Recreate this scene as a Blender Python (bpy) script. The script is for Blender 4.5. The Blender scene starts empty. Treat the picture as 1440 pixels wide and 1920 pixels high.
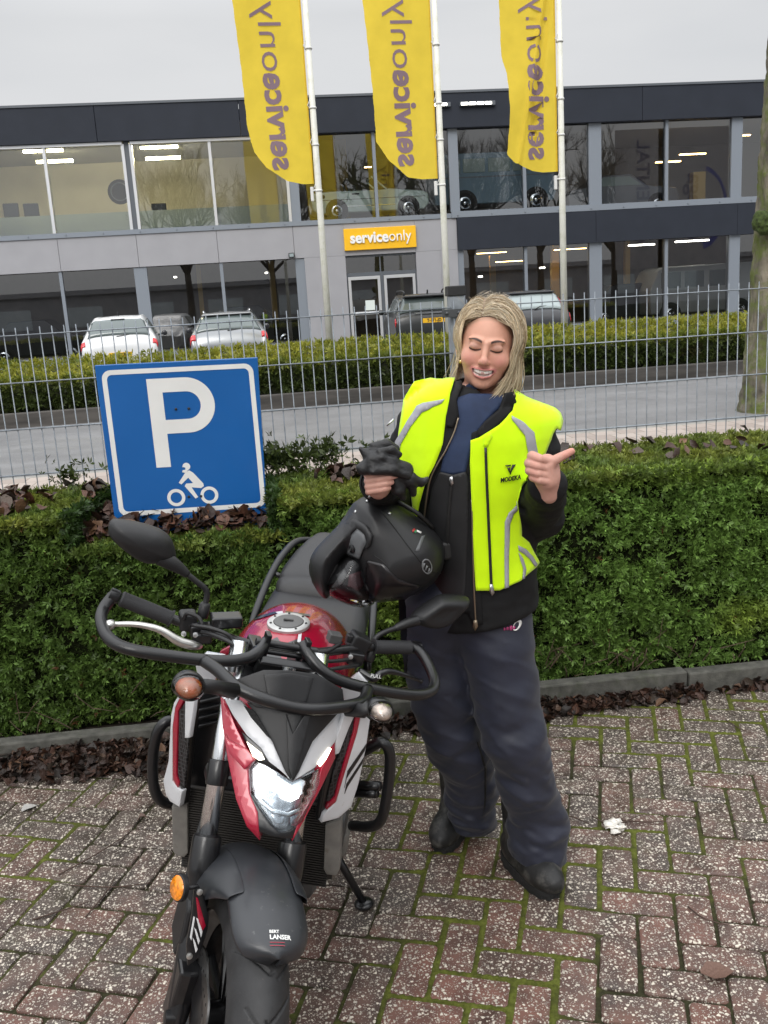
import bpy, bmesh, math, random
import numpy as np
from mathutils import Vector, Matrix
sc = bpy.context.scene
COL = sc.collection
R_ = math.radians

# ------------------------------------------------------------------ camera
# world: X along the street to the right, Y away from the viewer, Z up
FOC, PITCH, ROLL, YAW, HCAM = 1730.0, R_(12.77), R_(3.55), R_(7.0), 1.72
_c, _s = math.cos(ROLL), math.sin(ROLL)
_f0 = np.array([math.sin(YAW), math.cos(YAW), 0.0])
_R = np.array([math.cos(YAW), -math.sin(YAW), 0.0])
_Z = np.array([0.0, 0.0, 1.0])
_FW = _f0 * math.cos(PITCH) - _Z * math.sin(PITCH)
_UP = _f0 * math.sin(PITCH) + _Z * math.cos(PITCH)
EYE = np.array([0.0, 0.0, HCAM])
cd = bpy.data.cameras.new('camera')
cam = bpy.data.objects.new('camera', cd)
COL.objects.link(cam)
sc.camera = cam
cd.sensor_fit = 'VERTICAL'
cd.sensor_height = 36.0
cd.lens = 36.0 * FOC / 1920.0
cd.clip_start = 0.05
cd.clip_end = 2000
_xr, _yu = _R * _c - _UP * _s, _R * _s + _UP * _c
cam.matrix_world = Matrix(((_xr[0], _yu[0], -_FW[0], 0), (_xr[1], _yu[1], -_FW[1], 0),
                           (_xr[2], _yu[2], -_FW[2], HCAM), (0, 0, 0, 1)))

# ------------------------------------------------------------------ light
SUN_EL, SUN_AZ = R_(42), R_(203)
w = bpy.data.worlds.new("World")
sc.world = w
w.use_nodes = True
nt = w.node_tree
nt.nodes.clear()
out = nt.nodes.new('ShaderNodeOutputWorld')
bg = nt.nodes.new('ShaderNodeBackground')
sky = nt.nodes.new('ShaderNodeTexSky')
sky.sky_type = 'NISHITA'
sky.sun_disc = False
sky.sun_elevation = SUN_EL
sky.sun_rotation = SUN_AZ
sky.air_density = 1.0
sky.dust_density = 4.0
sky.ozone_density = 1.0
hs = nt.nodes.new('ShaderNodeHueSaturation')      # overcast: cloud takes the colour out of the sky
hs.inputs['Saturation'].default_value = 0.10
tc = nt.nodes.new('ShaderNodeTexCoord')
nz = nt.nodes.new('ShaderNodeTexNoise')
nz.inputs['Scale'].default_value = 2.2
nz.inputs['Detail'].default_value = 4
mp = nt.nodes.new('ShaderNodeMapping')
mp.inputs['Scale'].default_value = (1, 1, 3.5)
mixc = nt.nodes.new('ShaderNodeMixRGB')
mixc.inputs[0].default_value = 0.82
cr = nt.nodes.new('ShaderNodeValToRGB')
cr.color_ramp.elements[0].position = 0.3
cr.color_ramp.elements[0].color = (7.6, 7.8, 8.1, 1)
cr.color_ramp.elements[1].position = 0.72
cr.color_ramp.elements[1].color = (9.0, 9.1, 9.25, 1)
L = nt.links.new
L(tc.outputs['Generated'], mp.inputs[0]); L(mp.outputs[0], nz.inputs['Vector']); L(nz.outputs['Fac'], cr.inputs[0])
L(sky.outputs[0], hs.inputs['Color']); L(hs.outputs[0], mixc.inputs[1]); L(cr.outputs[0], mixc.inputs[2])
sx3 = nt.nodes.new('ShaderNodeSeparateXYZ'); L(tc.outputs['Generated'], sx3.inputs[0])
grad = nt.nodes.new('ShaderNodeMapRange')           # overcast sky: about three times brighter overhead than at the horizon
grad.inputs['From Min'].default_value = 0.27; grad.inputs['From Max'].default_value = 0.95
grad.inputs['To Min'].default_value = 0.72; grad.inputs['To Max'].default_value = 2.6
L(sx3.outputs['Z'], grad.inputs[0])
scl = nt.nodes.new('ShaderNodeVectorMath'); scl.operation = 'SCALE'
L(mixc.outputs[0], scl.inputs[0]); L(grad.outputs[0], scl.inputs['Scale'])
L(scl.outputs[0], bg.inputs['Color']); L(bg.outputs[0], out.inputs[0])
bg.inputs['Strength'].default_value = 0.10
sd = bpy.data.lights.new('sun', 'SUN')
sd.energy = 1.4
sd.angle = R_(35)
sd.color = (1.0, 0.97, 0.93)
sun = bpy.data.objects.new('sun', sd)
COL.objects.link(sun)
_sv = Vector((math.sin(SUN_AZ) * math.cos(SUN_EL), math.cos(SUN_AZ) * math.cos(SUN_EL), math.sin(SUN_EL)))
sun.rotation_euler = _sv.to_track_quat('Z', 'Y').to_euler()
sc.view_settings.view_transform = 'Standard'
sc.view_settings.look = 'None'
sc.view_settings.gamma = 1
sc.view_settings.exposure = 0.38
sc.view_settings.use_curve_mapping = False
sc.cycles.max_bounces = 8
sc.cycles.transparent_max_bounces = 24
sc.cycles.glossy_bounces = 4
sc.cycles.use_denoising = True

# ------------------------------------------------------------------ survey: pixel of the photo -> point in the place
def ray(px, py):
    dx, dy = px - 720.0, py - 960.0
    return _FW * FOC + _R * (dx * _c - dy * _s) - _UP * (dx * _s + dy * _c)
def atz(px, py, z=0.0):
    d = ray(px, py); return EYE + d * ((z - HCAM) / d[2])
def atY(px, py, Y):
    d = ray(px, py); return EYE + d * (Y / d[1])
def atP(px, py, p0, n):                      # on the plane through p0 with normal n
    d = ray(px, py); p0 = np.asarray(p0, float); n = np.asarray(n, float)
    return EYE + d * (((p0 - EYE) @ n) / (d @ n))

# ------------------------------------------------------------------ materials
def mat(name, col, rough=0.6, metal=0.0, var=0.0, vs=8.0, col2=None, bump=0.0, bs=60.0, coat=0.0, spec=0.5,
        stretch=(1, 1, 1), dirt=None, dirt_s=3.0, dirt_t=(0.55, 0.75), attr=None, sheen=0.0, rvar=0.0, trans=0.0, sss=0.0, bdist=0.01):
    m = bpy.data.materials.new(name); m.use_nodes = True
    n = m.node_tree.nodes; l = m.node_tree.links.new
    b = n['Principled BSDF']
    b.inputs['Base Color'].default_value = (*col, 1)
    b.inputs['Roughness'].default_value = rough
    b.inputs['Metallic'].default_value = metal
    b.inputs['Coat Weight'].default_value = coat
    b.inputs['Coat Roughness'].default_value = 0.06
    b.inputs['Specular IOR Level'].default_value = spec
    if sheen: b.inputs['Sheen Weight'].default_value = sheen
    if sss:
        b.inputs['Subsurface Weight'].default_value = sss
        b.inputs['Subsurface Radius'].default_value = (0.012, 0.005, 0.003)
        b.inputs['Subsurface Scale'].default_value = 0.6
    t = n.new('ShaderNodeTexCoord'); mp_ = n.new('ShaderNodeMapping')
    mp_.inputs['Scale'].default_value = stretch
    l(t.outputs['Object'], mp_.inputs[0])
    src = None
    if attr:
        a = n.new('ShaderNodeAttribute'); a.attribute_name = attr; src = a.outputs['Color']
    if var or col2:
        no = n.new('ShaderNodeTexNoise'); no.inputs['Scale'].default_value = vs; no.inputs['Detail'].default_value = 6
        l(mp_.outputs[0], no.inputs['Vector'])
        r = n.new('ShaderNodeValToRGB')
        c2 = col2 if col2 else tuple(max(0, x * (1 + var)) for x in col)
        c1 = col if col2 else tuple(max(0, x * (1 - var)) for x in col)
        r.color_ramp.elements[0].position = 0.32; r.color_ramp.elements[1].position = 0.68
        r.color_ramp.elements[0].color = (*c1, 1); r.color_ramp.elements[1].color = (*c2, 1)
        l(no.outputs['Fac'], r.inputs[0])
        if src is not None:
            mx = n.new('ShaderNodeMixRGB'); mx.blend_type = 'MULTIPLY'; mx.inputs[0].default_value = 1
            l(src, mx.inputs[1]); l(r.outputs[0], mx.inputs[2]); src = mx.outputs[0]
        else: src = r.outputs[0]
        if rvar:
            ma = n.new('ShaderNodeMapRange'); ma.inputs['To Min'].default_value = rough - rvar; ma.inputs['To Max'].default_value = rough + rvar
            ma.inputs['From Min'].default_value = 0.3; ma.inputs['From Max'].default_value = 0.7
            l(no.outputs['Fac'], ma.inputs[0]); l(ma.outputs[0], b.inputs['Roughness'])
    if dirt:
        no = n.new('ShaderNodeTexNoise'); no.inputs['Scale'].default_value = dirt_s; no.inputs['Detail'].default_value = 8; no.inputs['Roughness'].default_value = 0.7
        l(t.outputs['Object'], no.inputs['Vector'])
        r = n.new('ShaderNodeValToRGB'); r.color_ramp.elements[0].position = dirt_t[0]; r.color_ramp.elements[1].position = dirt_t[1]
        l(no.outputs['Fac'], r.inputs[0])
        mx = n.new('ShaderNodeMixRGB'); mx.inputs[1].default_value = (*col, 1); mx.inputs[2].default_value = (*dirt, 1)
        l(r.outputs[0], mx.inputs[0])
        if src is not None: l(src, mx.inputs[1])
        src = mx.outputs[0]
    if src is not None: l(src, b.inputs['Base Color'])
    if bump:
        no = n.new('ShaderNodeTexNoise'); no.inputs['Scale'].default_value = bs; no.inputs['Detail'].default_value = 5
        l(mp_.outputs[0], no.inputs['Vector'])
        bu = n.new('ShaderNodeBump'); bu.inputs['Strength'].default_value = bump; bu.inputs['Distance'].default_value = bdist
        l(no.outputs['Fac'], bu.inputs['Height']); l(bu.outputs[0], b.inputs['Normal'])
    if trans:
        tr = n.new('ShaderNodeBsdfTranslucent'); ms = n.new('ShaderNodeMixShader'); ms.inputs[0].default_value = trans
        if src is not None: l(src, tr.inputs[0])
        else: tr.inputs[0].default_value = (*col, 1)
        l(b.outputs[0], ms.inputs[1]); l(tr.outputs[0], ms.inputs[2]); l(ms.outputs[0], n['Material Output'].inputs[0])
    return m
def emis(name, col, st):
    m = bpy.data.materials.new(name); m.use_nodes = True
    b = m.node_tree.nodes['Principled BSDF']
    b.inputs['Base Color'].default_value = (*[min(1, c) for c in col], 1)
    b.inputs['Emission Color'].default_value = (*col, 1); b.inputs['Emission Strength'].default_value = st
    return m
def glass(name, tint=(1, 1, 1), refl=1.0, rough=0.0, ior=1.5):   # thin pane: fresnel mirror over clear tinted glass
    m = bpy.data.materials.new(name); m.use_nodes = True
    n = m.node_tree.nodes; l = m.node_tree.links.new; n.remove(n['Principled BSDF'])
    g = n.new('ShaderNodeBsdfGlossy'); g.inputs['Roughness'].default_value = rough
    t = n.new('ShaderNodeBsdfTransparent'); t.inputs[0].default_value = (*tint, 1)
    fr = n.new('ShaderNodeFresnel'); fr.inputs['IOR'].default_value = ior
    mu = n.new('ShaderNodeMath'); mu.operation = 'MULTIPLY'; mu.inputs[1].default_value = refl; mu.use_clamp = True
    ms = n.new('ShaderNodeMixShader')
    l(fr.outputs[0], mu.inputs[0]); l(mu.outputs[0], ms.inputs[0]); l(t.outputs[0], ms.inputs[1]); l(g.outputs[0], ms.inputs[2])
    l(ms.outputs[0], n['Material Output'].inputs[0])
    return m

# ------------------------------------------------------------------ objects
def tag(o, label=None, cat=None, group=None, kind=None):
    if label: o['label'] = label
    if cat: o['category'] = cat
    if group: o['group'] = group
    if kind: o['kind'] = kind
    return o
def empty(name, loc=(0, 0, 0), rz=0.0):
    o = bpy.data.objects.new(name, None); COL.objects.link(o)
    o.empty_display_size = 0.2; o.location = loc; o.rotation_euler = (0, 0, rz)
    return o
def thing(name, label, cat, loc=(0, 0, 0), rz=0.0, group=None):
    return tag(empty(name, loc, rz), label, cat, group)
def wmx(o):
    return (wmx(o.parent) @ o.matrix_parent_inverse @ o.matrix_basis) if o.parent else o.matrix_basis.copy()
def adopt(o, parent):                 # part coordinates are world coordinates: the parent only carries them along
    o.parent = parent; o.matrix_parent_inverse = wmx(parent).inverted(); return o
def link(name, me, mats, parent=None, smooth=False, auto=None):
    o = bpy.data.objects.new(name, me); COL.objects.link(o)
    for m in (mats if isinstance(mats, (list, tuple)) else [mats]): me.materials.append(m)
    if smooth: me.polygons.foreach_set('use_smooth', [True] * len(me.polygons))
    if parent: adopt(o, parent)
    if auto is not None:
        me.polygons.foreach_set('use_smooth', [True] * len(me.polygons))
        me.set_sharp_from_angle(angle=R_(auto))
    return o
def mesh(name, V, Fc, mats, parent=None, smooth=False, auto=None, mi=None):
    me = bpy.data.meshes.new(name)
    me.from_pydata([tuple(map(float, v)) for v in V], [], [tuple(map(int, f)) for f in Fc])
    if mi is not None: me.polygons.foreach_set('material_index', [int(i) for i in mi])
    me.update()
    return link(name, me, mats, parent, smooth, auto)
def fastmesh(name, V, Q, mats, parent=None, smooth=False, attrs=None, mi=None):    # Q: (n,k) faces, all k-gons
    V = np.asarray(V, np.float32); Q = np.asarray(Q, np.int32); k = Q.shape[1]
    me = bpy.data.meshes.new(name)
    me.vertices.add(len(V)); me.vertices.foreach_set('co', V.ravel())
    me.loops.add(Q.size); me.loops.foreach_set('vertex_index', Q.ravel())
    me.polygons.add(len(Q)); me.polygons.foreach_set('loop_start', np.arange(0, Q.size, k, dtype=np.int32))
    me.polygons.foreach_set('loop_total', np.full(len(Q), k, np.int32))
    if mi is not None: me.polygons.foreach_set('material_index', np.asarray(mi, np.int32))
    me.update(calc_edges=True)
    for nm, c in (attrs or {}).items():
        a = me.color_attributes.new(nm, 'FLOAT_COLOR', 'POINT')
        c4 = np.ones((len(V), 4), np.float32); c4[:, :3] = c
        a.data.foreach_set('color', c4.ravel())
    return link(name, me, mats, parent, smooth)
class MB:
    """collects shapes for ONE mesh object"""
    def __init__(s): s.V, s.F, s.M = [], [], []
    def add(s, V, Fc, m=0):
        o = len(s.V); s.V += [tuple(map(float, v)) for v in V]; s.F += [tuple(i + o for i in f) for f in Fc]; s.M += [m] * len(Fc); return s
    def box(s, c, d, m=0, rot=None, taper=1.0):
        hx, hy, hz = [q / 2 for q in d]
        P = [(-hx, -hy, -hz), (hx, -hy, -hz), (hx, hy, -hz), (-hx, hy, -hz), (-hx * taper, -hy * taper, hz), (hx * taper, -hy * taper, hz), (hx * taper, hy * taper, hz), (-hx * taper, hy * taper, hz)]
        if rot is not None: P = [tuple(np.asarray(rot) @ np.array(p)) for p in P]
        return s.add([(p[0] + c[0], p[1] + c[1], p[2] + c[2]) for p in P], [(0, 3, 2, 1), (4, 5, 6, 7), (0, 1, 5, 4), (1, 2, 6, 5), (2, 3, 7, 6), (3, 0, 4, 7)], m)
    def span(s, a, b, m=0):
        return s.box([(x + y) / 2 for x, y in zip(a, b)], [abs(y - x) for x, y in zip(a, b)], m)
    def tube(s, pts, r, seg=10, m=0, cap=True, smooth=0, flat=None):
        V, Fc = tube_geo(pts, r, seg, cap, smooth, flat); return s.add(V, Fc, m)
    def lathe(s, prof, o, ax, seg=24, m=0, cap=True):
        V, Fc = lathe_geo(prof, o, ax, seg, cap); return s.add(V, Fc, m)
    def ring(s, rings, m=0, cap=True, closed=True):
        V, Fc = loft_geo(rings, cap, closed); return s.add(V, Fc, m)
    def prism(s, poly, off, m=0):
        P = [np.asarray(p, float) for p in poly]; n = len(P); off = np.asarray(off, float)
        V = P + [p + off for p in P]
        nrm = sum((np.cross(P[i] - P[0], P[(i + 1) % n] - P[0]) for i in range(n)), np.zeros(3))
        fl = nrm @ off > 0
        A = tuple(range(n)); B = tuple(range(n, 2 * n))
        Fc = [A[::-1] if fl else A, B if fl else B[::-1]]
        for i in range(n):
            j = (i + 1) % n; q = (i, j, n + j, n + i); Fc.append(q if fl else q[::-1])
        return s.add(V, Fc, m)
    def build(s, name, mats, parent=None, smooth=False, auto=None, bevel=0.0, seg=2, sub=0, solid=0.0, loc=None):
        o = mesh(name, s.V, s.F, mats, parent, smooth, auto, s.M)
        finish(o, bevel, seg, sub, solid)
        return o
def finish(o, bevel=0.0, seg=2, sub=0, solid=0.0, ang=35):
    if solid:
        md = o.modifiers.new('solid', 'SOLIDIFY'); md.thickness = solid; md.offset = 0
    if bevel:
        md = o.modifiers.new('bevel', 'BEVEL'); md.width = bevel; md.segments = seg; md.limit_method = 'ANGLE'; md.angle_limit = R_(ang)
    if sub:
        md = o.modifiers.new('sub', 'SUBSURF'); md.levels = sub; md.render_levels = sub
    return o
def catmull(pts, n):
    P = [np.asarray(p, float) for p in pts]
    if n <= 1 or len(P) < 3: return P
    Q = [2 * P[0] - P[1]] + P + [2 * P[-1] - P[-2]]; o = []
    for i in range(1, len(Q) - 2):
        for k in range(n):
            t = k / n; a, b, c, d = Q[i - 1:i + 3]
            o.append(0.5 * (2 * b + (c - a) * t + (2 * a - 5 * b + 4 * c - d) * t * t + (3 * b - a - 3 * c + d) * t ** 3))
    o.append(P[-1]); return o
def tube_geo(pts, r, seg=10, cap=True, smooth=0, flat=None):
    pts = [np.asarray(p, float) for p in pts]
    rr = list(r) if isinstance(r, (list, tuple, np.ndarray)) else [r] * len(pts)
    if smooth > 1 and len(pts) > 2:
        q = catmull([np.append(p, x) for p, x in zip(pts, rr)], smooth); pts = [p[:3] for p in q]; rr = [p[3] for p in q]
    n = len(pts); T = []
    for i in range(n):
        t = pts[min(i + 1, n - 1)] - pts[max(i - 1, 0)]; T.append(t / (np.linalg.norm(t) + 1e-12))
    u = np.cross(T[0], [0, 0, 1]) if flat is None else np.asarray(flat, float)
    if np.linalg.norm(u) < 1e-3: u = np.array([1.0, 0, 0])
    V = []
    for i in range(n):
        u = u - T[i] * (u @ T[i]); u /= np.linalg.norm(u) + 1e-12; v = np.cross(T[i], u)
        for k in range(seg):
            a = 2 * math.pi * k / seg
            rx, ry = (rr[i], rr[i]) if np.isscalar(rr[i]) else rr[i]
            V.append(pts[i] + u * math.cos(a) * rx + v * math.sin(a) * ry)
    Fc = [(i * seg + k, i * seg + (k + 1) % seg, (i + 1) * seg + (k + 1) % seg, (i + 1) * seg + k) for i in range(n - 1) for k in range(seg)]
    if cap: Fc += [tuple(range(seg))[::-1], tuple(range((n - 1) * seg, n * seg))]
    return V, Fc
def loft_geo(rings, cap=True, closed=True):
    n = len(rings[0]); V = [np.asarray(p, float) for r in rings for p in r]; m = n if closed else n - 1
    Fc = [(i * n + k, i * n + (k + 1) % n, (i + 1) * n + (k + 1) % n, (i + 1) * n + k) for i in range(len(rings) - 1) for k in range(m)]
    if cap and closed: Fc += [tuple(range(n))[::-1], tuple(range((len(rings) - 1) * n, len(rings) * n))]
    return V, Fc
def frame(ax):
    w_ = np.asarray(ax, float); w_ = w_ / np.linalg.norm(w_)
    u = np.cross(w_, [0, 0, 1]); u = u if np.linalg.norm(u) > 1e-3 else np.array([1.0, 0, 0]); u /= np.linalg.norm(u)
    return u, np.cross(w_, u), w_
def lathe_geo(prof, o, ax, seg=24, cap=True):
    u, v, w_ = frame(ax); o = np.asarray(o, float); V = []
    for r, h in prof:
        for k in range(seg):
            a = 2 * math.pi * k / seg; V.append(o + w_ * h + (u * math.cos(a) + v * math.sin(a)) * r)
    n = len(prof)
    Fc = [(i * seg + k, i * seg + (k + 1) % seg, (i + 1) * seg + (k + 1) % seg, (i + 1) * seg + k) for i in range(n - 1) for k in range(seg)]
    if cap: Fc += [tuple(range(seg))[::-1], tuple(range((n - 1) * seg, n * seg))]
    return V, Fc
def text_mesh(name, s, size, m, parent=None, ext=0.002, bold=0.0, shear=0.0, sx=1.0, space=1.0, align='CENTER', mirror=False):
    """lettering as a mesh in its own XY plane (x right, y up, z towards the reader)"""
    cu = bpy.data.curves.new(name, 'FONT'); cu.body = s; cu.size = size; cu.extrude = ext; cu.offset = bold
    cu.shear = shear; cu.align_x = align; cu.align_y = 'CENTER'; cu.space_character = space; cu.resolution_u = 3
    t = bpy.data.objects.new('tmp', cu); COL.objects.link(t)
    dg = bpy.context.evaluated_depsgraph_get(); dg.update()
    me = bpy.data.meshes.new_from_object(t.evaluated_get(dg))
    bpy.data.objects.remove(t); bpy.data.curves.remove(cu)
    me.name = name; me.materials.clear()
    n = len(me.vertices); co = np.empty(n * 3, np.float32); me.vertices.foreach_get('co', co); co = co.reshape(-1, 3)
    co[:, 0] *= sx * (-1 if mirror else 1); me.vertices.foreach_set('co', co.ravel()); me.update()
    return link(name, me, m, parent)
def place(o, org, xdir, ydir):
    x = Vector(xdir).normalized(); y = Vector(ydir); y = (y - x * y.dot(x)).normalized(); z = x.cross(y)
    M = Matrix(((x[0], y[0], z[0], org[0]), (x[1], y[1], z[1], org[1]), (x[2], y[2], z[2], org[2]), (0, 0, 0, 1)))
    o.matrix_basis = M
    return o
def copy_tree(o, parent=None):
    c_ = o.copy(); COL.objects.link(c_); c_.parent = parent; c_.matrix_parent_inverse = o.matrix_parent_inverse
    for ch in list(o.children): copy_tree(ch, c_)
    return c_

# ------------------------------------------------------------------ fields: noise, solids by distance, and their surface
_rng = np.random.RandomState(7)
_PERM = _rng.rand(64, 64, 64)
def vnoise(P):
    P = np.asarray(P, float); i = np.floor(P).astype(int); f = P - i; f = f * f * (3 - 2 * f); o = 0
    for a in (0, 1):
        for b in (0, 1):
            for c_ in (0, 1):
                w_ = (f[..., 0] if a else 1 - f[..., 0]) * (f[..., 1] if b else 1 - f[..., 1]) * (f[..., 2] if c_ else 1 - f[..., 2])
                o = o + w_ * _PERM[(i[..., 0] + a) & 63, (i[..., 1] + b) & 63, (i[..., 2] + c_) & 63]
    return o
def fbm(P, oct=4):
    P = np.asarray(P, float); o = 0; a = 0.5
    for k in range(oct):
        o = o + a * vnoise(P * 2 ** k + 11.3 * k); a *= 0.5
    return o
def A_(*x): return np.array(x, float)
def sph(P, c_, r): return np.linalg.norm(P - A_(*c_), axis=1) - r
def ell(P, c_, r, M=None):
    q = P - A_(*c_)
    if M is not None: q = q @ M
    r = A_(*r); k0 = np.linalg.norm(q / r, axis=1); k1 = np.linalg.norm(q / (r * r), axis=1) + 1e-9
    return k0 * (k0 - 1) / k1
def cap(P, a, b, ra, rb=None, sq=None):
    a, b = A_(*a), A_(*b); rb = ra if rb is None else rb; ba = b - a; q = P - a
    t = np.clip((q @ ba) / (ba @ ba), 0, 1); d = q - t[:, None] * ba
    if sq is not None:
        ax, k = A_(*sq[0]), sq[1]; ax = ax / np.linalg.norm(ax); d = d + np.outer(d @ ax, ax) * (1 / k - 1)
    return np.linalg.norm(d, axis=1) - (ra + t * (rb - ra))
def rbox(P, c_, h, r, M=None):
    q = P - A_(*c_)
    if M is not None: q = q @ M
    q = np.abs(q) - (A_(*h) - r); return np.linalg.norm(np.maximum(q, 0), axis=1) + np.minimum(q.max(axis=1), 0) - r
def smin(a, b, k): h = np.clip(0.5 + 0.5 * (b - a) / k, 0, 1); return b + (a - b) * h - k * h * (1 - h)
def smax(a, b, k): return -smin(-a, -b, k)
def surfnet(f, lo, hi, h):
    lo = A_(*lo); n = np.ceil((A_(*hi) - lo) / h).astype(int) + 1
    X = [lo[i] + h * np.arange(n[i]) for i in range(3)]
    V = np.empty(tuple(n)); YY, ZZ = np.meshgrid(X[1], X[2], indexing='ij'); st = max(1, 400000 // YY.size)
    for i in range(0, n[0], st):
        xs = X[0][i:i + st]
        P = np.stack([np.repeat(xs, YY.size), np.tile(YY.ravel(), len(xs)), np.tile(ZZ.ravel(), len(xs))], 1)
        V[i:i + st] = f(P).reshape(len(xs), n[1], n[2])
    acc = np.zeros(tuple(n - 1) + (3,)); cnt = np.zeros(tuple(n - 1)); G = np.stack(np.meshgrid(*X, indexing='ij'), -1); E = []
    for ax in range(3):
        s0 = [slice(None)] * 3; s1 = [slice(None)] * 3; s0[ax] = slice(0, -1); s1[ax] = slice(1, None)
        a, b = V[tuple(s0)], V[tuple(s1)]; cr_ = (a < 0) != (b < 0)
        with np.errstate(all='ignore'): t = np.where(cr_, a / (a - b), 0)
        pos = G[tuple(s0)].copy(); pos[..., ax] += t * h; pos *= cr_[..., None]
        o1, o2 = [k for k in range(3) if k != ax]
        for p in (0, 1):
            for q in (0, 1):
                s = [slice(None)] * 3
                s[o1] = slice(p, n[o1] - 1 + p); s[o2] = slice(q, n[o2] - 1 + q)
                acc += pos[tuple(s)]; cnt += cr_[tuple(s)]
        E.append((ax, cr_, a < 0))
    act = cnt > 0; idx = -np.ones(act.shape, int); idx[act] = np.arange(act.sum())
    verts = acc[act] / cnt[act][:, None]; Q = []
    for ax, cr_, neg in E:
        o1, o2 = (ax + 1) % 3, (ax + 2) % 3
        I = np.argwhere(cr_); I = I[(I[:, o1] > 0) & (I[:, o2] > 0) & (I[:, o1] < n[o1] - 1) & (I[:, o2] < n[o2] - 1)]
        ng = neg[I[:, 0], I[:, 1], I[:, 2]]; c4 = []
        for d1, d2 in ((1, 1), (0, 1), (0, 0), (1, 0)):
            J = I.copy(); J[:, o1] -= d1; J[:, o2] -= d2; c4.append(idx[J[:, 0], J[:, 1], J[:, 2]])
        q = np.stack(c4, 1); q[~ng] = q[~ng][:, ::-1]; Q.append(q)
    return verts, np.concatenate(Q)
def vnorm(V, Q):
    n = np.zeros_like(V); q = V[Q]; fn = np.cross(q[:, 2] - q[:, 0], q[:, 3] - q[:, 1])
    for k in range(4): np.add.at(n, Q[:, k], fn)
    return n / (np.linalg.norm(n, axis=1)[:, None] + 1e-12)
# ================================================================== the ground of the parking place
rs = np.random.RandomState(3)
m_soil = mat('soil', (0.03, 0.022, 0.015), 0.95, var=0.5, vs=20, bump=0.6, bs=40)
m_far = mat('far_ground', (0.10, 0.10, 0.095), 0.9, var=0.3, vs=0.6)
mesh('ground', [(-300, -300, -.03), (300, -300, -.03), (300, 400, -.03), (-300, 400, -.03)], [(0, 1, 2, 3)], m_far)['kind'] = 'structure'
BA = R_(21.0); BW, BL, GAP = 0.105, 0.210, 0.0095
bx = np.array([math.cos(BA), -math.sin(BA)]); by = np.array([math.sin(BA), math.cos(BA)]); BO = np.array([0.983, 2.945])
def kerbY(x): return 3.585 - 0.0284 * (x + 1.177)
V, Q, T, B = [], [], [], MB()
tint = []
for i in range(-70, 75):
    for j in range(-60, 60):
        k = (i - j) % 4
        if k == 0: x0, y0, lx, ly = i, j, 2, 1
        elif k == 3: x0, y0, lx, ly = i, j, 1, 2
        else: continue
        cx, cy = (x0 + lx / 2) * BW, (y0 + ly / 2) * BW
        W = BO + bx * cx + by * cy
        if not (-4.2 < W[0] < 4.6 and -0.6 < W[1] < kerbY(W[0]) + 0.12): continue
        hx, hy = lx * BW / 2 - GAP / 2, ly * BW / 2 - GAP / 2
        ja = rs.normal(0, .012); jx, jy = rs.normal(0, .0016, 2); z = rs.normal(0, .0012); tx, ty = rs.normal(0, .008, 2)
        ring = []
        for inset, zz, ch in ((0, -.028, .008), (0, -.005, .008), (.0018, -.0015, .009), (.006, 0, .010)):
            a, b = hx - inset, hy - inset
            for (sx, sy, f) in ((-1, -1, 0), (-1, -1, 1), (1, -1, 1), (1, -1, 0), (1, 1, 0), (1, 1, 1), (-1, 1, 1), (-1, 1, 0)):
                px, py = sx * (a - (ch if f == 1 and True else 0)), sy * (b - (ch if f == 0 else 0))
                qx, qy = px * math.cos(ja) - py * math.sin(ja) + cx + jx, px * math.sin(ja) + py * math.cos(ja) + cy + jy
                P2 = BO + bx * qx + by * qy
                ring.append((P2[0], P2[1], zz + z + px * tx + py * ty))
        o = len(B.V); B.V += ring
        for a in range(3):
            for b in range(8): B.F.append((o + a * 8 + b, o + a * 8 + (b + 1) % 8, o + a * 8 + 8 + (b + 1) % 8, o + a * 8 + 8 + b))
        B.F.append(tuple(o + 24 + b for b in range(8)))
        red = np.clip(0.34 + 0.55 * (3.0 - W[1]) / 1.2 * (1 if W[0] > 0.2 else .65) - .25 + rs.normal(0, .2), 0, 1)
        tint += [(red, rs.rand(), rs.rand())] * 32
me = bpy.data.meshes.new('paving'); me.from_pydata(B.V, [], B.F); me.update()
a = me.color_attributes.new('tint', 'FLOAT_COLOR', 'POINT')
c4 = np.ones((len(B.V), 4), np.float32); c4[:, :3] = tint; a.data.foreach_set('color', c4.ravel())
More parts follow.
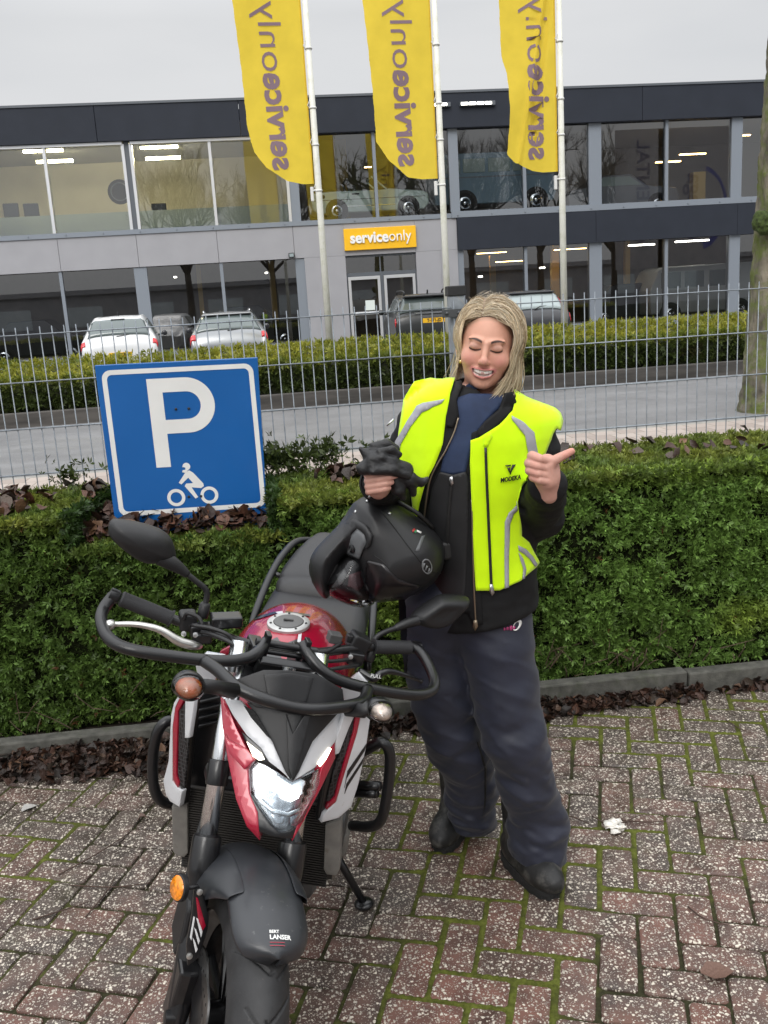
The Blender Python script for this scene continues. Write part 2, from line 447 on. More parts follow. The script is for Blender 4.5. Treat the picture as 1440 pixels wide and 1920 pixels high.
def paver_mat():
    m = bpy.data.materials.new('paver'); m.use_nodes = True; n = m.node_tree.nodes; l = m.node_tree.links.new; b = n['Principled BSDF']
    t = n.new('ShaderNodeTexCoord'); at = n.new('ShaderNodeAttribute'); at.attribute_name = 'tint'
    sp = n.new('ShaderNodeSeparateColor'); l(at.outputs['Color'], sp.inputs[0])
    n1 = n.new('ShaderNodeTexNoise'); n1.inputs['Scale'].default_value = 14; n1.inputs['Detail'].default_value = 8; l(t.outputs['Object'], n1.inputs['Vector'])
    g = n.new('ShaderNodeValToRGB'); g.color_ramp.elements[0].position = .3; g.color_ramp.elements[1].position = .7
    g.color_ramp.elements[0].color = (.042, .031, .025, 1); g.color_ramp.elements[1].color = (.105, .080, .066, 1); l(n1.outputs['Fac'], g.inputs[0])
    rd = n.new('ShaderNodeValToRGB'); rd.color_ramp.elements[0].position = .3; rd.color_ramp.elements[1].position = .7
    rd.color_ramp.elements[0].color = (.095, .046, .035, 1); rd.color_ramp.elements[1].color = (.20, .092, .068, 1); l(n1.outputs['Fac'], rd.inputs[0])
    n2 = n.new('ShaderNodeTexNoise'); n2.inputs['Scale'].default_value = 7; n2.inputs['Detail'].default_value = 4; l(t.outputs['Object'], n2.inputs['Vector'])
    ad = n.new('ShaderNodeMath'); ad.operation = 'MULTIPLY_ADD'; ad.inputs[1].default_value = 1.2; l(n2.outputs['Fac'], ad.inputs[0])
    sb = n.new('ShaderNodeMath'); sb.operation = 'SUBTRACT'; sb.inputs[1].default_value = .6; sb.use_clamp = True; l(sp.outputs[0], ad.inputs[2]); l(ad.outputs[0], sb.inputs[0])
    mx = n.new('ShaderNodeMixRGB'); l(sb.outputs[0], mx.inputs[0]); l(g.outputs[0], mx.inputs[1]); l(rd.outputs[0], mx.inputs[2])
    # exposed aggregate: pale chips of mixed size
    src = mx.outputs[0]; hgt = None
    for sc_, lo_, hi_, keep, colr in ((92, .34, .43, .37, (.74, .67, .56)), (140, .30, .41, .40, (.66, .59, .49)), (260, .26, .40, .40, (.55, .50, .44))):
        v = n.new('ShaderNodeTexVoronoi'); v.inputs['Scale'].default_value = sc_; v.inputs['Randomness'].default_value = 1
        dm = n.new('ShaderNodeVectorMath'); dm.operation = 'ADD'
        nn = n.new('ShaderNodeTexNoise'); nn.inputs['Scale'].default_value = sc_ * 1.3; l(t.outputs['Object'], nn.inputs['Vector'])
        vm = n.new('ShaderNodeVectorMath'); vm.operation = 'SCALE'; vm.inputs['Scale'].default_value = .9 / sc_; l(nn.outputs['Color'], vm.inputs[0])
        l(t.outputs['Object'], dm.inputs[0]); l(vm.outputs[0], dm.inputs[1]); l(dm.outputs[0], v.inputs['Vector'])
        r = n.new('ShaderNodeMapRange'); r.inputs['From Min'].default_value = hi_; r.inputs['From Max'].default_value = lo_; l(v.outputs['Distance'], r.inputs[0])
        s2 = n.new('ShaderNodeSeparateColor'); l(v.outputs['Color'], s2.inputs[0])
        lt = n.new('ShaderNodeMath'); lt.operation = 'LESS_THAN'; lt.inputs[1].default_value = keep; l(s2.outputs[0], lt.inputs[0])
        mu = n.new('ShaderNodeMath'); mu.operation = 'MULTIPLY'; l(r.outputs[0], mu.inputs[0]); l(lt.outputs[0], mu.inputs[1])
        hv = n.new('ShaderNodeMixRGB'); hv.inputs[1].default_value = (*[q * .55 for q in colr], 1); hv.inputs[2].default_value = (*colr, 1); l(s2.outputs[1], hv.inputs[0])
        m2 = n.new('ShaderNodeMixRGB'); l(mu.outputs[0], m2.inputs[0]); l(src, m2.inputs[1]); l(hv.outputs[0], m2.inputs[2]); src = m2.outputs[0]
        if hgt is None: hgt = mu.outputs[0]
        else:
            x = n.new('ShaderNodeMath'); x.operation = 'MAXIMUM'; l(hgt, x.inputs[0]); l(mu.outputs[0], x.inputs[1]); hgt = x.outputs[0]
    # thin green film in places
    n3 = n.new('ShaderNodeTexNoise'); n3.inputs['Scale'].default_value = 5; n3.inputs['Detail'].default_value = 8; n3.inputs['Roughness'].default_value = .7; l(t.outputs['Object'], n3.inputs['Vector'])
    r3 = n.new('ShaderNodeMapRange'); r3.inputs['From Min'].default_value = .56; r3.inputs['From Max'].default_value = .8; r3.inputs['To Max'].default_value = .5; l(n3.outputs['Fac'], r3.inputs[0])
    m3 = n.new('ShaderNodeMixRGB'); m3.inputs[2].default_value = (.07, .075, .03, 1); l(r3.outputs[0], m3.inputs[0]); l(src, m3.inputs[1])
    l(m3.outputs[0], b.inputs['Base Color'])
    bu = n.new('ShaderNodeBump'); bu.inputs['Strength'].default_value = .7; bu.inputs['Distance'].default_value = .0022
    sm = n.new('ShaderNodeMath'); sm.operation = 'MULTIPLY_ADD'; sm.inputs[1].default_value = .8; l(n1.outputs['Fac'], sm.inputs[0]); l(hgt, sm.inputs[2]); l(sm.outputs[0], bu.inputs['Height']); l(bu.outputs[0], b.inputs['Normal'])
    rr = n.new('ShaderNodeMapRange'); rr.inputs['To Min'].default_value = .32; rr.inputs['To Max'].default_value = .8; rr.inputs['From Min'].default_value = .35; rr.inputs['From Max'].default_value = .65; l(n2.outputs['Fac'], rr.inputs[0]); l(rr.outputs[0], b.inputs['Roughness'])
    return m
pav = link('paving', me, paver_mat(), None)
pav['kind'] = 'structure'
# moss and grit in the joints: one sheet that bulges up between the bricks
h = 0.008
gx = np.arange(-2.3, 3.3, h); gy = np.arange(1.0, 3.66, h)
GX, GY = np.meshgrid(gx, gy); P2 = np.stack([GX.ravel(), GY.ravel()], 1) - BO
ux, uy = P2 @ bx / BW, P2 @ by / BW; ci, cj = np.floor(ux).astype(int), np.floor(uy).astype(int); k = (ci - cj) % 4
fx, fy = ux - ci, uy - cj
d = np.full(len(ux), 9.0)
d = np.where(k == 0, np.minimum(np.minimum(fx, fy), 1 - fy), d); d = np.where(k == 1, np.minimum(np.minimum(1 - fx, fy), 1 - fy), d)
d = np.where(k == 3, np.minimum(np.minimum(fy, fx), 1 - fx), d); d = np.where(k == 2, np.minimum(np.minimum(1 - fy, fx), 1 - fx), d)
d *= BW
X3 = np.stack([GX.ravel(), GY.ravel(), np.zeros(len(d))], 1)
big = fbm(X3 * 2.1, 4); fine = fbm(X3 * 45, 3)
amt = np.clip((big - .36) * 4.5 + (X3[:, 0] - .6) * .22 + (X3[:, 1] - 2.3) * .25, 0.12, 1.1)
zz = -.010 + np.where(d < .016, (.011 * amt + .006 * (fine - .4)) * np.clip((.0145 - d) / .008, 0, 1), -.004)
mossc = np.clip(amt * 1.2 - .25 + (fine - .5) * .9, 0, 1)[:, None]
colr = (1 - mossc) * np.array([.035, .034, .016]) + mossc * np.array([.090, .102, .018]) * (0.55 + .9 * fine[:, None])
ny, nx = GX.shape; I = np.arange(ny * nx).reshape(ny, nx)
Qm = np.stack([I[:-1, :-1].ravel(), I[:-1, 1:].ravel(), I[1:, 1:].ravel(), I[1:, :-1].ravel()], 1)
m_moss = mat('moss', (1, 1, 1), 0.95, attr='moss', bump=1.0, bs=260, bdist=.004, var=.25, vs=90, spec=.2)
fastmesh('joint_moss', np.stack([GX.ravel(), GY.ravel(), zz], 1), Qm, m_moss, None, True, {'moss': colr})['kind'] = 'stuff'
mesh('joint_sand', [(-4.3, -.8, -.0215), (4.8, -.8, -.0215), (4.8, 3.7, -.0215), (-4.3, 3.7, -.0215)], [(0, 1, 2, 3)], mat('joint_sand', (.06, .06, .025), .95, var=.5, vs=30))['kind'] = 'structure'
# kerb of concrete edging blocks
m_kerb = mat('kerb_concrete', (0.085, 0.083, 0.072), 0.85, var=0.35, vs=25, bump=0.5, bs=150, bdist=.004, dirt=(.05, .06, .03), dirt_s=9)
kb = MB()
x = -4.3
while x < 4.8:
    a, b = x + .003, x + .995; dz = rs.normal(0, .003); th = .065
    ya, yb = kerbY(a), kerbY(b)
    kb.add([(a, ya, -.03), (b, yb, -.03), (b, yb + th, -.03), (a, ya + th, -.03), (a, ya, .1 + dz), (b, yb, .1 + dz), (b, yb + th, .1 + dz), (a, ya + th, .1 + dz)],
           [(0, 3, 2, 1), (4, 5, 6, 7), (0, 1, 5, 4), (1, 2, 6, 5), (2, 3, 7, 6), (3, 0, 4, 7)])
    x += 1.0
k_ = kb.build('kerb', m_kerb, bevel=.008)
k_['kind'] = 'structure'
mesh('planting_bed', [(-5, 3.60, .05), (6, 3.52, .05), (6, 5.0, .05), (-5, 5.0, .05)], [(0, 1, 2, 3)], m_soil)['kind'] = 'structure'

# ================================================================== clipped yew hedge, its notch and the leaf litter
def leaf_cloud(name, P, N, size, cols, m, parent=None, nee=5, spread=1.0, seed=1, aspect=.16, lift=.6):
    """at every point P a small flat spray of needles that leans out along N"""
    r = np.random.RandomState(seed); n = len(P)
    rd = r.normal(0, 1, (n, 3)); up = N * lift + rd * .6; up /= np.linalg.norm(up, axis=1)[:, None]
    sd_ = np.cross(up, r.normal(0, 1, (n, 3))); sd_ /= np.linalg.norm(sd_, axis=1)[:, None] + 1e-9
    nr = np.cross(up, sd_)
    S = size * r.uniform(.65, 1.3, n); Vs, Qs, Cs = [], [], []; off = 0
    for q in range(nee):
        f = q / max(1, nee - 1); ang = (f - .5) * 2.3 * spread + r.normal(0, .22, n)
        dr = up * np.cos(ang)[:, None] + sd_ * np.sin(ang)[:, None] + nr * r.normal(0, .25, n)[:, None]; dr /= np.linalg.norm(dr, axis=1)[:, None]
        wv = np.cross(dr, nr); wv /= np.linalg.norm(wv, axis=1)[:, None] + 1e-9
        ln = S * r.uniform(.6, 1.1, n); bw_ = ln * aspect
        b0 = P + up * (S * .35 * (1 - abs(f - .5) * 1.2))[:, None] * 0.6
        mid = b0 + dr * (ln * .5)[:, None] + nr * (ln * .05)[:, None]
        quad = np.stack([b0, mid - wv * bw_[:, None], b0 + dr * ln[:, None], mid + wv * bw_[:, None]], 1)
        Vs.append(quad.reshape(-1, 3)); Qs.append(np.arange(n * 4).reshape(n, 4) + off); off += n * 4
        Cs.append(np.repeat(cols * r.uniform(.75, 1.25, (n, 1)), 4, 0))
    return fastmesh(name, np.concatenate(Vs), np.concatenate(Qs), m, parent, False, {'leaf': np.concatenate(Cs)})
m_yew = mat('yew_needles', (1, 1, 1), .48, attr='leaf', trans=.25, spec=.35)
m_core = mat('hedge_core', (.010, .013, .005), 1.0, var=.6, vs=40, bump=1.0, bs=60, bdist=.03, spec=.05)
rs = np.random.RandomState(11)
def hedge_front(x, z): return kerbY(x) + .085 + .05 * (fbm(np.stack([x * 2.2, z * 2.6, x * 0], -1), 3) - .45) + .035 * np.clip(.35 - z, 0, .3) / .3 - .02 * np.sin(z * 3)
NX0, NX1 = -.78, .03      # notch that holds the sign
def top_z(x, y):
    base = .985 + .03 * (fbm(np.stack([x * 3, y * 3, x * 0], -1), 3) - .5) + .05 * np.clip((y - 3.75) / .5, 0, 1)
    f = np.clip((y - 3.62) / .25, 0, 1)
    low = .84 + .07 * f + .02 * (fbm(np.stack([x * 6, y * 6, x * 0 + 4], -1), 3) - .5)
    inn = (x > NX0 - .02 + .25 * (y - 3.65)) & (x < NX1 - .02 + .03 * np.sin(y * 30))
    return np.where(inn, low, base), inn
hedge = thing('hedge', 'clipped dark green yew hedge along the concrete kerb with a notch around the blue sign', 'hedge', (0, 3.9, .05))
hm = MB(); xs = np.linspace(-4.4, 5.2, 160); rings = []
for x in xs:
    X_ = np.full(5, x); zt = []
    for y in (3.68, 3.85, 4.02, 4.12):
        t_, i_ = top_z(np.array([x]), np.array([y])); zt.append(float(t_[0]) - .045)
    fr = [float(hedge_front(np.array([x]), np.array([z]))[0]) + .045 for z in (.06, .4, .75)]
    rings.append([(x, fr[0], .055), (x, fr[1], .4), (x, fr[2], min(.75, zt[0] - .03)), (x, fr[2] + .03, zt[0]), (x, 3.85, zt[1]), (x, 4.02, zt[2]), (x, 4.12, zt[3]), (x, 4.14, .055)])
hm.ring(rings, closed=True, cap=True)
core = hm.build('dark_core', m_core, hedge)  # closed dark hull; the black of the gaps put into its colour
# points on the faces
def seg_pts(n, x0, x1): return rs.uniform(x0, x1, n)
nF = 66000
x = np.concatenate([seg_pts(nF, -1.5, 2.6), seg_pts(5000, -4.3, -1.5), seg_pts(5000, 2.6, 5.1)]); z = rs.uniform(.075, 1.0, len(x))
zt, inn = top_z(x, np.full(len(x), 3.66)); ok = z < zt; x, z = x[ok], z[ok]
clump = fbm(np.stack([x * 14, z * 16, x * 0], -1), 2)
ok = (clump > .30) | (rs.rand(len(x)) < .35); x, z, clump = x[ok], z[ok], clump[ok]
y = hedge_front(x, z) + .035 - .06 * (clump - .35) + rs.uniform(-.012, .03, len(x))
PF = np.stack([x, y, z], 1); NF = np.tile([0, -.85, .38], (len(x), 1)) + rs.normal(0, .15, (len(x), 3))
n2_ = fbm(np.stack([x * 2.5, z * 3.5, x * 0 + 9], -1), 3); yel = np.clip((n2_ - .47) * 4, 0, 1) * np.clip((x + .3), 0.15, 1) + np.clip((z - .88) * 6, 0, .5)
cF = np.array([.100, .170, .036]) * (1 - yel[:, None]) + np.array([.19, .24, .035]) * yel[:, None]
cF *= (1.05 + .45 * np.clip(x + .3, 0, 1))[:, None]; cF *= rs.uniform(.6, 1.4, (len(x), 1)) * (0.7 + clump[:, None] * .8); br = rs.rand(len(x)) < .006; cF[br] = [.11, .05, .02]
nT = 30000
x = np.concatenate([seg_pts(nT, -1.7, 3.2), seg_pts(3500, -4.3, -1.7), seg_pts(3500, 3.2, 5.1)]); y = rs.uniform(3.58, 4.13, len(x)); zt, inn = top_z(x, y)
ok = ~inn | (y < 3.74) | (rs.rand(len(x)) < .10); x, y, zt, inn = x[ok], y[ok], zt[ok], inn[ok]
ok = y > hedge_front(x, zt) - .01; x, y, zt, inn = x[ok], y[ok], zt[ok], inn[ok]
PT = np.stack([x, y, zt - .02 + rs.uniform(-.02, .012, len(x))], 1); NT = np.tile([0, -.15, 1.0], (len(x), 1)) + rs.normal(0, .25, (len(x), 3))
n2_ = fbm(np.stack([x * 5, y * 5, x * 0 + 2], -1), 3); yl = np.clip((n2_ - .3) * 2.6, 0, 1)[:, None]
cT = np.array([.11, .165, .032]) * (1 - yl) + np.array([.24, .255, .045]) * yl; cT *= rs.uniform(.6, 1.35, (len(x), 1))
# side faces of the notch
PS, NS = [], []
for sx, x0 in ((1, NX0), (-1, NX1)):
    n_ = 1500; yy = rs.uniform(3.64, 4.1, n_); zz_ = rs.uniform(.86, 1.0, n_)
    PS.append(np.stack([x0 + .25 * (yy - 3.65) * (sx > 0) - .02 + rs.uniform(-.02, .02, n_), yy, zz_], 1)); NS.append(np.tile([sx * .9, -.2, .3], (n_, 1)))
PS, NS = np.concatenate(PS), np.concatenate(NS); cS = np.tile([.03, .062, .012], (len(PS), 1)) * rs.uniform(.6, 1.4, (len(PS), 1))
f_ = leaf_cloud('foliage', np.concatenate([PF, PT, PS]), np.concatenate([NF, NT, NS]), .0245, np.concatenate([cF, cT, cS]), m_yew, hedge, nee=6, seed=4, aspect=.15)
# dead twigs at the foot of the hedge
tw = MB()
for k in range(120):
    x0 = rs.uniform(-1.5, 3) if k > 50 else rs.uniform(.9, 1.6); y0 = kerbY(x0) + rs.uniform(.07, .12); z0 = rs.uniform(.07, .22)
    dx, dz = rs.normal(0, .05), rs.normal(.03, .05)
    tw.tube([(x0, y0, z0), (x0 + dx * .5, y0 - .02, z0 + dz * .5 + .01), (x0 + dx, y0 - rs.uniform(0, .03), z0 + dz)], [.0022, .0018, .001], 4)
t_ = tw.build('twigs', mat('dead_twig', (.09, .06, .04), .9, var=.4, vs=60), hedge); t_['kind'] = 'stuff'
# a few shoots that stand up between hedge and fence
PX = []
for cx, cy, n_ in ((.02, 4.1, 150), (.26, 4.12, 110), (-.87, 4.1, 40), (.5, 4.1, 40), (.1, 4.08, 90)):
    PX.append(np.stack([rs.normal(cx, .05, n_), rs.normal(cy, .025, n_), 1.03 + np.abs(rs.normal(0, .045, n_))], 1))
PX = np.concatenate(PX); sh = leaf_cloud('shoots', PX, np.tile([0, -.1, 1.], (len(PX), 1)), .036, np.tile([.06, .085, .02], (len(PX), 1)) * rs.uniform(.5, 1.4, (len(PX), 1)), m_yew, hedge, nee=5, seed=8)

m_litter = mat('dead_leaf', (1, 1, 1), .55, attr='leaf', bump=.4, bs=120, spec=.45)
def leaves(name, P, size, cols, seed, curl=.5, tilt=.45, m=m_litter, parent=None):
    """curled leaf: a 3x4 quad patch bent along and across"""
    r = np.random.RandomState(seed); n = len(P); u = np.array([-.5, -.2, .15, .5]); prof = np.array([.12, .5, .42, .05]); Vl = []
    az = r.uniform(0, 6.283, n); cu, cv = r.normal(0, curl, n), r.normal(.3, curl, n); S = size * r.uniform(.55, 1.3, n); tl, t2 = r.normal(0, tilt, n), r.normal(0, tilt, n)
    asp = r.uniform(.45, .95, n)
    for a, pw in zip(u, prof):
        for b in (-1, 0, 1):
            lx, ly = a * S, b * pw * S * asp; lz = (a * a * cu + (b * pw) ** 2 * cv * 1.6) * S + r.normal(0, .03, n) * S
            y1, z1 = ly * np.cos(tl) - lz * np.sin(tl), ly * np.sin(tl) + lz * np.cos(tl); x2, z2 = lx * np.cos(t2) - z1 * np.sin(t2), lx * np.sin(t2) + z1 * np.cos(t2)
            Vl.append(np.stack([x2 * np.cos(az) - y1 * np.sin(az), x2 * np.sin(az) + y1 * np.cos(az), z2], 1))
    Vl = np.stack(Vl, 1); zmin = Vl[:, :, 2].min(1); Vl = Vl + P[:, None, :]; Vl[:, :, 2] -= (zmin * .8)[:, None]
    q = [(i * 3 + j, i * 3 + j + 1, i * 3 + j + 4, i * 3 + j + 3) for i in range(3) for j in range(2)]
    Q = (np.array(q)[None] + (np.arange(n) * 12)[:, None, None]).reshape(-1, 4)
    return fastmesh(name, Vl.reshape(-1, 3), Q, m, parent, False, {'leaf': np.repeat(cols * r.uniform(.6, 1.4, (n, 1)), 12, 0)})
def leafcol(n, seed):
    r = np.random.RandomState(seed); c = np.array([[.030, .015, .010], [.055, .024, .014], [.018, .012, .009], [.085, .045, .025], [.038, .026, .018]]); return c[r.choice(5, n, p=[.36, .24, .2, .08, .12])]
pts = []
def drift(n, x0, x1, w0, w1, lay):
    x = rs.uniform(x0, x1, n); t = (x - x0) / (x1 - x0); wd = w0 + (w1 - w0) * t; e = np.abs(rs.normal(0, .5, n)).clip(0, 1.6)
    wob = .75 + .6 * (fbm(np.stack([x * 5, x * 0, x * 0 + 3], -1), 2) - .4)
    pts.append(np.stack([x, kerbY(x) - .01 - e * wd * wob, rs.uniform(.002, 1, n) * lay * (1 - e / 1.7)], 1))
drift(1300, -2.4, -1.0, .10, .20, .03); drift(2900, -1.1, -.32, .16, .27, .045); drift(500, -.35, .1, .2, .10, .03); drift(1200, .1, 1.15, .11, .10, .03); drift(1000, 1.0, 1.75, .10, .055, .025)
drift(60, 1.75, 3.4, .05, .05, .01); drift(200, 1.9, 2.5, .03, .04, .012)
lp = np.concatenate(pts); leaves('leaf_litter', lp, .046, leafcol(len(lp), 1), 5, tilt=.5)['kind'] = 'stuff'
# litter in the notch and on top of the hedge
n_ = 750; x = rs.uniform(NX0 + .02, NX1 - .05, n_); y = rs.uniform(3.70, 4.05, n_); zt, _ = top_z(x, y)
q1 = np.stack([x, y, zt + rs.uniform(-.012, .025, n_)], 1)
n_ = 260; x = rs.uniform(-1.6, -.84, n_); y = rs.uniform(3.75, 4.1, n_); zt, _ = top_z(x, y); keep = (x < -.98 + rs.normal(0, .05, n_)); q2 = np.stack([x, y, zt + .004], 1)[keep]
n_ = 60; x = rs.uniform(.15, 2.6, n_); y = rs.uniform(3.75, 4.1, n_); zt, _ = top_z(x, y); q3 = np.stack([x, y, zt + .0], 1)
x = rs.normal(.33, .06, 40); y = rs.normal(3.95, .04, 40); zt, _ = top_z(x, y); q4 = np.stack([x, y, zt + .005], 1)
lp = np.concatenate([q1, q2, q3, q4]); leaves('hedge_litter', lp, .058, leafcol(len(lp), 2) * 1.5, 6, tilt=.5)['kind'] = 'stuff'

# single things that lie on the paving
def one_leaf(px, py, size, colr, label, seed, name='fallen_leaf', cat='leaf', curl=.3, zz=.004, grp=None):
    p = atz(px, py, zz); o = leaves(name, np.zeros((1, 3)), size, np.array([colr]), seed, curl, .12); o.location = p; return tag(o, label, cat, grp)
one_leaf(1079, 1309, .075, (.40, .13, .04), 'bright orange leaf in front of the concrete kerb to the right of the trousers', 3, zz=.03)
one_leaf(1345, 1825, .075, (.20, .11, .08), 'pale brown curled leaf on reddish bricks near the bottom right corner', 4)
one_leaf(1335, 1265, .03, (.20, .26, .03), 'small yellow green leaf stuck to the kerb face', 5, zz=.05)
one_leaf(268, 1537, .06, (.10, .06, .045), 'single brown leaf on the bricks beside the black engine guard', 9)
one_leaf(55, 1516, .05, (.55, .53, .50), 'flat pale grey scrap on the bricks at the left edge', 7, 'paper_scrap', 'litter', .1)
# crumpled white blossom-like scrap
wm = MB(); p = atz(1153, 1553, .0); r = np.random.RandomState(5)
for k in range(9):
    a = k * .7; c_ = (math.cos(a) * .018, math.sin(a) * .022 + (.012 if k % 2 else -.006), .006 + .004 * (k % 3)); ring = []
    for j in range(9):
        b = j / 9 * 6.283; rad = .018 * (.7 + .5 * r.rand()); ring.append((c_[0] + rad * math.cos(b), c_[1] + rad * math.sin(b), c_[2] + r.normal(0, .004)))
    wm.add([(c_[0], c_[1], c_[2] + .006)] + ring, [(0, 1 + j, 1 + (j + 1) % 9) for j in range(9)])
o = wm.build('paper_scrap', mat('white_scrap', (.75, .72, .66), .7, var=.15, vs=60, dirt=(.35, .22, .1), dirt_s=40), smooth=True, solid=.002); o.location = p
tag(o, 'crumpled white scrap on the bricks to the right of the black boots', 'litter')
m_twig = mat('twig', (.06, .035, .025), .85, var=.4, vs=50)
TW = [([(1110, 1530), (1150, 1548), (1200, 1528)], 'thin brown twig lying across the white scrap'), ([(1040, 1525), (1075, 1532), (1105, 1545)], 'short twig beside the trouser leg on mossy bricks'),
      ([(1165, 1538), (1210, 1541), (1250, 1540)], 'thin straight twig pointing right from the white scrap'), ([(1362, 1350), (1385, 1365), (1410, 1375)], 'short dark twig on the bricks near the right edge below the kerb'),
      ([(110, 1640), (180, 1602), (245, 1560)], 'long thin twig slanting across bricks left of the front fork'), ([(130, 1660), (215, 1663), (285, 1655)], 'level twig on bricks left of the amber reflector'),
      ([(160, 1720), (205, 1665), (215, 1640)], 'bent twig standing steeply among twigs left of the front wheel'), ([(60, 1725), (120, 1706), (170, 1690)], 'thin twig on bricks near the left edge'),
      ([(1290, 1700), (1320, 1722), (1365, 1735)], 'thin curved twig on red bricks at the right'), ([(1000, 1595), (1040, 1592), (1100, 1588)], 'pale thin straw on the bricks right of the near boot')]
for pp, lab in TW:
    P3 = [atz(a, b, .006 + .004 * (k == 1)) for k, (a, b) in enumerate(pp)]; c0 = P3[1]
    t = MB(); t.tube([q - c0 for q in P3], [.0022, .0020, .0012], 6, smooth=5); o = t.build('twig', m_twig, smooth=True); o.location = c0; tag(o, lab, 'twig', 'twigs on the paving')
# ================================================================== wire fence
m_galv = mat('galvanised_steel', (.24, .265, .29), .5, metal=.6, var=.25, vs=30, rvar=.12, bump=.1, bs=200)
m_gpost = mat('galvanised_post', (.33, .36, .39), .55, metal=.6, var=.25, vs=14, rvar=.1)
m_blk = mat('black_plastic', (.015, .015, .016), .5, bump=.2, bs=300)
m_clamp = mat('clamp_steel', (.10, .105, .11), .5, metal=.6)
FY = 4.17
fence = thing('wire_fence', 'galvanised double wire mesh fence with a square post behind the hedge', 'fence', (.9, FY, .05))
def panel(x0, x1, ztop=1.678):
    m = MB(); n = int(round((x1 - x0) / .05))
    for i in range(n + 1):
        x = x0 + .05 * i
        m.tube([(x, FY, .06), (x, FY, ztop + .032)], .0025, 6)
    for k in range(9):
        z = ztop - .2 * k
        if z < .08: break
        for s in (-1, 1): m.tube([(x0 - .008, FY + s * .0062, z), (x1 + .008, FY + s * .0062, z)], .0031, 6)
    o = m.build('wire_panel', m_galv, fence, smooth=True); return o
# posts every 2.55 m, panels between them
pw = .045
for xp, full in ((.905, 1), (-1.645, 0), (3.455, 0), (-4.195, 0), (6.0, 0)):
    p = MB(); p.box((xp, FY + .045, .90), (.07, .06, 1.66)); o = p.build('fence_post', m_gpost, fence, bevel=.004)
    cpx = MB(); cpx.box((xp, FY + .045, 1.752), (.084, .074, .045), taper=.96)
    c_ = cpx.build('post_cap', m_blk, o, bevel=.004)
    for z in (1.655, 1.055, .45):
        cl = MB(); cl.box((xp, FY - .004, z), (.15, .010, .036))
        for sx in (-.055, 0, .055): cl.lathe([(.008, 0), (.008, .006), (.004, .009)], (xp + sx, FY - .0085, z), (0, -1, 0), 8)
        cl.build('clamp_bar', m_clamp, fence, bevel=.002)
for a, b in ((-4.165, -1.675), (-1.615, .862), (.945, 3.43), (3.485, 5.97)):
    panel(a, b)

# ================================================================== blue parking sign
m_blue = mat('sign_blue', (.0, .105, .37), .42, var=.05, vs=3, coat=.2, rvar=.05)
m_white = mat('sign_white', (.78, .78, .76), .45, var=.04, vs=6)
m_hole = mat('bolt_dark', (.02, .02, .022), .5)
SY = 3.80
TLc, TRc, BLc, BRc = atY(177, 685, SY), atY(483, 670, SY), atY(215, 975, SY), atY(500, 958, SY)
sx_ = (TRc - TLc); SWd = np.linalg.norm(sx_); ux_ = sx_ / SWd; uy_ = (BLc - TLc); SHt = np.linalg.norm(uy_); uy_ = -uy_ / SHt; uz_ = np.cross(ux_, uy_)
sign = thing('parking_sign', 'square blue motorcycle parking sign with white P standing in the hedge notch', 'sign', TLc + uy_ * (-SHt))
SI = Matrix.Translation(sign.location).inverted()
def spt(px, py, off=0.0):           # pixel -> point on the sign face
    return atP(px, py, TLc, uz_) + uz_ * off
bd = MB(); bd.prism([TLc, BLc - uy_ * .06, BRc - uy_ * .06, TRc], -uz_ * .012)
o = bd.build('board', m_blue, sign, bevel=.003)
def sgn_local(P): P = P - TLc; return P @ ux_, P @ uy_
def flat_shape(name, outer, holes=(), m=m_white, off=.0012, parent=sign):
    """filled outline with holes on the sign face, 0.8 mm sheet"""
    bmm = bmesh.new(); es = []
    for lp in (outer, *holes):
        vs = [bmm.verts.new(TLc + ux_ * a + uy_ * b + uz_ * off) for a, b in lp]
        es += [bmm.edges.new((vs[i], vs[(i + 1) % len(vs)])) for i in range(len(vs))]
    bmesh.ops.triangle_fill(bmm, use_beauty=True, use_dissolve=False, edges=es, normal=Vector(uz_))
    me = bpy.data.meshes.new(name); bmm.to_mesh(me); bmm.free()
    o = link(name, me, m, parent); return o
def L2(px, py): return sgn_local(spt(px, py))
def arc(c_, r, a0, a1, n=14): return [(c_[0] + r * math.cos(R_(a0 + (a1 - a0) * i / n)), c_[1] + r * math.sin(R_(a0 + (a1 - a0) * i / n))) for i in range(n + 1)]
def rrect(x0, y0, x1, y1, r): return arc((x1 - r, y1 - r), r, 0, 90, 6) + arc((x0 + r, y1 - r), r, 90, 180, 6) + arc((x0 + r, y0 + r), r, 180, 270, 6) + arc((x1 - r, y0 + r), r, 270, 360, 6)
mg = .022
flat_shape('border', rrect(mg, -SHt + .012, SWd - mg, -mg, .035), [rrect(mg + .019, -SHt + .031, SWd - mg - .019, -mg - .019, .02)])
# the letter P, traced in sign millimetres
x0, yt = L2(273, 709); x1, yb = L2(321, 873)
xl = x0; xs_ = xl + abs(L2(305, 745)[0] - L2(273, 709)[0]) * .98; yb = L2(307, 874)[1]
y_hi, y_lo = L2(330, 705)[1], L2(350, 808)[1]; rO = (y_hi - y_lo) / 2; cx = L2(401, 757)[0] - rO; cy = (y_hi + y_lo) / 2
xs_ = xl + .058
rI = rO - .056
P_out = [(xl, y_hi), (xl, yb), (xs_, yb), (xs_, y_lo)] + arc((cx, cy), rO, -90, 90, 24)
P_in = [(xs_, cy - rI)] + arc((cx, cy), rI, -90, 90, 24) + [(xs_, cy + rI)]
flat_shape('letter', P_out, [P_in])
